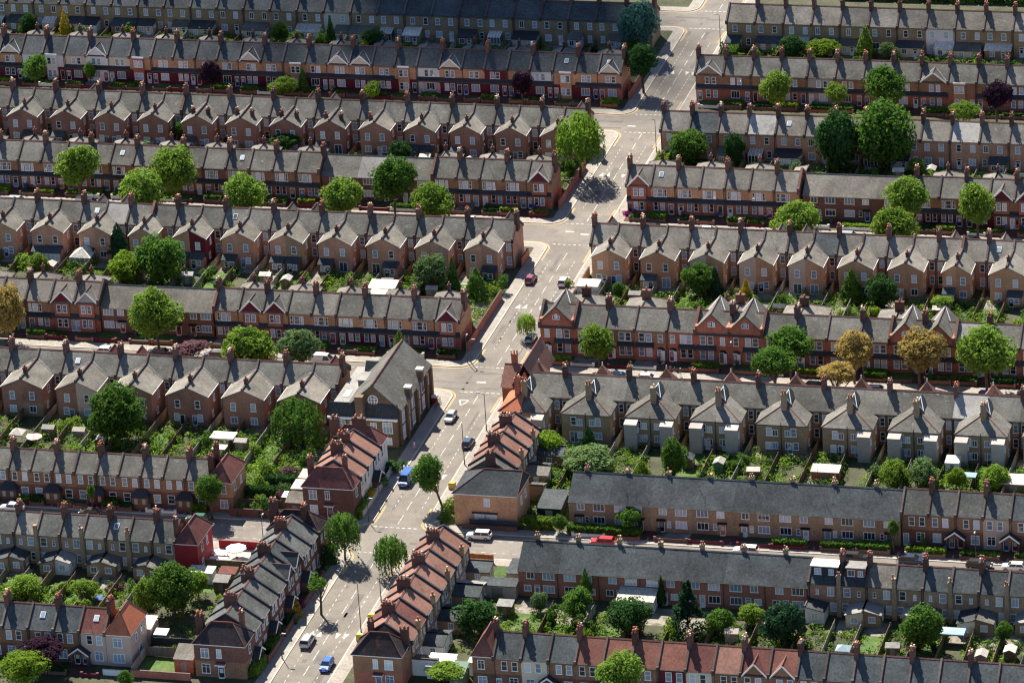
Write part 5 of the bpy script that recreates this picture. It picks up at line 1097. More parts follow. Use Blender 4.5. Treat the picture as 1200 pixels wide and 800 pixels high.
TREES = [  # x, y, crown radius, half height, height of the crown's centre, habit, leaf, label, group
 (-10.9, 157.5, 5.3, 5.9, 7.6, 'round', 'blue', 'large blue-green conifer at the top junction', None),
 (-5.0, 134.5, 3.8, 4.0, 7.5, 'round', 'dark', 'dark round tree below the blue-green conifer', None),
 (-13.1, 157.8, 1.6, 2.7, 4.0, 'cone', 'mid', 'narrow green cypress between conifer and end house', None),
 (-6.8, 84.5, 5.5, 6.4, 8.4, 'willow', 'willow', 'big weeping willow beside the main road', None),
 (-109.6, 60.4, 5.0, 5.1, 8.0, 'round', 'bright', 'bright round street tree furthest left of the row by the fourth left-hand terrace', 's'),
 (-88.3, 60.4, 5.1, 5.3, 8.1, 'round', 'bright', 'bright round street tree against canopied houses, above and beside a smaller one', 's'),
 (-90.8, 48.2, 5.1, 4.9, 7.7, 'round', 'bright', 'wide light green street tree below two taller ones, beside the white van', 's'),
 (-68.9, 48.2, 4.9, 4.6, 8.0, 'round', 'bright', 'light green street tree standing alone right of the close pair', 's'),
 (-48.3, 48.2, 4.7, 4.5, 8.0, 'round', 'bright', 'light green street tree in front of plain post-war casement house', 's'),
 (-40.7, 60.4, 4.9, 5.2, 7.4, 'round', 'mid', 'darker round street tree before the post-war houses, dark car below', 's'),
 (-29.0, 48.2, 4.5, 4.3, 8.0, 'round', 'bright', 'light green street tree nearest the main road on that street', 's'),
 (-147.2, 158.3, 1.9, 3.1, 3.0, 'cone', 'yellow', 'small yellow conifer in the topmost gardens', None),
 (-142.2, 124.2, 3.2, 3.0, 4.9, 'round', 'mid', 'mid green tree in front of white and maroon houses', None),
 (-130.5, 127.6, 1.4, 2.3, 3.0, 'round', 'mid', 'small dark green front garden tree by all white house', None),
 (-84.2, 124.2, 3.5, 2.1, 2.7, 'round', 'bright', 'leafy green front garden tree before maroon ground floors', None),
 (-80.8, 128.1, 1.5, 2.5, 3.2, 'cone', 'mid', 'narrow green shrub-tree beside leafy front garden tree', None),
 (-63.6, 123.0, 2.9, 2.5, 2.9, 'sparse', 'lime', 'thin yellowish tree on the pavement of the second street', None),
 (-101.1, 124.6, 2.6, 3.0, 4.6, 'round', 'purple', 'dark purple tree before maroon houses, further from the road', 'p'),
 (-29.7, 124.6, 2.5, 2.7, 5.2, 'round', 'purple', 'dark purple tree before white and maroon house near the main road', 'p'),
 (-82.3, 155.1, 1.5, 3.4, 4.5, 'cone', 'dark', 'tall narrow cypress in the topmost gardens', None),
 (-93.8, 154.2, 2.2, 2.2, 4.0, 'round', 'mid', 'round green tree in gardens beside a white lean-to', None),
 (-72.6, 155.6, 2.8, 1.8, 3.0, 'round', 'dark', 'spreading dark tree in the topmost gardens', None),
 (-155.2, 155.9, 2.3, 2.8, 3.0, 'round', 'dark', 'dark garden tree at the top left', None),
 (-73.4, 91.0, 3.6, 1.7, 3.0, 'round', 'dark', 'broad dark garden tree below gabled wings of third left terrace', None),
 (-47.2, 87.8, 2.8, 2.4, 3.0, 'round', 'dark', 'dark tree in the gardens of the third left terrace near post-war house', None),
 (-97.6, 95.6, 2.3, 2.6, 3.0, 'round', 'mid', 'garden tree between two gabled wings of third left terrace', None),
 (-90.7, 30.7, 2.6, 3.2, 5.0, 'cone', 'pine', 'dark pointed tree between rear wings of fifth left terrace', None),
 (-77.7, 18.9, 5.1, 5.5, 5.5, 'round', 'mid', 'large dense green tree in gardens of fifth left terrace', None),
 (-85.4, 18.9, 4.2, 3.1, 3.6, 'round', 'lime', 'yellow-green tree next to the large dense green one', None),
 (-21.9, 22.1, 3.7, 3.9, 4.2, 'round', 'grey', 'grey-green feathery tree in gardens of fifth left terrace', None),
 (-17.6, 21.7, 1.6, 3.8, 4.0, 'cone', 'dark', 'dark column-like conifer beside grey-green tree', None),
 (-12.2, 19.6, 3.0, 3.2, 3.5, 'cone', 'mid', 'broad conical green tree near main road wall', None),
 (-104.3, 19.5, 2.4, 2.6, 2.7, 'round', 'bright', 'light green bushy tree beside the white conservatory', None),
 (-99.1, -12.0, 3.7, 5.6, 7.0, 'round', 'gold', 'golden brown street tree at left edge of the photo', None),
 (-67.9, -12.4, 5.4, 5.6, 7.5, 'round', 'bright', 'large bright street tree before the post-war houses of sixth left terrace', None),
 (-45.0, -24.6, 5.5, 5.2, 6.3, 'round', 'bright', 'wide pale green street tree right of the purple bush tree', None),
 (-35.0, -24.6, 4.3, 4.0, 8.0, 'round', 'grey', 'dull green street tree between wide pale tree and small pyramid tree', None),
 (-56.7, -25.0, 3.4, 1.3, 6.6, 'round', 'mauve', 'low mauve tree behind the chimneys of seventh left terrace', None),
 (-18.9, -12.2, 1.5, 2.1, 4.7, 'cone', 'bright', 'small bright pyramid tree behind the hall roof', None),
 (-61.7, -54.4, 5.2, 5.8, 5.8, 'round', 'mid', 'large dark-centred tree in gardens of seventh left terrace', None),
 (-27.8, -51.0, 5.3, 4.7, 4.6, 'willow', 'mid', 'drooping green garden tree left of the hall annex', None),
 (-34.2, -84.0, 2.6, 3.0, 5.8, 'round', 'mid', 'round green tree before hipped end house', None),
 (-56.8, -84.2, 0.8, 1.7, 4.0, 'round', 'mid', 'very small street tree before the dark red porch', None),
 (-5.3, -97.2, 3.3, 4.4, 5.2, 'willow', 'mid', 'birch-like street tree at the junction corner, left of the road', 'b'),
 (4.6, -101.5, 3.0, 3.9, 3.9, 'willow', 'mid', 'birch-like street tree standing on the right side of the road', 'b'),
 (-3.5, -118.0, 2.8, 1.8, 6.0, 'sparse', 'mid', 'thin street tree with open crown beside the lower main road', None),
 (6.2, -74.0, 3.0, 3.9, 6.3, 'round', 'mid', 'leaning street tree on the main road opposite the blue van', None),
 (-28.9, -121.3, 4.8, 4.8, 4.8, 'round', 'mid', 'largest tree behind the red painted house', None),
 (-33.6, -122.8, 2.8, 3.5, 3.6, 'round', 'bright', 'lighter green tree at the left of the largest garden tree', None),
 (-26.5, -115.3, 2.2, 2.2, 3.0, 'round', 'lime', 'yellow-green tree at the right of the largest garden tree', None),
 (-56.8, -120.6, 3.6, 2.5, 2.6, 'round', 'bright', 'bushy pale green tree in the lower left gardens', None),
 (-46.1, -118.8, 2.5, 1.7, 2.4, 'round', 'bright', 'bright bushy tree between back kitchens at lower left', None),
 (-45.3, -152.0, 4.1, 2.8, 4.1, 'round', 'lime', 'yellow-green tree cut by the bottom left edge', None),
 (-44.5, -146.5, 4.6, 2.0, 4.4, 'round', 'purple', 'purple-leaved tree before gabled porch at bottom left', None),
 (-27.3, -152.0, 1.4, 1.5, 3.4, 'round', 'mid', 'small green tree at the bottom edge below orange roof', None),
 (25.8, -121.9, 4.7, 3.6, 3.6, 'round', 'dark', 'spreading dark tree behind the red tiled roadside terrace', None),
 (24.7, -139.4, 3.8, 1.5, 2.0, 'round', 'bright', 'pale green tree at the bottom beside white roofed yard', None),
 (58.0, -151.0, 4.4, 4.2, 9.5, 'round', 'bright', 'bright street tree before red tiled cottages at the bottom edge', None),
 (55.3, 95.5, 7.2, 7.6, 7.6, 'round', 'mid', 'very large dark tree behind the fourth right terrace, right of its twin', 'v'),
 (45.9, 93.4, 5.6, 7.1, 7.0, 'round', 'dark', 'darker left-hand one of the two very large trees', None),
 (51.0, 122.6, 4.8, 4.5, 8.0, 'round', 'mid', 'round dense street tree above the very large dark tree', None),
 (26.9, 124.0, 3.7, 4.0, 6.1, 'round', 'bright', 'bright street tree before second right terrace, nearest the main road', None),
 (39.9, 123.0, 2.6, 2.4, 6.0, 'round', 'bright', 'small bright round tree before grey rendered house', None),
 (23.6, 157.9, 3.1, 2.6, 3.2, 'round', 'dark', 'dark round-topped conifer in the top right gardens', None),
 (30.2, 158.5, 4.2, 1.7, 3.0, 'round', 'lime', 'broad yellow-green shrub-tree in the top right gardens', None),
 (39.2, 161.0, 2.7, 3.8, 4.0, 'cone', 'bright', 'upright bright green tree in the top right gardens', None),
 (44.6, 159.3, 2.3, 2.1, 2.4, 'round', 'grey', 'grey-green bush-like tree beside white painted house', None),
 (74.4, 124.3, 3.5, 3.2, 6.4, 'round', 'purple', 'dark purple tree before second right terrace', None),
 (69.8, 111.0, 3.4, 2.1, 7.8, 'round', 'bright', 'light green tree below the purple one at right', None),
 (14.3, 94.5, 4.2, 3.8, 4.0, 'round', 'mid', 'dense green tree against the ivy-hung end house', None),
 (24.0, 93.5, 2.6, 3.8, 4.2, 'round', 'dark', 'dark upright tree in gardens of third right terrace', None),
 (8.5, 92.7, 1.5, 1.7, 1.8, 'bush', 'lime', 'light green bush by the roadside fence', None),
 (63.0, 92.5, 2.1, 1.7, 2.2, 'round', 'lime', 'light green tree at right foot of very large tree', None),
 (46.5, 48.4, 4.7, 4.4, 7.2, 'round', 'bright', 'bright street tree before post-war block, nearest main road on that street', 't'),
 (66.6, 60.6, 4.7, 4.4, 8.2, 'round', 'bright', 'tall bright street tree behind a lower one, fifth right-hand terrace', 't'),
 (66.7, 48.2, 5.0, 4.7, 6.7, 'round', 'bright', 'lower bright street tree in front of a taller one, fifth right-hand terrace', 't'),
 (81.0, 60.4, 4.6, 5.1, 7.6, 'round', 'bright', 'bright street tree standing alone near right edge, above dark chimney', 't'),
 (31.7, 25.7, 3.8, 3.4, 3.8, 'round', 'mid', 'dense green tree in gardens of fifth right terrace, nearest the main road', None),
 (34.9, 25.2, 1.9, 3.1, 3.6, 'cone', 'pine', 'bluish conifer beside dense green garden tree', None),
 (61.9, 26.5, 2.9, 3.3, 3.8, 'cone', 'mid', 'dark pointed tree, left of a pair of garden trees', None),
 (68.3, 23.9, 3.5, 3.5, 3.6, 'round', 'dark', 'rounded dark tree, right of a pair of garden trees', None),
 (41.1, 24.9, 1.5, 2.3, 2.4, 'cone', 'yellow', 'bright yellow-green cone-shaped conifer', None),
 (4.3, 27.8, 1.1, 1.0, 1.6, 'bush', 'bright', 'small green bush tree over parked pale car', None),
 (20.2, -11.6, 4.2, 4.2, 5.9, 'round', 'bright', 'bright street tree before red corner house', None),
 (2.7, 1.4, 1.9, 2.5, 3.0, 'willow', 'bright', 'small willowy tree beside the pale blue car', None),
 (57.5, -11.4, 4.7, 3.5, 7.1, 'round', 'mid', 'taller green street tree of the close pair before red houses', None),
 (56.4, -21.0, 4.4, 3.0, 7.6, 'round', 'mid', 'lower green street tree of the close pair before red houses', None),
 (69.6, -11.6, 3.7, 3.9, 6.8, 'round', 'gold', 'golden street tree standing behind a lower golden one', None),
 (69.1, -24.4, 3.7, 2.1, 7.9, 'round', 'gold', 'low golden street tree in front of another golden one', None),
 (82.1, -11.8, 5.2, 4.2, 7.5, 'round', 'gold', 'largest golden brown street tree, alone before red houses', None),
 (94.9, -12.0, 5.6, 5.3, 7.8, 'round', 'bright', 'large vivid green street tree near the right edge', None),
 (20.3, -51.6, 2.9, 2.7, 2.8, 'round', 'lime', 'light green round tree beside the concrete outshut', None),
 (29.2, -56.3, 5.0, 2.3, 2.4, 'round', 'grey', 'wide grey-green shrubby tree below hipped rear wing', None),
 (27.2, -47.9, 1.8, 2.3, 3.2, 'cone', 'dark', 'dark upright tree against hipped rear wing', None),
 (45.3, -56.9, 2.7, 4.0, 4.0, 'round', 'mid', 'tall green garden tree between outshut towers', None),
 (39.5, -58.2, 2.2, 1.8, 2.4, 'cone', 'lime', 'rounded yellow-green conifer behind the long slate roof', None),
 (46.4, -44.1, 1.3, 2.0, 2.6, 'round', 'mid', 'small green tree between two hipped wings', None),
 (85.2, -55.3, 2.9, 2.6, 2.6, 'round', 'bright', 'bushy bright tree behind the long slate roof, left of two', 'x'),
 (90.3, -54.7, 2.9, 2.8, 2.8, 'round', 'grey', 'bushy grey-green tree behind the long slate roof', None),
 (96.4, -54.5, 2.0, 2.0, 2.2, 'round', 'lime', 'small yellow-green garden tree near the gazebo', None),
 (103.3, -54.8, 2.9, 2.5, 2.6, 'round', 'bright', 'bright bushy tree near right edge behind slate roof', None),
 (29.8, -81.3, 1.6, 1.7, 1.9, 'round', 'mid', 'clipped round bush beside the dark garage', None),
 (42.4, -79.8, 2.5, 1.7, 3.0, 'round', 'mid', 'shaggy green front garden bush before yellow brick houses', None),
 (90.0, -81.5, 1.1, 1.7, 4.7, 'round', 'mid', 'small thin street tree before end of the yellow brick houses', None),
 (94.8, -79.3, 0.7, 1.6, 1.6, 'cone', 'lime', 'slim yellow-green conifer beside gabled porch', None),
 (41.3, -115.2, 3.3, 3.1, 3.6, 'round', 'mid', 'dense green garden tree, leftmost behind the red brick houses', None),
 (41.3, -108.0, 1.4, 2.4, 4.6, 'cone', 'mid', 'narrow tree against red brick rear wall', None),
 (51.5, -118.3, 4.0, 3.3, 3.6, 'round', 'dark', 'rounded dark garden tree below corrugated roof', None),
 (61.6, -118.0, 4.6, 5.4, 5.4, 'tiered', 'pine', 'tall dark conifer in the gardens at lower right', None),
 (66.8, -116.1, 3.0, 2.4, 2.6, 'round', 'mid', 'mid green tree at the right of tall dark conifer', None),
 (77.7, -118.9, 4.2, 4.1, 4.1, 'round', 'pine', 'large dark bushy tree in gardens at lower right', None),
 (101.2, -117.7, 4.2, 4.4, 4.4, 'round', 'mid', 'broad garden tree beside the dark red extension', None),
 (54.4, -107.1, 1.0, 2.7, 3.4, 'cone', 'dark', 'dark climbing column tree at right of corrugated roof', None),
 (71.2, -112.2, 2.5, 2.0, 2.2, 'round', 'bright', 'light green tree between dark garden trees', None),
 (114.4, -113.0, 1.7, 1.9, 2.4, 'round', 'mid', 'small green tree near lower right corner', None),
 (34.1, -112.3, 1.7, 2.0, 2.0, 'round', 'grey', 'small grey-green tree in first yard of red brick houses', None),
 (-11.6, 30.1, 1.1, 1.3, 1.5, 'bush', 'mid', 'small bush beside the roadside wall near red car', None),
 (-7.7, 23.4, 1.6, 1.8, 2.3, 'sparse', 'mid', 'thin street tree near the red car', None),
 (80.5, 22.7, 2.2, 1.3, 2.4, 'round', 'bright', 'light green tree behind red gables at right', None),
 (16.0, 22.5, 1.2, 1.8, 2.0, 'round', 'mid', 'small upright tree behind red corner house', None),
]
GROUPS = {'s': 'round street trees along the fourth left-hand terrace', 'p': 'dark purple trees', 'b': 'birch-like street trees at the lower junction', 'v': 'very large trees', 't': 'street trees at right', 'x': 'trees behind the long slate roof'}
for x, y, r, h, z, kind, leaf, label, g in TREES:
    if kind == 'bush': shrub(x, y, r, h * 1.3, leaf, label, None, 'bush')
    else: tree(x, y, r, h, z, kind, leaf, label, GROUPS.get(g), name={'willow': 'willow_tree', 'tiered': 'conifer_tree', 'cone': 'conifer_tree'}.get(kind, 'tree'), lean=-2.2 if label.startswith('leaning') else 0)

# ------------------------------------------------------------------ shrubs in the back gardens and one mass of low planting
def in_garden(): 
    where, y1, y0, _ = rnd.choice(backs); hs = ALLROW[where]; return where, hs, y0, y1
for where, y1, y0, _ in backs:
    hs = sorted(ALLROW[where], key=lambda o: abs(o.location.x))
    for i, h in enumerate(hs):
        w = width(h); fr = ORD[i]
        for k in range(rnd.choice((1, 2, 2, 2))):
            r = rnd.uniform(.8, 1.9); lf = rnd.choice(['mid', 'dark', 'bright', 'lime', 'grey', 'mid', 'bright', 'mauve' if rnd.random() < .3 else 'mid'])
            nm = dict(mid='mid green', dark='dark green', bright='fresh green', lime='yellow-green', grey='grey-green', mauve='mauve-leaved')[lf]; sz = 'large' if r > 1.3 else 'small'
            side = ('left', 'right')[k] if True else ''
            xx = h.location.x + (w * .12 if k == 0 else w * .82) + rnd.uniform(-.3, .3)
            shrub(xx, rnd.uniform(y0 + 1, y1 - 3.5), r, r * rnd.uniform(1.0, 1.5), lf, f"{sz} {nm} shrub, {side} side of {fr} garden from the road, {where}", 'shrubs in back gardens')
def low_planting():
    """overgrown beds between lawns and yards: low domes of leaves, none of them countable"""
    b = MB(); r = random.Random(5)
    def clump(cx, cy, big=1.0):
        q = r.uniform(.4, 1.15) * big; hh = r.uniform(.35, 1.0) * q * 1.3; m = r.choice((0, 0, 1, 1, 1, 1, 2, 3, 3, 3, 4))
        for _ in range(int(14 + 14 * q)):
            a, d = r.uniform(0, 6.283), sqrt(r.random()); dx, dy = d * cos(a), d * sin(a); z = sqrt(max(0, 1 - d * d)) * hh
            leafquad(b, (cx + dx * q, cy + dy * q, Z0 + z + abs(r.gauss(.03, .06))), Vector((dx + r.gauss(0, .5), dy + r.gauss(0, .5), .7 + r.gauss(0, .3))), r.uniform(.12, .26), r, m)
    for where, y1, y0, _ in backs:
        hs = ALLROW[where]
        for h in hs:
            x0, ww = h.location.x, width(h); lush = r.random()
            for _ in range(int(ww * (y1 - y0) / (1.6 if lush < .7 else 3.6))):
                f = r.random(); cy = r.uniform(y0 - 1.5, y1 - 1.2); cx = r.uniform(x0, x0 + ww)
                if lush >= .7: cx = x0 + r.choice((.4, ww - .5)) + r.gauss(0, .35)
                clump(cx, cy, 1.35 if where.startswith(('seventh', 'fifth')) else 1.0)
    for x0, x1, y0, y1 in ((-31, -19, -78, -60), (-30, -19.5, -136, -104), (21, 30, -133, -99), (20, 30, -76, -46), (12, 22, -45, -52), (7.8, 9.8, -78, -50), (-9, -7.4, -128, -100), (8, 12, 16, 30), (-12, -8, 8, 30), (-12, -8, 78, 95), (7.6, 12, 82, 97)):
        for _ in range(int((x1 - x0) * abs(y1 - y0) / 4.2)): clump(r.uniform(x0, x1), r.uniform(min(y0, y1), max(y0, y1)))
    return b.mesh('undergrowth', ['leaf_mid', 'leaf_bright', 'leaf_dark', 'leaf_lime', 'leaf_grey'])
ug = obj('undergrowth', low_planting()); ug['kind'] = 'stuff'

# ------------------------------------------------------------------ vehicles
def loft(b, secs, m=0, caps=True):
    """skin rings of equal length"""
    n = len(secs[0]); k = len(b.v)
    for s in secs: b.v += [tuple(p) for p in s]
    for a in range(len(secs) - 1):
        for i in range(n):
            j = (i + 1) % n; b.f.append((k + a * n + i, k + a * n + j, k + (a + 1) * n + j, k + (a + 1) * n + i)); b.m.append(m)
    if caps: b.f.append(tuple(k + i for i in range(n))[::-1]); b.m.append(m); b.f.append(tuple(k + (len(secs) - 1) * n + i for i in range(n))); b.m.append(m)
KINDS = {  # length, width, body top heights along x, cabin (base front, roof front, roof back, base back), roof height
    'hatch': (4.1, 1.72, [(-2.05, .55, .78), (-1.95, .45, .92), (-.9, .4, .98), (0, .38, 1.0), (.7, .38, .96), (1.7, .42, .86), (2.05, .5, .68)], (1.05, .35, -1.45, -1.95), 1.46),
    'estate': (4.6, 1.78, [(-2.3, .55, .85), (-2.2, .42, .98), (-1, .38, 1.0), (0, .36, 1.0), (.9, .38, .98), (1.95, .42, .88), (2.3, .5, .7)], (1.2, .45, -1.75, -2.2), 1.5),
    'offroad': (4.5, 1.84, [(-2.25, .6, 1.0), (-2.15, .45, 1.05), (-1, .42, 1.07), (0, .42, 1.07), (.9, .42, 1.05), (1.95, .46, .95), (2.25, .58, .82)], (1.15, .5, -1.8, -2.15), 1.62),
    'van': (5.0, 1.95, [(-2.5, .5, 1.1), (-2.45, .42, 1.2), (-1, .4, 1.22), (0, .4, 1.22), (1.3, .42, 1.2), (2.2, .45, 1.0), (2.5, .52, .75)], (1.95, 1.15, -2.3, -2.45), 2.15)}
def car_meshes(kind):
    L, W, prof, cab, H = KINDS[kind]; h = W / 2
    b = MB(); secs = []
    for x, lo, hi in prof:
        t = 1 - .12 * (abs(x) / (L / 2)) ** 4; w = h * t; secs.append([(x, -w * .9, lo - .16), (x, w * .9, lo - .16), (x, w, lo + .12), (x, w * .99, hi - .14), (x, w * .86, hi), (x, -w * .86, hi), (x, -w * .99, hi - .14), (x, -w, lo + .12)])
    loft(b, secs); body = b
    zb = max(p[2] for p in prof) - .04; f0, f1, r1, r0_ = cab; a = h * .9; c = h * .72
    def ring(x0, z): return None
    g = MB(); g.hexa([(r0_, -a, zb), (f0, -a, zb), (f0, a, zb), (r0_, a, zb)], [(r1, -c, H - .06), (f1, -c, H - .06), (f1, c, H - .06), (r1, c, H - .06)])
    body.hexa([(r1 - .06, -c - .03, H - .07), (f1 + .06, -c - .03, H - .07), (f1 + .06, c + .03, H - .07), (r1 - .06, c + .03, H - .07)], [(r1 + .05, -c + .08, H), (f1 - .08, -c + .08, H), (f1 - .08, c - .08, H), (r1 + .05, c - .08, H)], 0)
    for s in (-1, 1):                                        # pillars
        for (xb, xt) in ((f0, f1), (r0_, r1), ((f0 + r0_) / 2, (f1 + r1) / 2)): body.tube((xb, s * a, zb), (xt, s * c, H - .04), .055, .05, 4, 0)
    if kind == 'van': body.hexa([(r0_ - .03, -a - .02, zb), (f1 - .9, -a - .02, zb), (f1 - .9, a + .02, zb), (r0_ - .03, a + .02, zb)], [(r1 - .03, -c - .06, H + .02), (f1 - .6, -c - .06, H + .02), (f1 - .6, c + .06, H + .02), (r1 - .03, c + .06, H + .02)], 0)
    for s in (-1, 1): body.box(f0 - .35, s * (h + .1) - .09, zb + .02, f0 - .18, s * (h + .1) + .09, zb + .18, 0)   # mirrors
    w = MB(); n = 12; R0 = .33
    w.hexa([(R0 * cos(2 * pi * i / n), -.1, R0 * sin(2 * pi * i / n)) for i in range(n)], [(R0 * cos(2 * pi * i / n), .1, R0 * sin(2 * pi * i / n)) for i in range(n)], 0)
    w.hexa([(.2 * cos(2 * pi * i / n), -.115, .2 * sin(2 * pi * i / n)) for i in range(n)], [(.2 * cos(2 * pi * i / n), .115, .2 * sin(2 * pi * i / n)) for i in range(n)], 1)
    hl = MB(); hl.hexa([(L / 2 - .22, -.2, -.08), (L / 2 - .02, -.16, -.08), (L / 2 - .02, .16, -.08), (L / 2 - .22, .2, -.08)], [(L / 2 - .3, -.2, .08), (L / 2 - .1, -.16, .08), (L / 2 - .1, .16, .08), (L / 2 - .3, .2, .08)])
    tl = MB(); tl.box(-L / 2 - .02, -.13, -.14, -L / 2 + .2, .13, .14)
    pl = MB(); pl.box(L / 2 - .03, -.26, .42, L / 2 + .02, .26, .53, 0); pl.box(-L / 2 - .02, -.26, .6, -L / 2 + .03, .26, .71, 0)
    return (body.mesh('body', ['car_silver'], False), g.mesh('glazing', ['car_glass']), w.mesh('wheel', ['rubber', 'metal_grey']), hl.mesh('headlight', ['lamp_glass']), tl.mesh('tail_light', ['tail_red']), pl.mesh('number_plate', ['paint_white']))
def car(x, y, ang, kind, col, label, group=None):
    me = cached(('car', kind), lambda: car_meshes(kind)); L, W, prof, cab, H = KINDS[kind]
    t = empty('parked_van' if kind == 'van' else 'parked_car', (x, y, .006), ang); tag(t, label, 'van' if kind == 'van' else 'car', group)
    swap(obj('body', me[0], t), 'car_' + col); obj('glazing', me[1], t)
    for sx in (-1, 1):
        for sy in (-1, 1): obj('wheel', me[2], t, (sx * L * .31, sy * (W / 2 - .1), .33))
    for s in (-1, 1): obj('headlight', me[3], t, (0, s * W * .34, prof[-2][2] - .12)); obj('tail_light', me[4], t, (0, s * W * .38, prof[0][2] - .02))
    obj('number_plate', me[5], t); return t
N_, S_, E_, W_ = pi / 2, -pi / 2, 0.0, pi
car(-2.3, -36.8, S_, 'hatch', 'silver', 'silver and black hatchback parked beside the hall'); car(4.0, -47.6, N_, 'hatch', 'darkblue', 'dark blue car parked opposite the hall beside a tall post')
car(-3.2, -64.6, S_, 'van', 'vanblue', 'blue van parked on the main road by the leaning tree'); car(16.1, -85.3, W_, 'offroad', 'white', 'white estate car with roof rails before the orange brick corner house')
car(38.6, -85.0, W_, 'offroad', 'red', 'tall red car parked behind the long slate roof')
car(64.4, -85.0, W_, 'offroad', 'white', 'white car parked alone beyond the long slate roof'); car(-2.6, -129.0, N_, 'offroad', 'silver', 'silver car driving up the lower main road')
car(3.2, -137.0, S_, 'hatch', 'blue', 'bright blue car on the lower main road'); car(-3.7, 29.3, N_, 'hatch', 'maroon', 'dark red hatchback parked at left kerb of the main road')
car(3.6, 1.0, N_, 'hatch', 'skyblue', 'pale blue car parked beside the red corner house'); car(3.2, 28.8, N_, 'hatch', 'white', 'pale car half hidden under a small bush tree')
car(-107.0, 57.6, E_, 'van', 'white', 'white van parked among street trees at left'); car(-99.6, 57.6, E_, 'hatch', 'silver', 'silver hatchback next to the white van'); car(-77.6, -15.2, E_, 'hatch', 'white', 'white car showing over the ridge at left of sixth street')
car(-23.4, 57.8, E_, 'hatch', 'white', 'white car parked near gabled end house by willow'); car(-33.0, 57.8, E_, 'hatch', 'darkblue', 'dark car under the light green tree nearest the main road'); car(-96, 51.0, W_, 'hatch', 'white', 'white car under a wide light green street tree')
car(-36.6, -85.2, W_, 'hatch', 'green', 'dark green car behind the red painted end house'); car(-72.0, -85.2, W_, 'estate', 'white', 'white car at the left edge behind small yellow terrace'); car(-57.0, -85.4, W_, 'hatch', 'black', 'black car in front of the dark red hipped porch')
car(33.4, 57.6, E_, 'hatch', 'silver', 'silver car before the orange brick terrace'); car(-23.0, 119.8, E_, 'hatch', 'skyblue', 'light blue car near white and maroon house'); car(46.5, 119.8, E_, 'estate', 'white', 'white car behind the very large dark trees')
car(25.2, -15.0, E_, 'hatch', 'skyblue', 'pale blue car beside chimney opposite arched doors'); car(30.6, -15.0, E_, 'hatch', 'white', 'white car next to pale blue car, opposite arched doors'); car(74.7, -15.0, E_, 'hatch', 'silver', 'silver car beside the golden street trees')
car(62.9, -14.8, E_, 'hatch', 'black', 'black car below the golden street trees'); car(95.7, -15.0, E_, 'hatch', 'blue', 'blue car under large vivid green street tree'); car(-33.9, -14.9, E_, 'van', 'white', 'white van behind dull green street tree')
car(84.0, -85.0, E_, 'estate', 'black', 'black car furthest left of three dark cars at lower right'); car(93.8, -85.0, E_, 'offroad', 'darkblue', 'dark blue car below the white-edged gabled porch'); car(105.6, -85.0, E_, 'estate', 'black', 'black car with red tail lights before cream rendered cottage'); car(111.6, -85.0, W_, 'hatch', 'white', 'white car at the right edge of lower street')

# more cars at the far kerb of the streets that show between the rows
r8 = random.Random(21); taken = [(o.location.x, o.location.y) for o in scene.objects if o.name.startswith('parked_')]
NM = dict(silver='silver', black='black', white='white', darkblue='dark blue', grey='grey', maroon='dark red')
for key, yk in (('B', 120.2), ('B2', 120.2), ('D', 57.9), ('D2', 57.9), ('F', -14.5), ('F2', -14.5)):
    hs = sorted(ALLROW[WHERE[key]], key=lambda o: abs(o.location.x))
    for i, h in enumerate(hs):
        x = h.location.x + width(h) / 2
        if i < 1 or r8.random() > .34 or any(abs(x - a) < 5.4 and abs(yk - c) < 3 for a, c in taken): continue
        kd, cl = r8.choice(['hatch', 'hatch', 'estate', 'offroad']), r8.choice(list(NM)); taken.append((x, yk))
        car(x, yk, r8.choice((E_, W_)), kd, cl, f"{NM[cl]} {dict(hatch='hatchback', estate='long car', offroad='tall car')[kd]} at the kerb before {ORD[i]} house from the road, {WHERE[key]}", 'cars parked along the cross streets')

# ------------------------------------------------------------------ lamps, posts
def lamp(x, y, h, ang, label, arm=1.0, m='metal_dark', z=Z0):
    t = empty('street_lamp', (x, y, z), ang); tag(t, label, 'street lamp')
    b = MB(); b.cyl(0, 0, -.05, 1.2, .12, .11, 8); b.cyl(0, 0, 1.2, h, .085, .06, 8); obj('post', b.mesh('post', [m]), t)
    if arm:
        b = MB(); b.tube((0, 0, h), (0, arm, h + .25), .05, .045, 6); obj('arm', b.mesh('arm', [m]), t)
        b = MB(); b.hexa([(-.16, arm - .1, h + .16), (.16, arm - .1, h + .16), (.12, arm + .6, h + .2), (-.12, arm + .6, h + .2)], [(-.13, arm - .1, h + .34), (.13, arm - .1, h + .34), (.1, arm + .6, h + .32), (-.1, arm + .6, h + .32)], 0); obj('lantern', b.mesh('lantern', ['metal_grey']), t)
    return t
lamp(5.5, -55.9, 8.4, N_, 'tall dark post beside dark blue car opposite the hall', 0); lamp(5.7, -40.9, 7.4, N_, 'slim street lamp on the pavement by the red corner house', .9)
lamp(5.3, -123.5, 9.2, N_, 'tall black post beside the red tiled roadside terrace', 0); lamp(5.6, -112.0, 5.4, N_, 'short post by the birch-like tree on the lower main road', 0)
lamp(5.6, 100.5, 7.2, N_, 'street lamp beside the weeping willow junction', .8); lamp(5.5, 164.8, 7.4, N_, 'street lamp by the top right corner house', .8); lamp(-5.3, -10.9, 4.6, S_, 'short lamp post beside orange brick gabled end house', .5)
lamp(-5.4, -134.8, 4.4, S_, 'lamp post with square head at foot of lower left terrace', .4); lamp(71.2, -10.6, 6.2, pi, 'street lamp between golden street trees', .7); lamp(46.2, -10.8, 7.0, pi, 'slim lamp post before paired red gables', .7)
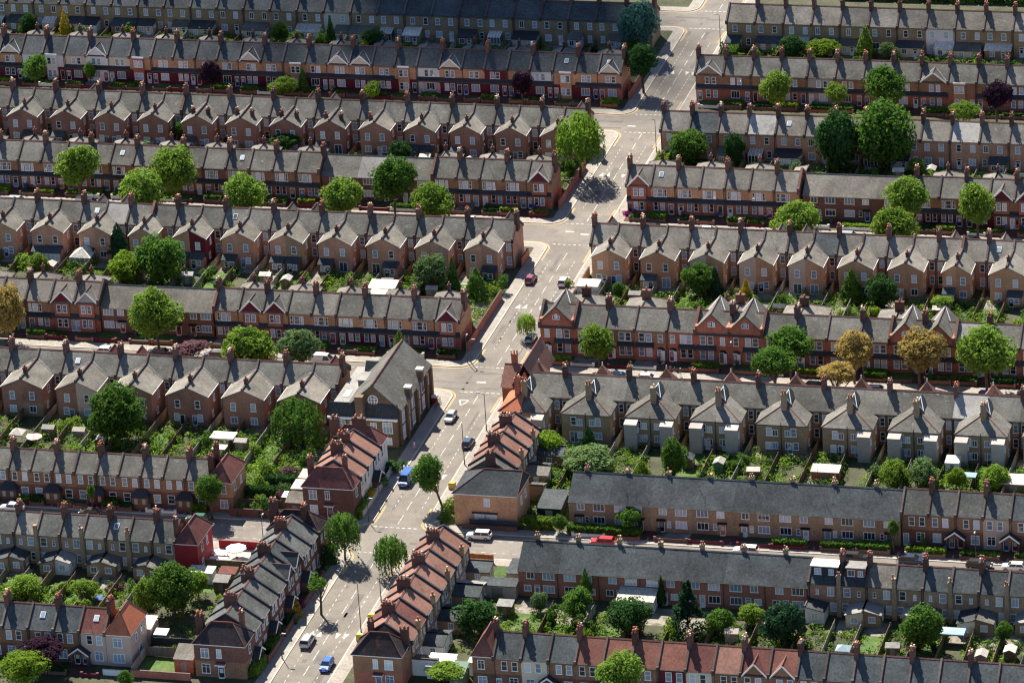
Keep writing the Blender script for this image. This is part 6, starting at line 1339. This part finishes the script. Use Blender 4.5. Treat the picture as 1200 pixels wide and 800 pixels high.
lamp(-5.4, -81.5, 4.4, S_, 'lamp post at corner by the white fronted terrace', .4); lamp(104.6, -82.6, 5.5, pi, 'lamp post near the cream rendered cottage', .5); lamp(-6.0, -19.0 + 8, 5.2, 0, 'lamp post at the corner of the hall crossroads', .6)
lamp(-21.0, -94.8, 6.2, 0, 'lamp post standing by the paved yard with white parasol', .6); lamp(7.5, 87.0, 3.0, 0, 'short signpost by the roadside near top terrace', 0)

# ------------------------------------------------------------------ garden and street things
def mono(name, x, y, w, d, h0, h1, wall, roof, label, cat, rz=0, ov=.12):
    b = MB(); b.box(-w / 2, -d / 2, -.1, w / 2, d / 2, h0 - .05, 0)
    b.hexa([(-w / 2 - ov, -d / 2 - ov, h0), (w / 2 + ov, -d / 2 - ov, h0), (w / 2 + ov, d / 2 + ov, h1), (-w / 2 - ov, d / 2 + ov, h1)], [(-w / 2 - ov, -d / 2 - ov, h0 + .12), (w / 2 + ov, -d / 2 - ov, h0 + .12), (w / 2 + ov, d / 2 + ov, h1 + .12), (-w / 2 - ov, d / 2 + ov, h1 + .12)], 1)
    b.box(-w * .15, -d / 2 - .04, 0, w * .15, -d / 2 - .005, min(2.0, h0 - .25), 2)
    return tag(obj(name, b.mesh(name, [wall, roof, 'wood_grey']), None, (x, y, Z0), rz), label, cat)
def parasol(x, y, r, h, cloth, label):
    t = empty('parasol', (x, y, Z0)); tag(t, label, 'parasol'); b = MB(); n = 8
    for i in range(n):
        p, q = 2 * pi * i / n, 2 * pi * (i + 1) / n; b.poly([(0, 0, h), (r * cos(p), r * sin(p), h - r * .3), (r * cos(q), r * sin(q), h - r * .3)]); b.poly([(r * cos(p), r * sin(p), h - r * .3), (r * cos(p), r * sin(p), h - r * .3 - .15), (r * cos(q), r * sin(q), h - r * .3 - .15), (r * cos(q), r * sin(q), h - r * .3)])
    obj('canopy', b.mesh('canopy', [cloth]), t); b = MB(); b.cyl(0, 0, 0, h, .03, n=6); b.cyl(0, 0, 0, .12, .28, n=10); obj('pole', b.mesh('pole', ['metal_dark']), t)
def gazebo(x, y, w, d, h, cloth, label, rise=.5):
    t = empty('gazebo', (x, y, Z0)); tag(t, label, 'gazebo'); b = MB(); c = [(-w / 2, -d / 2), (w / 2, -d / 2), (w / 2, d / 2), (-w / 2, d / 2)]
    for i in range(4): b.poly([(*c[i], h), (*c[(i + 1) % 4], h), (0, 0, h + rise)]); b.poly([(*c[i], h - .25), (*c[(i + 1) % 4], h - .25), (*c[(i + 1) % 4], h), (*c[i], h)])
    obj('canopy', b.mesh('canopy', [cloth]), t)
    for q in c:
        b = MB(); b.cyl(q[0] * .96, q[1] * .96, 0, h, .035, n=6); obj('leg', b.mesh('leg', ['metal_grey']), t)
gazebo(-41.5, -53.6, 4.6, 3.0, 2.2, 'cloth_white', 'large white gazebo in the gardens above hipped brick end house', .25); gazebo(-40.9, -57.9, 2.6, 2.0, 1.8, 'cloth_white', 'small white canopy in front of the large white gazebo', .2)
parasol(-77.3, -58.1, 1.55, 2.3, 'paint_pinkish', 'pale pink parasol in the gardens of seventh left-hand terrace'); swap(next(o for o in LABELS['pale pink parasol in the gardens of seventh left-hand terrace'][0].children if o.name.startswith('canopy')), 'paint_pinkish')
gazebo(-81.0, -57.0, 2.6, 2.6, 2.0, 'concrete_pale', 'brown-grey pointed garden canopy left of the pale pink parasol', 1.0)
def table(x, y, w, d, h, top, label, cat='table'):
    t = empty('garden_table', (x, y, Z0)); tag(t, label, cat); b = MB(); b.box(-w / 2, -d / 2, h - .06, w / 2, d / 2, h); obj('table_top', b.mesh('table_top', [top]), t)
    for sx in (-1, 1):
        for sy in (-1, 1): b = MB(); b.box(sx * w * .42 - .04, sy * d * .4 - .04, 0, sx * w * .42 + .04, sy * d * .4 + .04, h - .06); obj('leg', b.mesh('leg', ['wood_grey']), t)
table(-78.7, -55.4, 2.3, 1.3, .8, 'concrete_pale', 'pale wide garden table above the pale pink parasol')
parasol(-24.8, -98.8, 1.9, 2.5, 'cloth_white', 'big white parasol by the red hoarding'); table(-28.0, -98.6, 2.6, 1.8, .85, 'cloth_white', 'white covered table left of the big white parasol'); table(-27.4, -100.6, 3.6, .9, .7, 'cloth_white', 'long low pale bench table before the white covered table', 'bench')
b = MB(); b.box(0, -.08, -.1, 9.4, .08, 1.5, 0)
for i in range(6): b.box(i * 1.86, -.14, -.1, i * 1.86 + .1, -.08, 1.55, 0)
tag(obj('hoarding', b.mesh('hoarding', ['paint_redpaint']), None, (-29.2, -95.2, Z0)), 'bright red hoarding between street and yard with white parasol', 'hoarding')
garden_wall(-31.0, -19.5, -103.4, 'dark timber-faced wall below the yard with white parasol', None, 1.7, 'wood', 'wood_grey', piers=False)
flat('yard_paving', [[(-29.4, -103.2), (-19.0, -103.2), (-19.0, -95.5), (-29.4, -95.5)]], 'concrete', Z0 + .018); flat('side_lawns', [[(-30.5, -113), (-19.5, -113), (-19.5, -103.6), (-30.5, -103.6)], [(-28.7, -143.0), (-18.6, -143.0), (-18.6, -137.6), (-28.7, -137.6)]], 'grass', Z0 + .016)
mono('garden_shed', -28.0, -108.5, 4.4, 2.4, 2.1, 2.3, 'paint_white', 'corrugated', 'whitish low shed in the garden right of the red painted house', 'shed'); mono('garden_shed', -23.2, -108.3, 3.0, 2.2, 2.1, 2.4, 'wood_grey', 'tile_plum', 'low shed with reddish roof beside whitish low shed', 'shed'); mono('garden_shed', -23.4, -111.4, 2.6, 2.0, 1.9, 2.4, 'wood', 'felt', 'brown shed just below the reddish roofed shed', 'shed')
mono('garden_shed', -27.5, -132.6, 2.1, 1.7, 2.1, 2.4, 'paint_green', 'cloth_white', 'green shed with white roof right of orange hipped roof', 'shed'); mono('back_extension', -30.2, -131.2, 2.0, 4.0, 2.9, 3.4, 'paint_render', 'concrete_pale', 'narrow pale-roofed extension behind the orange hipped roof', 'extension')
garden_wall(-29.0, -18.4, -145.0, 'long red brick wall with pale coping at the bottom left', None, 1.3, 'brick_red', 'coping', piers=False); garden_wall(-34.0, -29.4, -145.0, 'short white wall before the pinkish rendered end house', None, 1.0, 'paint_white', 'concrete_pale', piers=False)
mono('back_extension', -20.4, -140.6, 3.4, 3.4, 2.4, 3.6, 'brick_red', 'slate_light', 'low lean-to extension left of the black hip-roofed corner house', 'extension')
def fence_at(x, y, L, rz, m, label, h=1.7):
    o = obj('garden_fence', fence_mesh(L, h, m), None, (x, y, Z0), rz); return tag(o, label, 'fence')
fence_at(-28.9, -137.3, 10.2, pi / 2, 'wood_grey', 'grey board fence behind small lawn at bottom left', 1.9); fence_at(-28.9, -136.0, 8.6, 0, 'wood_grey', 'side fence of small lawn at bottom left', 1.8); fence_at(-29.0, -133.9, 9.0, pi / 2, 'slate_band', 'black fence behind the green shed with white roof', 1.9)
b = MB(); b.box(-1.6, -1.1, 0, 1.6, 1.1, .25, 0); tag(obj('tarpaulin', b.mesh('tarpaulin', ['paint_blue']), None, (-43.3, -117.8, Z0)), 'bright blue tarpaulin on the ground in lower left gardens', 'tarpaulin')
b = MB(); b.hexa([(-2.2, -1.8, .0), (2.2, -1.8, .0), (2.2, 1.8, .0), (-2.2, 1.8, .0)], [(-2.0, -1.6, .06), (2.0, -1.6, .06), (2.0, 1.6, .06), (-2.0, 1.6, .06)], 0); tag(obj('patio_slab', b.mesh('patio_slab', ['cloth_white']), None, (-73.4, -51.8, Z0 + .02), .3), 'pale bright sheet on the patio of a seventh left-hand terrace garden', 'sheet')
def conservatory(x, y, w, d, label, point=True, roofm='corrugated'):
    t = empty('conservatory', (x, y, Z0)); tag(t, label, 'conservatory'); b = MB(); b.box(-w / 2, -d / 2, -.1, w / 2, d / 2, .7, 0)
    for i in range(5): xx = -w / 2 + w * i / 4; b.box(xx - .06, -d / 2 - .02, .7, xx + .06, -d / 2 + .08, 2.2, 0)
    for s in (-1, 1):
        for i in range(4): yy = -d / 2 + d * i / 3; b.box(s * w / 2 - .06, yy - .06, .7, s * w / 2 + .06, yy + .06, 2.2, 0)
    obj('frame', b.mesh('frame', ['white_trim']), t); b = MB(); b.box(-w / 2 + .04, -d / 2 + .04, .7, w / 2 - .04, d / 2 - .04, 2.15); obj('glazing', b.mesh('glazing', ['glass']), t)
    b = MB(); o = [(-w / 2 - .15, -d / 2 - .15, 2.2), (w / 2 + .15, -d / 2 - .15, 2.2), (w / 2 + .15, d / 2 + .1, 2.2 if point else 3.0), (-w / 2 - .15, d / 2 + .1, 2.2 if point else 3.0)]
    if point: b.hexa(o, [(-.1, -.3, 3.6), (.1, -.3, 3.6), (.1, d / 2, 3.6), (-.1, d / 2, 3.6)])
    else: b.hexa(o, [(p[0], p[1], p[2] + .1) for p in o]); 
    obj('roof', b.mesh('roof', [roofm]), t)
conservatory(-97.4, 27.4, 4.2, 3.6, 'white conservatory with pointed roof in fifth left-hand terrace gardens', roofm='corrugated'); conservatory(-104.2, 28.4, 3.6, 2.6, 'white conservatory with dark lean roof left of the pointed one', False, 'slate_dark')
conservatory(50.4, -108.4, 6.4, 3.6, 'wide corrugated lean-to conservatory behind the red brick houses', False)
mono('garage', -31.2, 19.0, 5.4, 3.4, 2.1, 2.5, 'wood_grey', 'corrugated', 'whitish flat-roofed garage in fifth left-hand terrace gardens', 'garage'); mono('garage', -31.0, 14.6, 6.0, 3.0, 2.0, 2.4, 'wood_grey', 'concrete_pale', 'second whitish garage roof in front of another', 'garage')
mono('garage', 26.8, -73.6, 4.4, 6.4, 2.3, 3.0, 'paint_black', 'slate_dark', 'dark lean-roofed garage beside the long slate roof houses', 'garage'); mono('garden_shed', 106.8, -54.0, 4.6, 3.4, 2.0, 2.4, 'wood', 'concrete_pale', 'large pale-roofed shed at the right edge', 'shed')
mono('garden_shed', 72.5, -53.6, 5.0, 2.4, 1.9, 2.3, 'brick_red', 'concrete_pale', 'long pale-roofed shed behind the long slate roof', 'shed'); mono('garden_shed', 94.6, -47.6, 2.4, 2.4, 2.2, 2.6, 'paint_white', 'concrete_pale', 'small white shed below hipped rear wing at right', 'shed')
gazebo(98.4, -52.6, 2.6, 2.0, 2.0, 'paint_bluegrey', 'pale green-blue canopy in the gardens at right', .25); gazebo(88.6, -120.6, 2.4, 2.4, 1.3, 'paint_bluegrey', 'small dome-like grey cover in gardens at lower right', .7); gazebo(106.0, -113.6, 4.0, 2.6, 2.2, 'paint_bluegrey', 'light blue canopy roof in the lower right gardens', .3)
# patio roofs and sheds behind the red tiled roadside terrace
mono('garden_shed', 28.4, -113.6, 2.6, 2.0, 1.9, 2.2, 'wood', 'felt', 'brown shed in gardens behind the roadside terrace', 'shed'); mono('back_extension', 23.4, -136.8, 4.4, 3.6, 2.3, 2.9, 'paint_white', 'cloth_white', 'white roofed yard cover by the bottom corner house', 'extension', .0)
mono('back_extension', 27.2, -139.6, 2.2, 4.4, 2.2, 2.9, 'paint_green', 'paint_green', 'green roofed narrow shelter beside half-hipped end house', 'extension'); mono('back_extension', 29.0, -135.4, 2.0, 2.6, 2.5, 2.7, 'paint_white', 'cloth_white', 'small white roofed lean-to against half-hipped end house', 'extension')
fence_at(21.2, -94.7, 9.0, -pi / 2, 'wood_orange', 'bright orange timber fence at the top of the roadside gardens', 1.6) ; fence_at(21.2 + 9.0, -94.9, 8.6, 0, 'wood_orange', 'orange side fence by the street', 1.6)
fence_at(22.4, -81.4, 9.0, -pi / 2, 'slate_band', 'long black fence right of the orange brick corner house', 1.7); garden_wall(12.0, 22.2, -81.9, 'low dark wall before white garage doors', None, .8, 'brick_plum', 'coping', piers=False)
flat('side_garden', [[(22.2, -103), (25, -103), (25, -96), (22.2, -96)], [(7.6, -80.6), (10.2, -80.6), (10.2, -66), (7.6, -66)]], 'grass', Z0 + .016)
hedge(22.6, -81.0, 28.0, -79.4, 2.0, 'bright', 'bushy light green hedge behind black fence'); hedge(31.5, -82.0, 40.0, -80.4, 1.6, 'mid', 'long clipped hedge before yellow brick houses')
garden_wall(-31.2, -18.6, -82.4, 'long brown brick wall on the street corner left of hipped corner house', None, 1.5, 'brick_plum', 'coping', piers=False)
fence_at(-30.8, -78.6, 8.4, pi / 2, 'wood', 'dark timber fence behind the long brown corner wall', 1.7); hedge(-30.6, -74.6, -21.6, -73.2, 1.9, 'dark', 'dark clipped hedge across the garden left of hipped corner house'); hedge(-30.0, -69.6, -21.0, -68.2, 1.8, 'dark', 'second dark clipped hedge in the garden left of white terrace')
mono('back_extension', -19.4, -79.4, 3.4, 2.6, 2.4, 3.4, 'brick_plum', 'slate_light', 'small lean-to against the hipped corner house with dark red door', 'extension'); mono('garden_shed', -21.6, -77.2, 1.9, 1.9, 2.2, 2.4, 'wood', 'cloth_white', 'small shed with white roof left of hipped corner house', 'shed')
mono('back_extension', -19.6, -74.4, 3.6, 3.4, 3.0, 3.2, 'brick_stock', 'concrete_pale', 'flat pale-roofed back extension of the white terrace, lower one', 'extension'); mono('back_extension', -19.6, -69.9, 3.6, 3.4, 3.0, 3.2, 'brick_stock', 'concrete', 'flat grey-roofed back extension of the white terrace, upper one', 'extension')
for k, (x, y, r_, lf, t_) in enumerate(((-28.4, -71.4, 1.6, 'bright', 'fresh green bush between two dark clipped hedges'), (-24.2, -71.6, 1.4, 'grey', 'pale green bush between two dark clipped hedges'), (-29.2, -66.2, 2.2, 'bright', 'large fresh green bush beyond second dark hedge'), (-25.4, -65.4, 1.7, 'mauve', 'brownish bush beyond second dark hedge'),
    (-22.6, -76.2, 1.5, 'mauve', 'reddish bush below the first dark hedge'), (-27.2, -76.6, 1.3, 'lime', 'yellow-green bush below the first dark hedge'), (-24.6, -81.0, 1.9, 'mid', 'big green bush behind the long brown corner wall'), (-29.9, -80.9, 1.4, 'bright', 'light green bush beside hipped brown end house'), (-22.8, -62.2, 2.0, 'mid', 'green bush at the foot of drooping garden tree'))): shrub(x, y, r_, r_ * 1.25, lf, t_, None, 'bush')
mono('garage', 27.4, -100.2, 3.4, 5.0, 2.2, 2.6, 'wood_grey', 'slate_dark', 'dark roofed garage behind the orange timber fence', 'garage'); mono('garage', 25.4, -106.6, 6.6, 2.6, 2.3, 2.6, 'concrete', 'slate_dark', 'long dark flat roof below dark roofed garage', 'garage')
tree(30.4, -94.0, 1.5, 1.3, 3.6, 'sparse', 'mid', 'young pavement tree above the orange timber fence')
# front gardens along the main road
for k, (y0, y1, xw) in enumerate(((-137.0, -128.5, -7.2), (-127.0, -118.0, -7.2), (-116.0, -104.0, -7.2), (-80.0, -70.5, -7.0), (-69.5, -61.0, -7.0))):
    o = garden_wall(0, y1 - y0, 0, f"{('pale stone' if k > 2 else 'brown brick')} roadside wall, {ORD[k].replace('nearest', 'first')} counting up the left side of the main road", 'roadside garden walls', 1.0, 'concrete_pale' if k > 2 else 'brick_plum', 'concrete_pale' if k > 2 else 'coping'); o.location = (xw, y0, Z0); o.rotation_euler = (0, 0, pi / 2)
hedge(-8.8, -142.4, -7.4, -137.4, 1.7, 'bright', 'bright clipped hedge at the foot of lower left terrace'); hedge(-8.9, -133.8, -7.5, -128.6, 1.4, 'mid', 'green hedge halfway along lower left terrace'); hedge(-8.2, -80.8, -7.2, -74.4, 1.5, 'bright', 'bright green hedge along white fronted terrace'); hedge(-8.2, -74.2, -7.2, -71.0, 1.5, 'yellow', 'yellowish hedge above bright green hedge by white terrace')
shrub(-7.9, -119.0, 1.6, 2.0, 'yellow', 'bright yellow bush beside pavement of the lower main road', None, 'bush'); shrub(-7.6, -115.6, .9, 1.3, 'magenta', 'pink flowering bush just above the bright yellow bush', None, 'bush'); shrub(-8.4, -121.4, 1.4, 1.6, 'dark', 'dark green bush just below the bright yellow bush', None, 'bush')
shrub(-7.6, -66.4, 2.0, 2.3, 'mid', 'big green bush before white hipped house', None, 'bush'); shrub(-7.4, -60.5, 2.4, 2.2, 'dark', 'big dark bush between the hall and white terrace', None, 'bush'); shrub(-8.0, -98.0, 2.0, 2.2, 'dark', 'round dark bush under the corner birch-like tree', None, 'bush'); shrub(-8.2, -94.6, 1.5, 1.8, 'mid', 'green bush at corner of lower left terrace', None, 'bush')
shrub(7.8, -75.0, 1.6, 1.6, 'bright', 'fresh green bush beside the orange brick corner house', None, 'bush'); shrub(8.0, -79.0, 1.3, 1.2, 'mid', 'low bush at the corner by orange brick corner house', None, 'bush'); shrub(7.6, 65.2, .9, 1.1, 'magenta', 'magenta flowering bush before steep red gable', None, 'bush')
for k, (y0, y1) in enumerate(((-6.0, 20.0), (36.0, 30.0 - .1 + 12), (67.0, 90.0), (130.0, 148.0))):
    o = garden_wall(0, abs(y1 - y0), 0, f"tall brick flank wall, {ORD[k].replace('nearest', 'first')} up the left side of the main road from the hall", 'tall flank walls beside the main road', 1.9, 'brick_red', 'coping', piers=False); o.location = (-7.3, min(y0, y1), Z0); o.rotation_euler = (0, 0, pi / 2)
for k, (y0, y1) in enumerate(((4.0, 34.0), (78.0, 97.0), (140.0, 163.0))):
    o = garden_wall(0, y1 - y0, 0, f"brick flank wall, {ORD[k].replace('nearest', 'first')} up the right side of the main road from the crossroads", 'brick flank walls right of the main road', 1.7, 'brick_orange', 'coping', piers=False); o.location = (7.2, y0, Z0); o.rotation_euler = (0, 0, pi / 2)
mono('garage', 9.6, 24.0, 4.2, 3.0, 2.3, 2.6, 'paint_white', 'concrete_pale', 'white garage under the first gabled wing, fifth right-hand terrace', 'garage')
hedge(8.0, 88.0, 10.0, 96.0, 2.2, 'lime', 'bushy yellow-green hedge by the roadside of third right-hand terrace'); hedge(8.0, 156.0, 10.5, 163.0, 2.0, 'mid', 'green roadside hedge near the top right corner house')
for i in range(8): hedge(26 + i * 6.4, 197.5, 31.6 + i * 6.4, 200.0, 1.8, 'dark' if i % 2 else 'mid', f"dark front hedge cut by the top edge, {ORD[i]} from the main road", 'hedges beyond the top street')
hedge(-30, 196, -9, 199, 2.6, 'dark', 'long dark hedge at the top edge beyond the junction')
for i, (x, y) in enumerate(((5.9, -66.0), (5.9, -119.0), (6.0, -126.5))):
    def mk():
        b = MB(); b.box(-.6, -.45, 0, .6, .45, .85, 0); b.hexa([(-.65, -.5, .85), (.65, -.5, .85), (.65, .5, .85), (-.65, .5, .85)], [(-.5, -.3, 1.15), (.5, -.3, 1.15), (.5, .3, 1.15), (-.5, .3, 1.15)], 1); return b.mesh('grit_bin', ['marking_yellow', 'paint_yellow'])
    tag(obj('grit_bin', cached('grit', mk), None, (x, y, Z0)), ('yellow grit bin beside red tiled terrace opposite the hall', 'yellow grit bin halfway up lower right roadside terrace', 'yellow grit bin at foot of lower right roadside terrace')[i], 'bin')
b = MB()
for i in range(9): b.box(i * .5 - .03, -.03, 0, i * .5 + .03, .03, 1.05)
b.box(-.03, -.035, 1.0, 4.03, .035, 1.07); b.box(-.03, -.034, .2, 4.03, .034, .26); tag(obj('guard_railing', b.mesh('guard_railing', ['metal_dark']), None, (-6.4, -33.2, Z0), pi / 2), 'dark guard railing on the pavement at the hall corner', 'railing')
b = MB(); b.box(-.5, -.35, 0, .5, .35, 1.1, 0); b.box(-.55, -.4, 1.1, .55, .4, 1.5, 1); tag(obj('street_cabinet', b.mesh('street_cabinet', ['paint_redpaint', 'paint_white']), None, (-7.3, -29.9, Z0)), 'red and white street cabinet at the hall corner', 'cabinet')
# small stacks on the far slopes of the long post-war roofs
for h in NAMES['H2'][:0] + [o for o in ALLROW['eighth right-hand terrace'] if o.location.x < 88] + [o for o in ALLROW['ninth right-hand terrace'] if o.location.x < 78]:
    chimney(h, 2.4, 5.4, 8.1, 1.2, .75, .75, 'brick_stock', 1, 2)

# ------------------------------------------------------------------ people
def person(x, y, ang, top, legs, label, hair='paint_black', hat=None, z=Z0):
    J = [(0, 0, .95), (0, .01, 1.2), (0, .02, 1.42), (0, .03, 1.55), (0, .06, 1.67), (-.09, .0, .9), (-.1, .14, .5), (-.1, .1, .06), (-.1, .24, .03), (.09, 0, .9), (.1, .02, .5), (.1, -.22, .1), (.1, -.1, .03),
         (-.19, .02, 1.4), (-.25, -.04, 1.12), (-.24, .1, .9), (-.24, .14, .8), (.19, .02, 1.4), (.25, .1, 1.12), (.23, .26, .95), (.22, .3, .86)]
    Rr = [.15, .14, .15, .065, .105, .1, .07, .05, .04, .1, .07, .05, .04, .075, .05, .038, .04, .075, .05, .038, .04]
    E = [(0, 1), (1, 2), (2, 3), (3, 4), (0, 5), (5, 6), (6, 7), (7, 8), (0, 9), (9, 10), (10, 11), (11, 12), (2, 13), (13, 14), (14, 15), (15, 16), (2, 17), (17, 18), (18, 19), (19, 20)]
    me = bpy.data.meshes.new('person'); me.from_pydata(J, E, []); o = bpy.data.objects.new('person', me); COL.objects.link(o)
    sk = o.modifiers.new('skin', 'SKIN'); sk.use_smooth_shade = True; o.modifiers.new('sub', 'SUBSURF').levels = 1; o.modifiers['sub'].render_levels = 1
    for v, r_ in zip(me.skin_vertices[0].data, Rr): v.radius = (r_, r_)
    me.skin_vertices[0].data[0].use_root = True
    dg = bpy.context.evaluated_depsgraph_get(); ev = bpy.data.meshes.new_from_object(o.evaluated_get(dg)); o.modifiers.clear(); o.data = ev; bpy.data.meshes.remove(me); ev.name = 'person'
    ev.materials.clear()
    for k in ('skin', top, legs, 'rubber'): ev.materials.append(M[k])
    for p in ev.polygons:
        c = p.center; p.material_index = 3 if c.z < .09 else 2 if c.z < .93 and abs(c.x) < .2 else 0 if (c.z > 1.5 or (abs(c.x) > .2 and c.z < 1.1)) else 1
    o.location = (x, y, z); o.rotation_euler = (0, 0, ang); tag(o, label, 'person')
    b = MB(); n = 8
    rings = [[(.115 * k * cos(2 * pi * i / n), .05 + .12 * k * sin(2 * pi * i / n), zz) for i in range(n)] for k, zz in ((1.0, 1.66), (1.02, 1.74), (.75, 1.8), (.3, 1.83))]; loft(b, rings)
    obj('hat' if hat else 'hair', b.mesh('hair', [hat or hair]), o)
person(35.2, -12.3, 1.4, 'paint_dkblue', 'cloth_white', 'person in dark top, pale trousers and green cap on the pavement', hat='paint_teal'); person(36.4, -12.6, 1.6, 'metal_dark', 'cloth_white', 'person in dark top and white cap beside another on the pavement', hat='cloth_white')
person(-5.5, -50.6, -1.5, 'cloth_white', 'paint_pinkish', 'person in white top and pink trousers walking beside the hall')
# ------------------------------------------------------------------ leave out repeats that lie wholly beyond the edges of the view
Rv, Uv, Fv, Pv = Vector(rt), Vector(up), Vector(fw), Vector(fw) * -DIST
def seen(o):
    if not o.get('group'): return True
    for dx, dy in ((-1, -1), (7, -1), (7, 10), (-1, 10), (3, 4)):
        for z in (0, 9):
            v = o.location + Vector((dx, dy, z)) - Pv; d = v.dot(Fv); x, y = F_PX * v.dot(Rv) / d, F_PX * v.dot(Uv) / d
            if abs(x) < 606 and abs(y) < 412: return True
    return False
gone = [o for o in scene.objects if o.parent is None and o.get('category') and not seen(o)]
for o in gone:
    for c in list(o.children_recursive): bpy.data.objects.remove(c)
    LABELS.pop(o['label'], None); bpy.data.objects.remove(o)
dup = {k: v for k, v in LABELS.items() if len(v) > 1}
print('THINGS', sum(len(v) for v in LABELS.values()), 'OBJECTS', len(scene.objects), 'DUPLICATE LABELS', len(dup), list(dup)[:12])
import re; long_ = [k for k in LABELS if not 4 <= len(re.findall(r"[A-Za-z0-9][A-Za-z0-9'-]*", k)) <= 16]; print('LENGTH', len(long_), long_[:10])

# ------------------------------------------------------------------ a cumulus cloud, out of view, whose shade lies over the top left terraces
def cloud_mesh():
    b = MB(); r = random.Random(3); n, k = 10, 6
    for _ in range(46):
        cx, cy = r.gauss(0, 64), r.gauss(0, 17); q = r.uniform(14, 26) * (1 - min(.5, abs(cx) / 220)); cz = r.uniform(-4, 10); v0 = len(b.v)
        for i in range(k + 1):
            for j in range(n): a, t = 2 * pi * j / n, pi * i / k; s = q * (1 + .12 * sin(a * 3 + t * 5)); b.v.append((cx + s * sin(t) * cos(a), cy + s * sin(t) * sin(a), cz + .6 * s * cos(t)))
        for i in range(k):
            for j in range(n): c = (j + 1) % n; b.f.append((v0 + i * n + j, v0 + i * n + c, v0 + (i + 1) * n + c, v0 + (i + 1) * n + j)); b.m.append(0)
    return b.mesh('cloud', ['cloud'], True)
m = bpy.data.materials.new('cloud'); m.use_nodes = True; M['cloud'] = m; t = m.node_tree
a, d, x = t.nodes.new('ShaderNodeBsdfTransparent'), t.nodes.new('ShaderNodeBsdfDiffuse'), t.nodes.new('ShaderNodeMixShader'); d.inputs[0].default_value = (.9, .9, .9, 1); x.inputs[0].default_value = .085
t.links.new(a.outputs[0], x.inputs[1]); t.links.new(d.outputs[0], x.inputs[2]); t.links.new(x.outputs[0], t.nodes['Material Output'].inputs['Surface'])
H_CLOUD = 650
structure(obj('cloud', cloud_mesh(), None, (-42 + sd.x / sd.z * H_CLOUD, 150 + sd.y / sd.z * H_CLOUD, H_CLOUD)))
